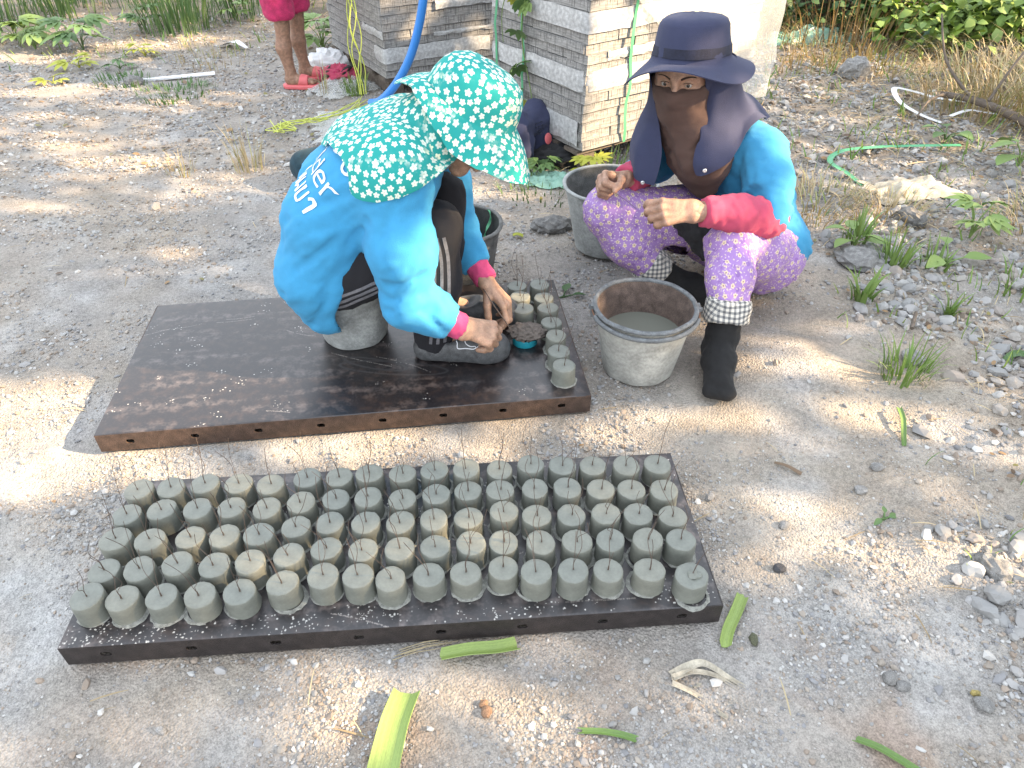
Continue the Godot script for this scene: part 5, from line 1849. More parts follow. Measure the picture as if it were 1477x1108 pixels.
func build_child() -> void:
	var root := thing("person", "child standing by the weeds in pink shorts and pink sandals", "person", Vector3(-1.17, 0.0, -4.2))
	var a := Vector3(-1.215, 0, -4.175)   # the two feet, toes to the right
	var b := Vector3(-1.175, 0, -4.335)
	var mb := MB.new()
	var f := Field.new(Vector3(-1.42, -0.02, -4.56), Vector3(-0.98, 0.90, -4.02), 0.009)
	for p in [a, b]:
		f.chain([p + Vector3(0.0, 0.03, 0), p + Vector3(-0.005, 0.075, 0), p + Vector3(-0.018, 0.20, 0), p + Vector3(-0.005, 0.305, 0), p + Vector3(0.0, 0.36, 0), p + Vector3(-0.012, 0.52, 0)], [0.027, 0.026, 0.040, 0.036, 0.039, 0.060], 0.02)
		f.chain([p + Vector3(-0.02, 0.036, 0), p + Vector3(0.05, 0.034, 0.004), p + Vector3(0.105, 0.028, 0.008)], [0.026, 0.024, 0.018], 0.02)
		for q in 5: f.cap(p + Vector3(0.09, 0.028, 0.0), p + Vector3(0.132 - 0.006 * absf(q - 1.0), 0.024, -0.022 + 0.012 * q), 0.012, 0.0085, 0.006)
	f.chain([Vector3(-1.205, 0.54, -4.255), Vector3(-1.205, 0.70, -4.255), Vector3(-1.20, 0.80, -4.255), Vector3(-1.195, 0.87, -4.255)], [0.085, 0.075, 0.08, 0.035], 0.03, Vector3(0, 0, 1), 1.2)
	for s in [-1.0, 1.0]: f.chain([Vector3(-1.20, 0.79, -4.255 + s * 0.11), Vector3(-1.20, 0.66, -4.255 + s * 0.15), Vector3(-1.17, 0.56, -4.255 + s * 0.16)], [0.036, 0.028, 0.022], 0.02)
	f.add_to(mb)
	head(mb, Vector3(-1.185, 0.965, -4.255), Vector3(1, -0.1, 0.1), Vector3.UP, true, 0.92)
	for s in [-1.0, 1.0]: hand(mb, Vector3(-1.17, 0.56, -4.255 + s * 0.16), Vector3(0.15, -1, 0), Vector3(0, 0, s), s < 0.0, [[12, 25, 15], [14, 25, 15], [16, 25, 15], [20, 25, 15]], [0.4, 0.3, 0.1], 0.62)
	worn("body", mb.mesh(), M.skin_c, root)
	var sh := Field.new(Vector3(-1.38, 0.34, -4.48), Vector3(-1.02, 0.70, -4.03), 0.008)
	for p in [a, b]: sh.chain([p + Vector3(-0.012, 0.54, 0), p + Vector3(-0.008, 0.385, 0)], [0.083, 0.084], 0.025)
	sh.cap(Vector3(-1.205, 0.58, -4.255), Vector3(-1.205, 0.60, -4.255), 0.10, 0.095, 0.03, Vector3(0, 0, 1), 1.25)
	sh.cut(Vector3(0, 0.408, 0), Vector3(0.05, -1, 0))
	sh.wrinkle(noise_of(16.0, 91, 2), 0.008, Vector3(1, 0.4, 1))
	worn("shorts", sh.mesh(), M.shorts_pink, root)
	var t := Field.new(Vector3(-1.42, 0.50, -4.50), Vector3(-1.02, 0.92, -4.01), 0.010)
	t.chain([Vector3(-1.205, 0.55, -4.255), Vector3(-1.205, 0.70, -4.255), Vector3(-1.20, 0.79, -4.255)], [0.108, 0.095, 0.09], 0.03, Vector3(0, 0, 1), 1.25)
	for s in [-1.0, 1.0]: t.cap(Vector3(-1.20, 0.795, -4.255 + s * 0.10), Vector3(-1.20, 0.70, -4.255 + s * 0.145), 0.05, 0.046, 0.03)
	t.wrinkle(noise_of(14.0, 92, 2), 0.008)
	worn("shirt", t.mesh(), M.child_shirt, root)
	var hr := MB.new()
	hr.lathe([Vector2(0.0005, 0.085), Vector2(0.04, 0.078), Vector2(0.07, 0.055), Vector2(0.083, 0.02), Vector2(0.084, -0.02), Vector2(0.074, -0.03)], 28, Transform3D(Basis(Vector3(0, 0, 1), 0.35), Vector3(-1.196, 1.0, -4.255)))
	worn("hair", hr.mesh(), M.hair, root)
	for p in [a, b]:
		var sd := Field.new(p + Vector3(-0.07, -0.01, -0.06), p + Vector3(0.17, 0.09, 0.07), 0.006)
		sd.chain([p + Vector3(-0.025, 0.006, 0), p + Vector3(0.05, 0.006, 0.004), p + Vector3(0.11, 0.006, 0.006)], [0.034, 0.033, 0.036], 0.02)
		sd.cut(p + Vector3(0, 0.015, 0), Vector3.UP)
		var st := Field.new(p + Vector3(0.0, 0.0, -0.06), p + Vector3(0.13, 0.08, 0.07), 0.006)
		st.chain([p + Vector3(0.045, 0.034, 0.004), p + Vector3(0.085, 0.030, 0.006)], [0.034, 0.031], 0.01)
		st.cut(p + Vector3(0.040, 0.04, 0), Vector3(-1, 0.35, 0))
		st.cut(p + Vector3(0.088, 0.03, 0), Vector3(1, -0.1, 0))
		st.cut(p + Vector3(0, 0.008, 0), Vector3.DOWN)
		var s3 := worn("sandal", sd.mesh(), M.sandal, root)
		part("strap", st.mesh(), M.sandal, s3)


# ---------------------------------------------------------------- small things lying about
func gy(x: float, z: float, up := 0.0) -> Vector3:
	return Vector3(x, ground_y(x, z) + up, z)

func strip(pts: Array, w0: float, w1: float, trough: float, thick := 0.0008, fray := 0.0, across := 5, per := 6) -> ArrayMesh:
	# a ribbon that lies on the ground: trough lifts its edges
	var P := curve(pts, per)
	var rows := []
	for i in P.size():
		var t := float(i) / (P.size() - 1)
		var d: Vector3 = (P[mini(i + 1, P.size() - 1)] - P[maxi(i - 1, 0)]).normalized()
		var sd := d.cross(Vector3.UP).normalized()
		var w := lerpf(w0, w1, t)
		var row := []
		for k in across:
			var u := 2.0 * k / (across - 1) - 1.0
			var q: Vector3 = P[i] + sd * u * w * 0.5 + Vector3(0, trough * u * u, 0)
			if fray > 0.0 and (i == 0 or i == P.size() - 1): q += d * rng.randf_range(-fray, fray)
			row.append(q)
		rows.append(row)
	var mb := MB.new()
	mb.sheet(rows, thick)
	var up := 0.0
	for i in 10: up += mb.n[i].y
	if up < 0.0:
		mb = MB.new()
		mb.sheet(rows, thick, true)
	return mb.mesh()

func crumple(called: String, at: Vector3, size: Vector3, m: Material, label: String, cat: String, sd: int, amp := 0.35, turn := 0.0) -> MeshInstance3D:
	var nz_ := noise_of(1.6, sd, 3, FastNoiseLite.TYPE_SIMPLEX)
	nz_.fractal_type = FastNoiseLite.FRACTAL_RIDGED
	var rows := []
	for j in 23:
		var row := []
		for i in 31:
			var a := TAU * (i % 30) / 30.0
			var ph := PI * (j + 0.001) / 22.002
			var q := Vector3(cos(a) * sin(ph), cos(ph), sin(a) * sin(ph))
			var r := 1.0 + amp * nz_.get_noise_3d(q.x, q.y, q.z)
			q = q * r * size
			q.y = maxf(q.y, -size.y * 0.55)
			row.append(q.rotated(Vector3.UP, turn))
		rows.append(row)
	var mb := MB.new()
	mb.grid(rows, true, true)
	return solo(called, mb.mesh(), m, label, cat, at + Vector3(0, size.y * 0.5, 0))

func cloth_heap(called: String, at: Vector3, w: float, d: float, high: float, m: Material, label: String, cat: String, sd: int, turn := 0.0, thick := 0.0012) -> MeshInstance3D:
	var a := noise_of(3.0, sd, 3)
	var b := noise_of(9.0, sd + 3, 2)
	var rows := []
	for j in 19:
		var row := []
		for i in 25:
			var u := i / 24.0 - 0.5
			var v := j / 18.0 - 0.5
			var edge := 1.0 + 0.25 * a.get_noise_2d(u * 2.0 + 7.0, v * 2.0)
			var q := Vector3(u * w * edge, 0, v * d * edge).rotated(Vector3.UP, turn)
			var g := ground_y(at.x + q.x, at.z + q.z)
			var fall := clampf(1.0 - 4.0 * maxf(u * u, v * v), 0, 1)
			q.y = g + 0.006 + high * (0.3 + 0.7 * fall) * absf(a.get_noise_2d(u * 0.8, v * 0.8) + 0.25 * b.get_noise_2d(u, v)) + 0.35 * high * fall
			row.append(q)
		rows.append(row)
	var mb := MB.new()
	mb.sheet(rows, thick, true)
	return solo(called, mb.mesh(), m, label, cat, Vector3(at.x, 0, at.z))

func tangle(pts: Array, r: float, wild: float, loops: int, sd: int) -> ArrayMesh:
	var rr := RandomNumberGenerator.new()
	rr.seed = sd
	var mb := MB.new()
	for k in loops:
		var q := []
		for p in pts: q.append(p + Vector3(rr.randfn() * wild, absf(rr.randfn()) * wild * 0.4, rr.randfn() * wild))
		mb.tube(curve(q, 6), r, r, 5)
	return mb.mesh()

func build_small_things() -> void:
	# the mould in the worker's hand and the heap of mortar on it
	var mp := Vector3(0.036, 0.0556, -1.625)
	var o := thing("ring_mould", "teal ring mould under the worker's left hand on the rear panel", "mould", mp)
	var mb := MB.new()
	mb.lathe([Vector2(0.030, 0.030), Vector2(0.0325, 0.031), Vector2(0.0345, 0.030), Vector2(0.0345, 0.018), Vector2(0.0355, 0.0175), Vector2(0.0355, 0.0145), Vector2(0.0345, 0.014), Vector2(0.0345, 0.0), Vector2(0.030, 0.0), Vector2(0.030, 0.030)], 32)
	part("ring", mb.mesh(), M.mould, o)
	mb = MB.new()
	mb.lathe([Vector2(0.0, 0.027), Vector2(0.029, 0.027)], 24)
	part("filling", mb.mesh(), M.mortar, o)
	var hp := RandomNumberGenerator.new()
	hp.seed = 7
	crumple("mortar_heap", mp + Vector3(0.004, 0.026, 0.0), Vector3(0.044, 0.013, 0.035), M.mortar_heap, "brown-grey scrap of mortar heaped over the teal mould", "mortar", 15, 0.5)
	mb = MB.new()
	mb.tube(curve([Vector3(-0.078, 0.205, -1.665), Vector3(-0.045, 0.165, -1.63), Vector3(-0.015, 0.135, -1.60), Vector3(0.0, 0.125, -1.565)], 6), 0.0016, 0.0013, 6)
	solo("wire", mb.mesh(), M.wire, "dark wire pinched between the crouching worker's hands", "wire")
	# thread the woman is twisting
	mb = MB.new()
	mb.tube(curve([Vector3(0.292, 0.362, -1.915), Vector3(0.322, 0.352, -1.885), Vector3(0.345, 0.345, -1.85)], 4), 0.0008, 0.0008, 4)
	solo("tie_wire", mb.mesh(), M.wire, "thin wire held in the seated woman's right fist", "wire")
	# hose
	mb = MB.new()
	mb.tube(curve([Vector3(-0.725, 0.024, -3.80), Vector3(-0.665, 0.05, -3.755), Vector3(-0.575, 0.14, -3.715), Vector3(-0.49, 0.27, -3.685), Vector3(-0.43, 0.42, -3.665), Vector3(-0.395, 0.56, -3.655), Vector3(-0.385, 0.68, -3.70), Vector3(-0.42, 0.722, -3.95), Vector3(-0.50, 0.712, -4.35), Vector3(-0.55, 0.708, -4.6)], 8), 0.0205, 0.0205, 14)
	solo("hose", mb.mesh(), M.hose, "bright blue hose curving down in front of the left block stack", "hose")
	# yellow-green string
	var st := []
	for k in 5:
		var dx := (k - 2) * 0.008
		var q := []
		for i in 13:
			var t := i / 12.0
			var y := lerpf(0.70, 0.02, t)
			var spread := 0.004 + 0.030 * sin(PI * clampf((t - 0.3) * 1.6, 0, 1))
			q.append(Vector3(-0.815 + dx + spread * sin(t * 7.0 + k * 1.9) + 0.02 * t, y, -4.06 + 0.10 * t + spread * cos(t * 5.0 + k)))
		st.append(q)
	mb = MB.new()
	for q in st: mb.tube(curve(q, 4), 0.0028, 0.0028, 5)
	solo("string_bunch", mb.mesh(), M.string, "yellow-green strings hanging down the corner of the left block stack", "string")
	solo("string_tangle", tangle([gy(-0.79, -3.90, 0.01), gy(-0.84, -3.70, 0.03), gy(-0.93, -3.60, 0.02), gy(-1.02, -3.57, 0.015), gy(-1.09, -3.53, 0.02), gy(-1.13, -3.46, 0.01), gy(-1.05, -3.42, 0.02), gy(-1.10, -3.50, 0.03)], 0.0021, 0.028, 7, 3), M.string, "tangled yellow-green string on the gravel left of the hose end", "string")
	# plastic film spread on the ground in front of the left stack
	cloth_heap("plastic_film", Vector3(-0.66, 0, -3.62), 0.62, 0.42, 0.05, M.clear_film, "thin clear plastic film crumpled on the gravel at the hose end", "plastic film", 61, 0.3)
	cloth_heap("plastic_film", Vector3(-0.93, 0, -4.15), 0.34, 0.26, 0.06, M.clear_film, "clear plastic film under the red bundle beside the child", "plastic film", 62, 0.8)
	crumple("plastic_bag", gy(-1.08, -4.52), Vector3(0.12, 0.075, 0.08), M.white_strap, "white crumpled plastic bag behind the child's sandals", "plastic bag", 63, 0.35)
	# red and black bundle
	var b := crumple("bundle", gy(-0.985, -4.30), Vector3(0.095, 0.055, 0.065), M.red_knit, "red and black cloth bundle on the ground between child and block stack", "bundle", 64, 0.5)
	for k in 3:
		var cm := MB.new()
		cm.tube(curve([Vector3(-0.08 + k * 0.05, -0.02, 0.055), Vector3(-0.05 + k * 0.045, 0.035, 0.048), Vector3(-0.03 + k * 0.05, 0.055, 0.0), Vector3(-0.02 + k * 0.04, 0.03, -0.05)], 5), 0.016, 0.012, 8, 0.5)
		part("fold", cm.mesh(), [M.black_cloth, M.shorts_pink, M.black_cloth][k], b)
	# navy bag leaning on the stack, with a round patch
	var bg := thing("shoulder_bag", "navy bag leaning on the stack right of the flowered hat, round patch on its flap", "bag", Vector3(0.075, 0.0, -3.08), 0.9)
	var bf := Field.new(Vector3(-0.18, -0.02, -0.12), Vector3(0.18, 0.36, 0.14), 0.009)
	bf.cap(Vector3(-0.07, 0.07, 0.02), Vector3(-0.07, 0.19, -0.03), 0.055, 0.05, 0.03)
	bf.cap(Vector3(0.07, 0.07, 0.02), Vector3(0.07, 0.19, -0.03), 0.055, 0.05, 0.03)
	bf.cap(Vector3(-0.07, 0.16, 0), Vector3(0.07, 0.16, 0), 0.055, 0.055, 0.03)
	bf.wrinkle(noise_of(12.0, 66, 2), 0.012)
	part("body", bf.mesh(), M.navy, bg)
	mb = MB.new()
	mb.lathe([Vector2(0.0005, 0.004), Vector2(0.02, 0.004), Vector2(0.024, 0.0)], 20, Transform3D(Basis(Vector3.RIGHT, PI / 2 - 0.25), Vector3(0.045, 0.10, 0.072)))
	part("patch", mb.mesh(), M.sandal, bg)
	mb = MB.new()
	for j in 4:
		for i in 3: mb.box(Vector3(0.010, 0.004, 0.003), Transform3D(Basis(Vector3.RIGHT, -0.25), Vector3(-0.02 + i * 0.018, 0.135 + j * 0.014, 0.066 - j * 0.004)))
	part("stitching", mb.mesh(), M.navy_band, bg)
	crumple("cloth", gy(0.20, -3.06), Vector3(0.12, 0.05, 0.07), M.black_cloth, "black crumpled cloth at the foot of the sunlit block stack", "cloth", 67, 0.4)
	# teal cushion behind the worker's back
	var tc := thing("cushion", "dark teal padded bag on the gravel behind the crouching worker's back", "bag", Vector3(-0.72, 0.0, -2.90), 0.55)
	var tf := Field.new(Vector3(-0.24, -0.02, -0.12), Vector3(0.24, 0.20, 0.12), 0.009)
	tf.cap(Vector3(-0.13, 0.07, -0.02), Vector3(0.13, 0.07, -0.02), 0.065, 0.065, 0.02)
	tf.cap(Vector3(-0.13, 0.055, 0.03), Vector3(0.13, 0.055, 0.03), 0.055, 0.055, 0.02)
	tf.groove(Vector3(-0.2, 0.10, 0.05), Vector3(0.2, 0.10, 0.05), 0.008, 0.012)
	part("body", tf.mesh(), M.teal_cloth, tc)
	mb = MB.new()
	mb.tube(curve([Vector3(-0.17, 0.06, 0.085), Vector3(0.0, 0.065, 0.09), Vector3(0.17, 0.06, 0.085)], 5), 0.005, 0.005, 6)
	part("piping", mb.mesh(), M.black_cloth, tc)
	# cut pieces of fresh leaf
	var cut := [
		["broad green leaf strip lying along the front panel's lower edge", [gy(-0.128, -0.708, 0.012), gy(-0.08, -0.716, 0.017), gy(-0.03, -0.722, 0.016), gy(0.010, -0.731, 0.013)], 0.023, 0.026, 0.010, "leaf_pale"],
		["widest green leaf strip running out of the bottom of the photo", [gy(-0.185, -0.640, 0.014), gy(-0.197, -0.590, 0.016), gy(-0.204, -0.540, 0.015), gy(-0.210, -0.490, 0.013)], 0.046, 0.052, 0.010, "leaf_pale"],
		["green leaf strip pointing at the front panel's right corner", [gy(0.452, -0.838, 0.008), gy(0.430, -0.800, 0.012), gy(0.405, -0.760, 0.012), gy(0.392, -0.730, 0.007)], 0.022, 0.021, 0.005, "leaf_pale"],
		["thin green leaf blade stuck in a crumb of soil at the bottom edge", [gy(0.112, -0.576, 0.006), gy(0.150, -0.573, 0.009), gy(0.182, -0.568, 0.009), gy(0.208, -0.562, 0.004)], 0.009, 0.012, 0.002, "leaf_green"],
		["dark green narrow leaf blade near the bottom right corner", [gy(0.572, -0.562, 0.004), gy(0.600, -0.545, 0.009), gy(0.630, -0.522, 0.009), gy(0.665, -0.495, 0.005)], 0.011, 0.014, 0.003, "leaf_green"],
		["short green blade standing on the bare path right of the sock", [gy(0.995, -1.40, 0.022), gy(0.990, -1.36, 0.018), gy(0.972, -1.31, 0.010), gy(0.958, -1.272, 0.003)], 0.014, 0.010, 0.003, "leaf_green"],
		["dark green oval leaf on the gravel at the right edge of the photo", [gy(1.372, -1.600, 0.004), gy(1.40, -1.605, 0.018), gy(1.44, -1.602, 0.018), gy(1.48, -1.595, 0.008)], 0.012, 0.050, 0.004, "leaf_dark"]]
	for q in cut:
		solo("leaf_strip", strip(q[1], q[2], q[3], q[4], 0.0012, 0.006), M[q[5] + "_cut"], q[0], "leaf", Vector3.ZERO, "cut green leaf pieces on the ground")
	solo("fallen_leaf", strip([gy(0.005, -2.38, 0.008), gy(0.022, -2.382, 0.012), gy(0.042, -2.38, 0.006)], 0.016, 0.02, 0.006), M.leaf_yellow, "small round yellow leaf on the gravel right of the black bucket", "leaf")
	solo("fallen_leaf", strip([gy(0.625, -1.215, 0.004), gy(0.65, -1.20, 0.009), gy(0.678, -1.178, 0.003)], 0.006, 0.012, 0.003), M.leaf_brown, "curled brown dry leaf on the shaded path", "leaf")
	var husk := thing("dry_husk", "shredded pale dry leaf husk on the ground right of the front panel", "dry leaf", gy(0.335, -0.67))
	var hb := husk.position
	var k := 0
	for q in [[Vector3(0.285, 0, -0.672), Vector3(0.315, 0, -0.685), Vector3(0.345, 0, -0.690), Vector3(0.385, 0, -0.668), Vector3(0.415, 0, -0.655), 0.020, 0.005], [Vector3(0.285, 0, -0.666), Vector3(0.320, 0, -0.676), Vector3(0.360, 0, -0.672), Vector3(0.390, 0, -0.657), Vector3(0.40, 0, -0.65), 0.012, 0.004], [Vector3(0.280, 0, -0.656), Vector3(0.310, 0, -0.645), Vector3(0.335, 0, -0.632), Vector3(0.350, 0, -0.615), Vector3(0.365, 0, -0.598), 0.010, 0.007], [Vector3(0.287, 0, -0.672), Vector3(0.30, 0, -0.667), Vector3(0.322, 0, -0.660), Vector3(0.325, 0, -0.655), Vector3(0.33, 0, -0.652), 0.018, 0.006]]:
		var pts := []
		for i in 5: pts.append(gy(q[i].x, q[i].z, 0.004 + 0.008 * sin(i * 1.1 + k)) - hb)
		part("shred", strip(pts, q[5], q[6], 0.004, 0.0007, 0.004), M.sack, husk)
		k += 1
	# strapping, netting and litter on the right
	solo("strap_loop", strip([gy(2.33, -3.68, 0.03), gy(2.20, -3.78, 0.04), gy(2.06, -3.86, 0.05), gy(1.99, -3.86, 0.05), gy(1.97, -3.72, 0.03), gy(2.00, -3.55, 0.02), gy(2.06, -3.46, 0.01)], 0.034, 0.022, 0.002, 0.0012), M.white_strap, "white plastic strap bent in a hook on the rubble at right", "strap")
	solo("strap_end", strip([gy(2.10, -3.47, 0.03), gy(2.20, -3.50, 0.05), gy(2.32, -3.49, 0.05), gy(2.48, -3.45, 0.05), gy(2.70, -3.38, 0.05)], 0.020, 0.020, 0.002, 0.0012), M.white_strap, "thin white strap running out under the branch at right", "strap")
	solo("green_strip", strip([gy(2.02, -3.17, 0.02), gy(1.82, -3.15, 0.025), gy(1.62, -3.12, 0.02), gy(1.45, -3.08, 0.03), gy(1.36, -2.98, 0.03), gy(1.38, -2.82, 0.015), gy(1.44, -2.72, 0.005)], 0.026, 0.022, 0.004, 0.001), M.green_strap, "flat green plastic strip bent over the rubble at right", "plastic strip")
	cloth_heap("green_net", Vector3(1.95, 0, -5.02), 0.62, 0.16, 0.10, M.green_film, "pale green plastic sheet lying in the straw behind the woman", "plastic sheet", 71, 0.15)
	cloth_heap("green_net", Vector3(2.68, 0, -4.84), 0.36, 0.20, 0.16, M.green_film, "pale green plastic sheet humped in the straw below the dark bush", "plastic sheet", 72, -0.2)
	cloth_heap("green_net", Vector3(0.20, 0, -2.86), 0.26, 0.14, 0.05, M.green_film, "green plastic scrap in the weeds at the foot of the sunlit stack", "plastic sheet", 77, -0.2)
	cloth_heap("sack_rag", Vector3(1.60, 0, -2.72), 0.34, 0.20, 0.045, M.sack, "sunlit pale torn sack on the gravel right of the woman", "sack", 73, 0.2)
	cloth_heap("grey_rag", Vector3(2.95, 0, -4.62), 0.50, 0.22, 0.10, M.pail_dust, "grey bundle of dry stalks below the bright green bush", "litter", 74, 0.1)
	cloth_heap("white_sheet", Vector3(3.35, 0, -4.72), 0.5, 0.25, 0.10, M.white_strap, "white plastic scrap at the right edge under the bright bush", "plastic sheet", 75, 0.1)
	var br := thing("fallen_branch", "grey forked dead branch lying across the white strap at right", "branch", gy(2.24, -3.52))
	mb = MB.new()
	mb.tube(curve([gy(2.10, -3.62, 0.10) - br.position, gy(2.22, -3.52, 0.10) - br.position, gy(2.35, -3.38, 0.07) - br.position, gy(2.46, -3.22, 0.02) - br.position], 5), 0.014, 0.024, 8)
	part("limb", mb.mesh(), M.old_wood, br)
	for q in [[Vector3(2.20, 0.10, -3.53), Vector3(2.12, 0.22, -3.70), Vector3(2.10, 0.40, -3.85)], [Vector3(2.26, 0.10, -3.48), Vector3(2.36, 0.25, -3.55), Vector3(2.52, 0.42, -3.66)], [Vector3(2.12, 0.10, -3.60), Vector3(2.0, 0.09, -3.52), Vector3(1.93, 0.04, -3.45)]]:
		var pts := []
		for p in q: pts.append(p - br.position + Vector3(0, ground_y(2.2, -3.5), 0))
		mb = MB.new()
		mb.tube(curve(pts, 5), 0.009, 0.004, 6)
		part("twig", mb.mesh(), M.old_wood, br)
	mb = MB.new()
	mb.box(Vector3(0.42, 0.010, 0.035), Transform3D(Basis(Vector3.UP, 0.32), gy(-1.95, -4.38, 0.012)), 0.004, rng)
	solo("white_lath", mb.mesh(), M.white_strap, "white splintered lath on the gravel at upper left", "lath")
	mb = MB.new()
	mb.tube([gy(1.16, -1.72, 0.03), gy(1.20, -1.79, 0.035)], 0.006, 0.005, 6)
	solo("stick", mb.mesh(), M.old_wood, "short pale stick on the gravel below the leafy weed", "stick")
	solo("paper_scrap", strip([gy(-1.90, -5.10, 0.01), gy(-1.80, -5.04, 0.05), gy(-1.72, -5.02, 0.01)], 0.10, 0.03, 0.0), M.white_strap, "torn white paper scrap on the track at upper left", "paper")
	mb = MB.new()
	mb.blob(Vector3.ZERO, Vector3(0.016, 0.006, 0.014), rng, 0.1, 1)
	solo("bottle_cap", mb.mesh(), M.white_strap, "small white bottle cap on the gravel right of the woman's shoulder", "bottle cap", gy(1.20, -2.93, 0.006))
	# dry stalks
	mb = MB.new()
	for i in 9:
		var a := Vector3(-0.20 + rng.randf_range(-0.02, 0.02), 0, -0.715 + rng.randf_range(-0.012, 0.012))
		mb.tube([gy(a.x, a.z, 0.006), gy(a.x + 0.04, a.z - 0.012, 0.009), gy(a.x + 0.085, a.z - 0.022, 0.007)], 0.0009, 0.0007, 4)
	var dsk := solo("dry_stalks", mb.mesh(), M.dry_grass, "wisp of dry straw stalks beside the leaf strip at the front panel", "straw")
	dsk.set_meta("kind", "stuff")
	# stones big enough to point at
	var stones := [
		["large pale boulder on the rubble behind the woman's back", 1.94, -4.27, 0.10, 0.07, 0.46], ["flat grey slab of rock on the gravel right of the purple trousers", 1.19, -2.16, 0.085, 0.035, 0.40], ["grey rock beside the yellow leaf behind the rear panel", 0.15, -2.44, 0.075, 0.035, 0.32],
		["light grey flat stone in the coarse gravel near the oval leaf", 1.13, -1.62, 0.035, 0.018, 0.50], ["sharp grey stone beside the leafy weed at right", 1.47, -2.44, 0.055, 0.04, 0.30], ["brown stone, larger of the pair below the leaf strips", -0.046, -0.612, 0.012, 0.008, 0.0], ["brown stone, smaller of the pair below the leaf strips", -0.052, -0.626, 0.009, 0.007, 0.0],
		["tall beige stone leaning on its neighbour at lower right", 0.672, -0.668, 0.013, 0.016, 0.44], ["round beige stone beside the tall one at lower right", 0.692, -0.655, 0.013, 0.010, 0.45], ["beige stone with a yellow pebble above it at lower right", 0.815, -0.618, 0.017, 0.012, 0.44], ["small yellow pebble at lower right", 0.812, -0.640, 0.009, 0.007, 0.5],
		["white stone on the sunlit patch right of the front panel, nearer the panel", 0.590, -1.02, 0.013, 0.010, 0.56], ["white stone by the front panel's back right corner", 0.445, -1.10, 0.014, 0.010, 0.52], ["pale stone with a pointed end on the shaded path", 0.80, -1.13, 0.016, 0.009, 0.54],
		["pale flat stone lying alone high on the shaded path", 0.865, -1.20, 0.017, 0.010, 0.50], ["broad flat brown-grey stone in the rubble at the right edge", 0.98, -0.90, 0.04, 0.022, 0.38], ["mossy green-grey stone in the dust right of the front panel", 0.45, -0.745, 0.013, 0.012, 0.2], ["grey stone sitting in the weed tuft at upper left", -2.14, -4.25, 0.055, 0.035, 0.36],
		["dark grey lump of coal-like rock right of the front panel", 0.545, -0.905, 0.014, 0.010, 0.11], ["white chip near the bottom left sunlit hollow", -0.595, -0.580, 0.010, 0.009, 0.62]]
	for q in stones:
		var sb := MB.new()
		var g: float = q[5]
		sb.col = Color(g * 0.8, g * 0.785, g * 0.76) if g > 0.25 else (Color(0.40, 0.25, 0.16) if g == 0.0 else (Color(0.17, 0.18, 0.11) if g > 0.15 else Color(0.11, 0.11, 0.12)))
		if q[0].begins_with("small yellow"): sb.col = Color(0.52, 0.42, 0.16)
		sb.blob(Vector3.ZERO, Vector3(q[3], q[4], q[3] * rng.randf_range(0.6, 0.85)), rng, 0.14, 2 if q[3] > 0.03 else 1)
		var so := solo("stone", sb.mesh(), M.stone_big, q[0], "stone", gy(q[1], q[2], q[4] * 0.45), "loose stones big enough to point at")
		so.rotation.y = rng.randf() * TAU


# ---------------------------------------------------------------- plants
func blade(mb: MB, base: Vector3, dir: Vector3, lean: float, length: float, w: float, seg := 4) -> void:
	var side := dir.cross(Vector3.UP).normalized()
	var p := base
	var rows := []
	for i in seg + 1:
		var t := float(i) / seg
		var a := lean * (0.25 + 1.1 * t)
		var ww := w * (1.0 - t * t) + 0.0004
		rows.append([p - side * ww * 0.5, p + side * ww * 0.5])
		p += (dir * sin(a) + Vector3.UP * cos(a)) * length / seg
	mb.grid(rows)

func tuft(called: String, label: String, at: Vector3, n: int, high: float, spread: float, w: float, m: String, tint: Array, group := "", leanmax := 1.0, cat := "grass tuft") -> MeshInstance3D:
	var mb := MB.new()
	for i in n:
		var a := rng.randf() * TAU
		var d := Vector3(cos(a), 0, sin(a))
		var r := sqrt(rng.randf()) * spread
		var g: Color = tint[rng.randi() % tint.size()]
		var v := rng.randf_range(0.7, 1.25)
		mb.col = Color(g.r * v, g.g * v, g.b * v)
		var b := at + d.rotated(Vector3.UP, rng.randf_range(-0.6, 0.6)) * r
		blade(mb, Vector3(b.x, ground_y(b.x, b.z) - 0.005, b.z) - at, d, rng.randf_range(0.1 if leanmax < 1.45 else 0.95, leanmax), high * rng.randf_range(0.45, 1.1), w * rng.randf_range(0.6, 1.3))
	var o := solo(called, mb.mesh(), M[m], label, cat, at, group)
	if spread > 0.12: o.set_meta("kind", "stuff")   # a spread of grass, not one plant
	return o

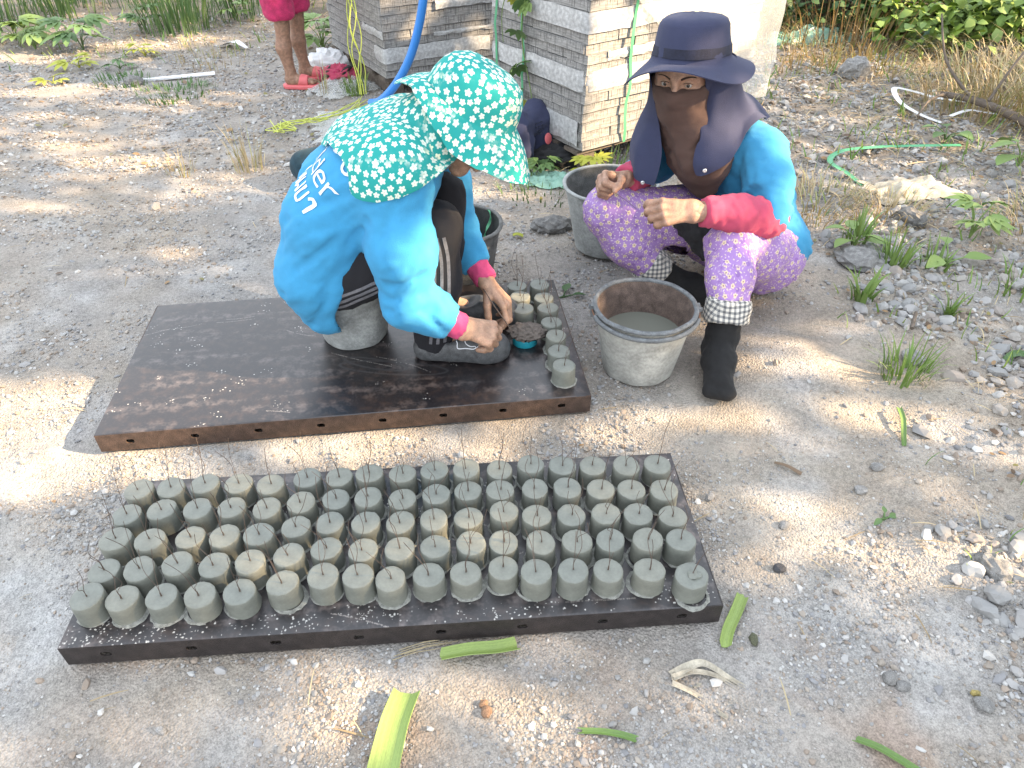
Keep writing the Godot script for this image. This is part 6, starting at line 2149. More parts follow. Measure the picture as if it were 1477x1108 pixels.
# lobed: how many points the leaf has; folded a little along its midrib
func leaf_mesh(length: float, wide: float, lobes: int, cup: float, sd: int) -> ArrayMesh:
	var r := RandomNumberGenerator.new()
	r.seed = sd
	var mb := MB.new()
	if lobes > 0:   # a palm-shaped leaf: lobes that spread from the stalk and run together near it
		var n2 := lobes * 2 + 1
		for k in n2:
			var a := (k - lobes) * 0.62
			var ln := length * (1.0 - 0.16 * absf(k - lobes)) * r.randf_range(0.9, 1.08)
			var d := Vector3(sin(a), 0, -cos(a))
			var sd2 := Vector3(cos(a), 0, sin(a))
			var rws := []
			for i in 6:
				var t := i / 5.0
				var w2 := wide * 0.24 * pow(sin(PI * clampf(0.12 + t * 0.86, 0, 1)), 0.8) * (1.0 + r.randf_range(-0.12, 0.12))
				var c := d * ln * t + Vector3(0, -cup * t * t * ln + 0.0006 * k, 0)
				rws.append([c - sd2 * w2 + Vector3(0, w2 * 0.25, 0), c, c + sd2 * w2 + Vector3(0, w2 * 0.25, 0)])
			mb.grid(rws)
		return mb.mesh()
	var rows := []
	var n := 4 if lobes == 0 else lobes * 5
	for i in n + 1:
		var t := float(i) / n
		var ww := wide * 0.5 * pow(sin(PI * clampf(t * 0.96 + 0.02, 0, 1)), 0.75) * (1.15 - 0.5 * t)
		if lobes > 0: ww *= 0.62 + 0.5 * absf(sin(t * PI * lobes)) + r.randf_range(-0.05, 0.05)
		var droop := -cup * t * t * length
		rows.append([Vector3(-ww, droop + ww * 0.25, -t * length - (ww * 0.35 if lobes > 0 else 0.0)), Vector3(-ww * 0.5, droop + ww * 0.05, -t * length), Vector3(0, droop, -t * length), Vector3(ww * 0.5, droop + ww * 0.05, -t * length), Vector3(ww, droop + ww * 0.25, -t * length - (ww * 0.35 if lobes > 0 else 0.0))])
	mb.grid(rows)
	return mb.mesh()

func weed(label: String, at: Vector3, leaves: int, size: float, high: float, lobes: int, m: String, group := "", upright := 0.5) -> void:
	var o := thing("leafy_weed", label, "weed", at, 0.0, group)
	var stems := MB.new()
	for i in leaves:
		var a := i * 2.4 + rng.randf_range(-0.3, 0.3)
		var h := high * (0.35 + 0.65 * (i + 1.0) / leaves) * rng.randf_range(0.85, 1.1)
		var out := size * rng.randf_range(0.35, 0.7)
		var tip := Vector3(cos(a) * out, h, sin(a) * out)
		stems.tube(curve([Vector3.ZERO, Vector3(tip.x * 0.3, h * 0.6, tip.z * 0.3), tip], 3), 0.0035, 0.002, 5)
		var l := part("leaf", leaf_mesh(size * rng.randf_range(0.8, 1.15), size * rng.randf_range(0.6, 0.8), lobes, rng.randf_range(0.1, 0.4), i + int(at.x * 31)), M[m], o, tip)
		l.rotation = Vector3(rng.randf_range(-0.1, 0.5) * upright, -a - PI / 2, rng.randf_range(-0.3, 0.3))
	part("stem", stems.mesh(), M[m], o)

func bush(called: String, label: String, at: Vector3, size: Vector3, n: int, leaf: float, m: String, tint: Array, twigs: int, cat := "bush") -> void:
	var o := thing(called, label, cat, at)
	var tw := MB.new()
	tw.col = Color(0.6, 0.5, 0.35)
	for i in twigs:
		var a := rng.randf() * TAU
		var tip := Vector3(cos(a) * size.x, rng.randf_range(0.4, 1.1) * size.y * 1.6, sin(a) * size.z) * rng.randf_range(0.5, 1.0)
		tw.tube(curve([Vector3(cos(a) * size.x * 0.2, 0, sin(a) * size.z * 0.2), tip * 0.5 + Vector3(0, size.y * 0.3, 0), tip], 3), 0.006, 0.002, 4)
	part("stem", tw.mesh(), M.old_wood, o)
	var mb := MB.new()
	var clumps := []
	for i in maxi(6, n / 60): clumps.append(Vector3(rng.randf_range(-1, 1), rng.randf_range(0.1, 1.0), rng.randf_range(-1, 1)))
	for i in n:
		var c: Vector3 = clumps[rng.randi() % clumps.size()]
		var p := c * 0.8 + Vector3(rng.randfn(), rng.randfn(), rng.randfn()) * 0.22
		if p.length() > 1.25 or p.y < 0.0: continue
		p *= size * Vector3(1, 1.5, 1)
		var g: Color = tint[rng.randi() % tint.size()]
		var v := rng.randf_range(0.6, 1.35)
		mb.col = Color(g.r * v, g.g * v, g.b * v)
		var b := Basis.from_euler(Vector3(rng.randf_range(-1.1, 0.6), rng.randf() * TAU, rng.randf_range(-0.7, 0.7)))
		var l := leaf * rng.randf_range(0.6, 1.3)
		var w := l * 0.36
		mb.grid([[p, p + b * Vector3(0.0005, 0, 0)], [p + b * Vector3(-w, l * 0.1, -l * 0.4), p + b * Vector3(w, l * 0.1, -l * 0.4)], [p + b * Vector3(-w * 0.7, 0, -l * 0.75), p + b * Vector3(w * 0.7, 0, -l * 0.75)], [p + b * Vector3(0, -l * 0.1, -l), p + b * Vector3(0.0005, -l * 0.1, -l)]])
	part("foliage", mb.mesh(), M[m], o)

func build_plants() -> void:
	var green := [Color(0.9, 1, 0.8), Color(1.1, 1.1, 0.9), Color(1.5, 1.3, 1.0)]
	var mixed := [Color(0.8, 1, 0.8), Color(1.6, 1.25, 0.9), Color(2.2, 1.5, 1.6)]
	var dry := [Color(1, 1, 1), Color(0.8, 0.75, 0.7), Color(1.25, 1.2, 1.1), Color(0.7, 0.9, 0.6)]
	# back left
	var bl := "weeds along the track at upper left"
	weed("lobed-leaf weed, largest of the cluster at upper left", gy(-2.78, -5.0), 6, 0.16, 0.20, 3, "leaf_green", bl)
	weed("lobed-leaf weed beside the long grass at upper left", gy(-2.55, -5.45), 4, 0.13, 0.18, 3, "leaf_green", bl)
	weed("small pale-leaved weed standing alone on the track at upper left", gy(-2.62, -4.60), 4, 0.10, 0.07, 2, "leaf_yellow", bl)
	weed("small green weed next to the pale one on the track", gy(-2.36, -4.57), 4, 0.075, 0.06, 2, "leaf_green", bl)
	weed("brownish weed at the edge of the track shadow", gy(-2.32, -4.85), 5, 0.08, 0.07, 2, "leaf_yellow", bl)
	weed("pale weed at the far left edge of the track", gy(-3.12, -5.05), 6, 0.14, 0.16, 2, "leaf_pale", bl)
	weed("low pale weed between the left edge and the lobed cluster", gy(-3.35, -5.25), 6, 0.16, 0.14, 2, "leaf_pale", bl)
	weed("single yellow weed low on the gravel at the left edge", gy(-2.62, -4.28), 3, 0.08, 0.04, 2, "leaf_yellow", bl)
	weed("leafy weed just left of the child's shorts", gy(-1.98, -5.7), 6, 0.11, 0.16, 2, "leaf_pale", bl)
	weed("leafy weed just right of the child's knees", gy(-1.22, -5.0), 9, 0.13, 0.22, 2, "leaf_pale", bl)
	weed("tall leafy weed behind the child", gy(-1.55, -5.9), 9, 0.17, 0.40, 2, "leaf_green", bl)
	for q in [["dry-green grass clump at the far upper left corner", -3.75, -5.7, 150, 0.50, 0.30], ["long grass clump right of the lobed weeds", -2.35, -5.55, 190, 0.50, 0.26], ["long grass clump left of the lobed weeds", -3.35, -5.95, 170, 0.55, 0.3], ["wispy grass clump behind the long grass", -2.0, -5.95, 120, 0.45, 0.3], ["grass clump at the top edge left of the child", -2.75, -6.3, 170, 0.6, 0.4], ["grass clump at the top edge behind the child", -1.2, -6.3, 170, 0.5, 0.4]]:
		tuft("grass_clump", q[0], gy(q[1], q[2]), q[3], q[4] * 0.9, q[5], 0.008, "leaf_green", [Color(1.6, 1.25, 1.3), Color(2.5, 1.7, 2.1), Color(1.2, 1.1, 1.0)], bl, 0.95)
	tuft("dry_grass", "dead brown stalks standing in the dark bush at the top", gy(2.2, -5.15), 240, 0.42, 0.45, 0.006, "dry_grass", [Color(0.5, 0.42, 0.35), Color(0.8, 0.7, 0.55), Color(0.35, 0.3, 0.25)], "", 1.1, "dead stalks")
	tuft("grass_tuft", "low green tuft with a grey stone in it at upper left", gy(-2.22, -4.30), 150, 0.055, 0.16, 0.006, "leaf_green", mixed, bl, 1.3)
	tuft("grass_tuft", "low creeping green tuft right of the white lath", gy(-1.85, -4.10), 240, 0.05, 0.22, 0.007, "leaf_green", mixed, bl, 1.3)
	tuft("dry_tuft", "dry straw-coloured tuft left of the worker's hat cape", gy(-1.14, -3.02), 60, 0.20, 0.06, 0.0035, "dry_grass", dry, bl, 0.8)
	tuft("dry_tuft", "small dry tuft on the sunlit gravel strip at left", gy(-1.42, -2.98), 36, 0.10, 0.06, 0.004, "dry_grass", dry, bl, 1.1)
	tuft("dry_tuft", "thin dry stems standing by the child's sandals", gy(-1.02, -4.05), 22, 0.20, 0.03, 0.003, "dry_grass", dry, bl, 0.4)
	tuft("grass_tuft", "pale tuft at the hanging strings' foot", gy(-0.86, -4.10), 90, 0.12, 0.07, 0.006, "leaf_pale", green, bl, 0.9)
	for q in [["thin dry grass on the track by the paper scrap", -2.05, -4.95], ["thin dry grass patch nearest the paper scrap", -1.85, -4.75]]:
		tuft("dry_tuft", q[0], gy(q[1], q[2]), 70, 0.09, 0.25, 0.004, "dry_grass", dry, bl, 1.2)
	# right
	var rt := "weeds and grass on the rubble at right"
	for q in [["broad-bladed grass tuft on the gravel right of the woman", 1.28, -2.14, 52, 0.13, 0.05, 0.009], ["bright grass tuft just beyond the flat rock slab", 1.22, -2.30, 30, 0.12, 0.05, 0.010], ["grass tuft beside the single bright leaf at right", 1.42, -2.12, 30, 0.11, 0.05, 0.008], ["flat wide-bladed grass fan on the gravel by the flat slab", 1.10, -1.92, 22, 0.12, 0.03, 0.014], ["sparse grass near the right edge above the oval leaf", 1.62, -1.95, 30, 0.12, 0.09, 0.007], ["small grass sprig in the middle of the coarse gravel", 1.33, -1.83, 30, 0.10, 0.015, 0.008], ["flattened yellowing grass where the path meets the gravel", 1.08, -1.55, 90, 0.11, 0.07, 0.005]]:
		tuft("grass_tuft", q[0], gy(q[1], q[2]), q[3], q[4], q[5], q[6], "leaf_pale", green, rt, 1.2)
	weed("bright leafy weed on a thin stem at right", gy(1.62, -2.30), 6, 0.085, 0.14, 2, "leaf_pale", rt)
	weed("single bright round-leaved weed right of the grass tufts", gy(1.46, -2.13), 3, 0.085, 0.06, 0, "leaf_pale", rt)
	weed("three-leaved bright weed behind the flat rock slab", gy(1.20, -2.26), 5, 0.075, 0.06, 0, "leaf_pale", rt)
	weed("weed with a pale leaf at the right edge by the branch", gy(2.15, -2.95), 6, 0.11, 0.12, 0, "leaf_pale", rt)
	weed("small weed just above the flat green strip", gy(2.00, -3.28), 5, 0.08, 0.07, 0, "leaf_green", rt)
	weed("tiny seedling leaf on the dust right of the front panel", gy(0.815, -1.04), 3, 0.022, 0.012, 0, "leaf_green", rt)
	weed("small green leaf between bucket and rear panel corner", gy(0.165, -1.96), 3, 0.045, 0.012, 0, "leaf_dark", rt)
	weed("pale seedling on the gravel behind the woman's shoulder", gy(1.06, -3.42), 4, 0.08, 0.06, 0, "leaf_pale", rt)
	for q in [["dead grass heap under the forked branch", 2.45, -3.75, 420, 0.34, 0.38, 0.006], ["dead and green grass heap at the right edge", 2.75, -3.55, 420, 0.34, 0.40, 0.006], ["hay spread below the dark bush", 2.25, -4.75, 520, 0.24, 0.55, 0.005], ["hay lying in front of the green sheet", 2.85, -4.35, 420, 0.28, 0.45, 0.005], ["straw at the woman's back in the sun", 1.18, -2.60, 240, 0.13, 0.20, 0.004], ["sunlit straw beside the torn sack", 1.42, -2.52, 150, 0.12, 0.16, 0.004], ["hay at the right edge below the white scrap", 3.3, -4.15, 420, 0.34, 0.5, 0.006], ["straw behind the sunlit block stack", 1.75, -5.4, 420, 0.28, 0.5, 0.006], ["dry grass around the boulder behind the woman", 1.72, -4.72, 240, 0.13, 0.35, 0.005], ["brown dead grass at the right edge by the leafy weed", 1.95, -2.35, 170, 0.16, 0.18, 0.005]]:
		tuft("dry_grass", q[0], gy(q[1], q[2]), q[3], q[4], q[5], q[6], "dry_grass", dry, rt, 1.65, "dry grass")
	# weeds at the foot of the stack and the vine on it
	weed("weed with yellow-green leaves at the sunlit stack's corner", gy(0.33, -2.90), 7, 0.075, 0.10, 2, "leaf_yellow", "weeds at the stack's foot")
	weed("weed with lobed leaves under the flowered hat's brim", gy(0.13, -2.93), 6, 0.07, 0.07, 2, "leaf_green", "weeds at the stack's foot")
	tuft("grass_tuft", "slim green blades at the sunlit stack's corner", gy(0.40, -2.95), 26, 0.14, 0.09, 0.009, "leaf_pale", green, "weeds at the stack's foot", 0.9)
	tuft("grass_tuft", "low green growth between the rear buckets", gy(0.12, -2.78), 130, 0.05, 0.18, 0.006, "leaf_green", mixed, "weeds at the stack's foot", 1.3)
	var vine := thing("vine", "green climbing vine hanging down the left face of the sunlit stack", "vine", Vector3(0.0, 0, -3.2))
	var turn2 := 0.608
	var o := Vector3(0.292, 0, -2.945)
	var ex := Vector3(cos(turn2), 0, -sin(turn2))
	var ez := Vector3(sin(turn2), 0, cos(turn2))
	var st := MB.new()
	var pts := []
	for i in 12:
		var t := i / 11.0
		pts.append(o - ez * (0.355 - 0.03 * sin(t * 8.0)) - ex * (0.03 + 0.012 * sin(t * 5.0)) + Vector3(0, lerpf(0.90, 0.16, t), 0) - vine.position)
	st.tube(curve(pts, 4), 0.004, 0.002, 5)
	pts = []
	for i in 7:
		var t := i / 6.0
		pts.append(o - ez * (0.36 + 0.16 * sin(PI * 0.5 * t)) - ex * (0.035 + 0.02 * sin(PI * t)) + Vector3(0, lerpf(0.66, 0.42, t * t), 0) - vine.position)
	st.tube(curve(pts, 4), 0.003, 0.0015, 5)
	part("stem", st.mesh(), M.leaf_pale, vine)
	for i in 34:
		var t := rng.randf()
		if i < 22: t = rng.randf() * 0.42
		var y := lerpf(0.90, 0.18, t)
		var p := o - ez * (0.355 + rng.randf_range(-0.05, 0.09) * (1.0 - t * 0.6)) - ex * rng.randf_range(0.03, 0.075) + Vector3(0, y, 0) - vine.position
		var l := part("leaf", leaf_mesh(rng.randf_range(0.05, 0.085), rng.randf_range(0.05, 0.07), 2, 0.3, 400 + i), M[["leaf_green", "leaf_pale", "leaf_green", "leaf_yellow"][i % 4]], vine, p)
		l.rotation = Vector3(rng.randf_range(-0.9, 0.2), 0.6 + rng.randf_range(-1.4, 1.4), rng.randf_range(-0.6, 0.6))
	# bushes
	bush("dark_bush", "dark straggly bush with dead stems at the top behind the woman", gy(2.12, -5.30), Vector3(0.50, 0.28, 0.32), 1500, 0.05, "leaf_dark", [Color(1.2, 1.2, 1), Color(2.4, 1.8, 1.6), Color(5.0, 3.0, 3.2)], 130)
	bush("green_bush", "sunlit bright yellow-green bush at the top right corner", gy(2.98, -4.98), Vector3(0.70, 0.20, 0.40), 4200, 0.075, "leaf_pale", [Color(1.3, 1.5, 0.9), Color(1.8, 1.9, 0.9), Color(2.3, 2.1, 0.6)], 30)
	bush("dark_bush", "shaded dark bush at the top left of the dead stems", gy(1.55, -6.2), Vector3(0.45, 0.35, 0.35), 1400, 0.06, "leaf_dark", [Color(1, 1, 1), Color(1.5, 1.4, 1.2)], 24)
	bush("green_bush", "bright bush behind the right corner bush", gy(4.3, -6.6), Vector3(0.9, 0.7, 0.6), 2600, 0.09, "leaf_pale", [Color(0.8, 1, 0.8), Color(1.1, 1.15, 0.9), Color(1.5, 1.35, 0.6)], 20)


# ---------------------------------------------------------------- gravel
func build_gravel() -> void:
	var shades := [Vector3(0.29, 0.285, 0.28), Vector3(0.34, 0.335, 0.325), Vector3(0.235, 0.235, 0.24), Vector3(0.32, 0.285, 0.245), Vector3(0.42, 0.415, 0.40), Vector3(0.27, 0.225, 0.185)]
	# [how many, smallest, largest, kind of place]
	var sets := [[36000, 0.0014, 0.003, 0], [26000, 0.0025, 0.005, 0], [26000, 0.0045, 0.009, 1], [15000, 0.0013, 0.0034, 3], [10000, 0.006, 0.014, 2], [3400, 0.013, 0.028, 2]]
	var r := RandomNumberGenerator.new()
	r.seed = 5000
	var grains := [[], []]
	var stones := [[], []]
	for k in sets.size():
		var s: Array = sets[k]
		var into: Array = grains if k < 4 else stones
		var done := 0
		var tries := 0
		while done < s[0] and tries < s[0] * 6:
			tries += 1
			var x := 0.0
			var z := 0.0
			if s[3] == 3:   # the near ground
				x = r.randf_range(-1.1, 1.1)
				z = r.randf_range(-0.36, -1.3)
			else:
				z = -0.3 - 5.6 * pow(r.randf(), 1.35)
				x = r.randf_range(-1.0, 1.0) * (0.75 - z * 0.62)
			if in_tray(x, z) < 0.004: continue
			var rb := rubble(x, z)
			var patch_ := n_mid.get_noise_2d(x * 0.6 + 11.0, z * 0.6)
			var path := smoothstep(0.25, 0.55, x) * smoothstep(1.7, 1.2, x) * smoothstep(-2.0, -1.75, z) * smoothstep(-0.95, -1.15, z)
			var keep := 1.0
			if s[3] == 1: keep = clampf(0.35 + 1.4 * patch_ + 0.5 * smoothstep(-1.9, -2.4, z) + 0.4 * rb, 0.03, 1) * (1.0 - 0.92 * path) * (0.4 if z > -0.95 and x < 0.7 else 1.0)
			elif s[3] == 2: keep = rb * rb * clampf(0.6 + patch_ * 1.5, 0.05, 1.0) + (0.006 if s[1] < 0.01 else 0.0) + 0.10 * smoothstep(-2.0, -2.6, z) * clampf(patch_ * 2.0 + 0.2, 0, 1) * (1.0 if s[1] < 0.01 else 0.3)
			else: keep = clampf(0.45 + patch_ * 1.3, 0.06, 1) * (1.0 - 0.7 * path) * (0.55 if z > -0.95 else 1.0)
			if r.randf() > keep: continue
			var size := lerpf(s[1], s[2], pow(r.randf(), 2.2))
			if z < -3.0 and s[3] < 2: size *= 1.5
			var b := Basis.from_euler(Vector3(r.randf_range(-0.6, 0.6), r.randf() * TAU, r.randf_range(-0.6, 0.6))) * Basis.from_scale(Vector3(size * r.randf_range(0.75, 1.3), size * r.randf_range(0.6, 1.15), size * r.randf_range(0.8, 1.1)))
			into[0].append(Transform3D(b, Vector3(x, ground_y(x, z) + size * 0.2, z)))
			var c: Vector3 = shades[r.randi() % shades.size()] * r.randf_range(0.78, 1.16)
			into[1].append(Color(c.x, c.y, c.z))
			done += 1
	# the broken stones that show largest stand by themselves
	var rank := []
	for i in stones[0].size():
		var t: Transform3D = stones[0][i]
		var far := (t.origin - Vector3(0, 1.2, 0)).length()
		var inside := absf(t.origin.x) < 0.55 + 0.60 * -t.origin.z and t.origin.z < -0.55 and rubble(t.origin.x, t.origin.z) > 0.3
		rank.append([-(t.basis.get_scale().length() / far) if inside else 0.0, i])
	rank.sort_custom(func(a, b): return a[0] < b[0])
	var alone := {}
	var shapes := []
	for k in 12:
		var mb := MB.new()
		var c: Vector3 = shades[k % 6]
		mb.col = Color(c.x, c.y, c.z) * 0.5 + Color(0.145, 0.142, 0.138)
		mb.blob(Vector3.ZERO, Vector3(1, 0.62, 0.8), r, 0.2, 1)
		shapes.append(mb.mesh())
	var tones := ["mid-grey", "light grey", "dark grey", "buff", "whitish", "brownish"]
	var marks := [["the flat rock slab", 1.19, -2.16], ["the oval leaf at the right edge", 1.42, -1.60], ["the bright leafy weed on a thin stem", 1.62, -2.30], ["the torn sack", 1.60, -2.72], ["the flat green strip", 1.65, -3.10], ["the white strap hook", 2.02, -3.70], ["the big pale boulder", 1.94, -4.27], ["the sparse grass near the right edge", 1.62, -1.95], ["the yellowing grass where path meets gravel", 1.08, -1.55], ["the broad brown-grey stone at the right edge", 0.98, -0.90], ["the tall beige stone at lower right", 0.67, -0.67], ["the green blade on the path", 0.99, -1.35], ["the forked branch", 2.24, -3.52], ["the sunlit straw by the woman's back", 1.18, -2.60]]
	for k in mini(230, rank.size()):
		if rank[k][0] == 0.0: break
		var i: int = rank[k][1]
		alone[i] = true
		var which := r.randi() % 12
		var at: Vector3 = stones[0][i].origin
		var sc: Vector3 = stones[0][i].basis.get_scale()
		var best: Array = marks[0]
		for q in marks:
			if Vector2(at.x - q[1], at.z - q[2]).length() < Vector2(at.x - best[1], at.z - best[2]).length(): best = q
		var label := "%s %s %s stone %s %s" % [["small", "middling", "larger"][int(sc.x > 0.016) + int(sc.x > 0.021)], ["rounded", "flat"][int(sc.y < sc.x * 0.8)], tones[which % 6], ["just behind", "in front of", "left of", "right of"][(int(at.z > best[2]) if absf(at.z - best[2]) > absf(at.x - best[1]) else 2 + int(at.x > best[1]))], best[0]]
		var o := solo("crushed_stone", shapes[which], M.stone, label, "stone", Vector3.ZERO, "crushed stones in the rubble")
		o.transform = stones[0][i]
	var rest := [[], []]
	for i in stones[0].size():
		if not alone.has(i):
			rest[0].append(stones[0][i])
			rest[1].append(stones[1][i])
	heap("gravel", "grey grit and gravel scattered over the ground", grains, r)
	heap("rubble", "smaller grey crushed stone strewn over the ground at right", rest, r)

func heap(called: String, label: String, all: Array, r: RandomNumberGenerator) -> void:
	var mb := MB.new()
	mb.blob(Vector3.ZERO, Vector3(1, 0.62, 0.8), r, 0.28, 0)
	var mm := MultiMesh.new()
	mm.transform_format = MultiMesh.TRANSFORM_3D
	mm.use_colors = true
	mm.mesh = mb.mesh()
	mm.instance_count = all[0].size()
	for i in all[0].size():
		mm.set_instance_transform(i, all[0][i])
		mm.set_instance_color(i, all[1][i])
	var o := MultiMeshInstance3D.new()
	o.name = numbered(called)
	o.multimesh = mm
	o.material_override = M.stone
	add_child(o)
	o.set_meta("kind", "stuff")
	o.set_meta("label", label)


# ---------------------------------------------------------------- trees outside the frame that throw the dappled shade
func build_shade_trees() -> void:
	# openings in the crowns, given where their light comes down: x, z, half sizes
	var gaps := [[1.25, -1.15, 0.12, 0.08], [0.30, -1.31, 0.20, 0.03], [-0.40, -1.235, 0.20, 0.02], [-0.08, -0.60, 0.12, 0.06], [-1.36, -1.15, 0.2, 0.05], [-1.24, -1.42, 0.24, 0.11], [-1.27, -1.38, 0.2, 0.1], [-1.04, -1.16, 0.22, 0.06], [-0.82, -1.21, 0.16, 0.035], [-0.23, -1.26, 0.09, 0.03], [-0.03, -1.27, 0.1, 0.025], [0.39, -1.35, 0.13, 0.035], [0.14, -1.35, 0.1, 0.02], [0.75, -1.56, 0.14, 0.03], [0.98, -1.53, 0.13, 0.03], [0.81, -1.36, 0.16, 0.025], [1.03, -1.34, 0.12, 0.03], [0.62, -0.97, 0.13, 0.05], [0.78, -0.88, 0.1, 0.03], [0.98, -0.9, 0.1, 0.05], [-0.65, -0.59, 0.13, 0.06], [-0.32, -0.64, 0.11, 0.045], [-0.14, -0.54, 0.09, 0.05], [0.0, -0.67, 0.07, 0.04],
		[-1.97, -3.34, 0.2, 0.06], [-2.05, -2.98, 0.13, 0.05], [-1.75, -3.11, 0.12, 0.03], [-1.16, -2.9, 0.3, 0.03], [-2.48, -5.14, 0.3, 0.1], [-3.12, -4.87, 0.3, 0.12], [-2.46, -4.12, 0.25, 0.08], [1.25, -2.47, 0.2, 0.07], [1.6, -2.68, 0.2, 0.07], [2.12, -4.63, 0.5, 0.2], [2.04, -5.13, 0.3, 0.2], [0.21, -1.86, 0.04, 0.03], [0.51, -1.64, 0.06, 0.03], [-0.88, -1.39, 0.22, 0.05], [-0.55, -1.38, 0.2, 0.03], [-0.27, -0.94, 0.04, 0.025], [-0.21, -0.93, 0.03, 0.02], [0.05, -1.06, 0.045, 0.03], [-0.7, -0.79, 0.03, 0.03], [-0.64, -0.79, 0.03, 0.03], [-0.16, -1.75, 0.03, 0.03], [-0.42, -2.16, 0.15, 0.06],
		[-0.16, -2.08, 0.14, 0.06], [-0.03, -1.93, 0.1, 0.03], [0.01, -1.83, 0.16, 0.06], [-1.01, -1.59, 0.14, 0.06], [-0.84, -1.55, 0.14, 0.05], [-0.7, -1.52, 0.08, 0.04], [-0.35, -1.75, 0.06, 0.03], [-0.39, -1.86, 0.05, 0.02], [-0.22, -3.24, 0.5, 0.25], [-0.03, -3.55, 0.5, 0.2], [0.13, -3.11, 0.25, 0.12], [2.25, -5.10, 1.3, 0.6], [2.41, -4.63, 0.6, 0.3]]
	var d := SUN_FROM.normalized()
	var trees := [["broad tree shading the yard, outside the frame at right, nearest the camera", Vector3(8.6, 0, 1.6), 0.5, -2.6], ["broad tree shading the yard, outside the frame at right, farther back", Vector3(8.9, 0, -9.5), -2.6, -9.0]]
	var r := RandomNumberGenerator.new()
	r.seed = 88
	var lf := MB.new()
	lf.grid([[Vector3(0, 0, 0), Vector3(0.002, 0, 0)], [Vector3(-0.032, 0.004, -0.035), Vector3(0.032, 0.004, -0.035)], [Vector3(-0.030, 0.004, -0.08), Vector3(0.030, 0.004, -0.08)], [Vector3(0, -0.006, -0.13), Vector3(0.002, -0.006, -0.13)]])
	var leaf := lf.mesh()
	for t in trees:
		var o := thing("shade_tree", t[0], "tree", t[1], 0.0, "trees that shade the yard")
		var mb := MB.new()
		var head_z: float = (t[2] + t[3]) * 0.5 - t[1].z
		var fork := Vector3(0.0, 2.2, head_z * 0.06)
		mb.tube(curve([Vector3.ZERO, Vector3(0.05, 1.0, 0), fork], 6), 0.20, 0.15, 12)
		part("trunk", mb.mesh(), M.bark, o)
		for i in 7:
			var lb := MB.new()
			var zz: float = lerpf(t[2], t[3], (i + 0.5) / 7.0) - t[1].z
			var tip := Vector3(r.randf_range(-1.2, 0.4), r.randf_range(3.6, 4.8), zz)
			lb.tube(curve([fork, fork * 0.5 + tip * 0.5 + Vector3(0, 0.5, 0), tip], 6), 0.07, 0.015, 7)
			part("limb", lb.mesh(), M.bark, o)
		var mm := MultiMesh.new()
		mm.transform_format = MultiMesh.TRANSFORM_3D
		mm.mesh = leaf
		var xf := []
		for i in 14000:
			var g := Vector3(r.randf_range(-4.6, 3.9), 0, r.randf_range(t[3], t[2]))
			var near := false
			for q in gaps:
				var grow: float = 0.55 if q[1] > -0.73 or q[1] < -2.6 else 1.0
				var e := Vector2((g.x - q[0]) / (q[2] * 1.08 + 0.08 * grow), (g.z - q[1]) / (q[3] * (1.0 + 0.12 * grow) + 0.042 * grow))
				if e.length_squared() < 1.0:
					near = true
					break
			if near: continue
			var s := lerpf(8.0, 10.2, r.randf()) - 0.55 * g.x * d.x
			var p := g + d * s
			var b := Basis.from_euler(Vector3(r.randf_range(-1.2, 1.2), r.randf() * TAU, r.randf_range(-1.0, 1.0))).scaled(Vector3.ONE * r.randf_range(0.8, 1.3))
			xf.append(Transform3D(b, p - t[1]))
		mm.instance_count = xf.size()
		for i in xf.size(): mm.set_instance_transform(i, xf[i])
		var c := MultiMeshInstance3D.new()
		c.name = "crown"
		c.multimesh = mm
		c.material_override = M.leaf_dark
		c.set_meta("kind", "stuff")
		o.add_child(c, true)


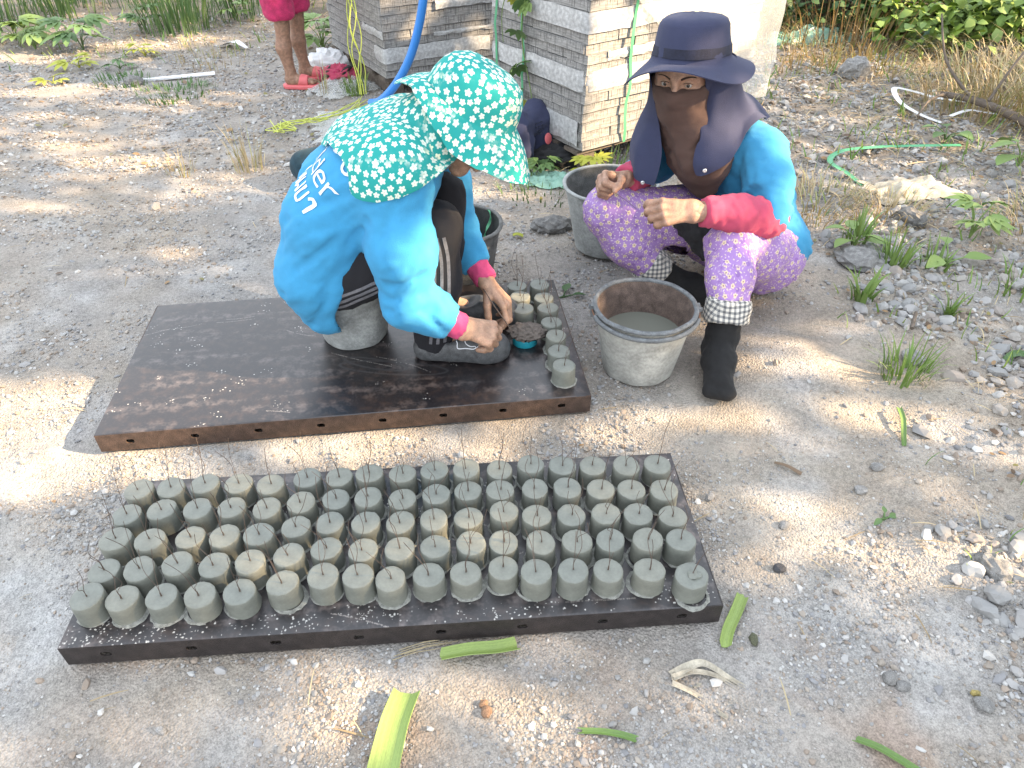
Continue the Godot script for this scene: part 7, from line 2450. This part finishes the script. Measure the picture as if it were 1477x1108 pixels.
# ---------------------------------------------------------------- straw, twigs and leaf crumbs too many to count
func build_litter() -> void:
	var kinds := [["straw_litter", "dry straw and stalks littered over the rubble", 7000, "dry_grass", 0.05, 0.0022, [Color(1, 1, 1), Color(0.75, 0.7, 0.65), Color(1.3, 1.25, 1.2), Color(0.6, 0.55, 0.5)]], ["leaf_litter", "dead leaf crumbs littered over the ground", 1700, "leaf_brown", 0.017, 0.010, [Color(1, 1, 1), Color(0.5, 0.45, 0.4), Color(1.5, 1.4, 1.1), Color(0.9, 1.2, 0.6)]], ["green_sprouts", "small green blades sprouting through the rubble", 2600, "leaf_pale", 0.045, 0.0035, [Color(0.8, 1, 0.8), Color(1.1, 1.1, 0.9), Color(1.4, 1.2, 0.9)]]]
	for k in kinds.size():
		var q: Array = kinds[k]
		var r := RandomNumberGenerator.new()
		r.seed = 7100 + k
		var mb := MB.new()
		if k == 2: blade(mb, Vector3.ZERO, Vector3(1, 0, 0), 0.7, q[4], q[5], 4)
		else: mb.grid([[Vector3(0, 0, -q[5] * 0.3), Vector3(0, 0, q[5] * 0.3)], [Vector3(q[4] * 0.35, q[4] * 0.05, -q[5] * 0.5), Vector3(q[4] * 0.35, q[4] * 0.05, q[5] * 0.5)], [Vector3(q[4] * 0.7, q[4] * 0.04, -q[5] * 0.45), Vector3(q[4] * 0.7, q[4] * 0.04, q[5] * 0.45)], [Vector3(q[4], -q[4] * 0.02, -q[5] * 0.15), Vector3(q[4], -q[4] * 0.02, q[5] * 0.15)]])
		var mm := MultiMesh.new()
		mm.transform_format = MultiMesh.TRANSFORM_3D
		mm.use_colors = true
		mm.mesh = mb.mesh()
		var xf := []
		var cs := []
		for i in q[2] * 6:
			if xf.size() >= q[2]: break
			var z := -0.4 - 5.8 * pow(r.randf(), 0.9)
			var x := r.randf_range(-1.0, 1.0) * (0.75 - z * 0.66)
			if in_tray(x, z) < 0.02: continue
			var back := smoothstep(-4.4, -5.4, z) * smoothstep(0.4, -0.6, x) * 0.5
			var straw := smoothstep(1.2, 2.0, x) * smoothstep(-2.0, -3.2, z)
			var right := rubble(x, z)
			var pn := clampf(0.45 + 1.6 * n_mid.get_noise_2d(x * 0.7 + 60.0 + k * 20.0, z * 0.7), 0, 1)
			var keep := 0.0
			if k == 0: keep = maxf(straw, right * 0.35 * pn) + back * 0.5 + 0.012
			elif k == 1: keep = (0.015 + 0.5 * right + 0.5 * back + 0.2 * smoothstep(-2.2, -3.0, z)) * pn
			else: keep = maxf(right * pn * pn * 0.8, back * pn)
			if r.randf() > keep: continue
			var s := r.randf_range(0.5, 1.5) * (1.0 if z > -3.0 else 1.5)
			var b := Basis.from_euler(Vector3(r.randf_range(-0.5, 0.5), r.randf() * TAU, r.randf_range(-0.15, 0.3))) * Basis.from_scale(Vector3(s, s, s))
			xf.append(Transform3D(b, Vector3(x, ground_y(x, z) + (0.006 if k < 2 else -0.003) + right * r.randf_range(0.0, 0.012), z)))
			var c: Color = q[6][r.randi() % q[6].size()]
			cs.append(c)
		mm.instance_count = xf.size()
		for i in xf.size():
			mm.set_instance_transform(i, xf[i])
			mm.set_instance_color(i, cs[i])
		var o := MultiMeshInstance3D.new()
		o.name = numbered(q[0])
		o.multimesh = mm
		o.material_override = M[q[3]]
		add_child(o)
		o.set_meta("kind", "stuff")
		o.set_meta("label", q[1])
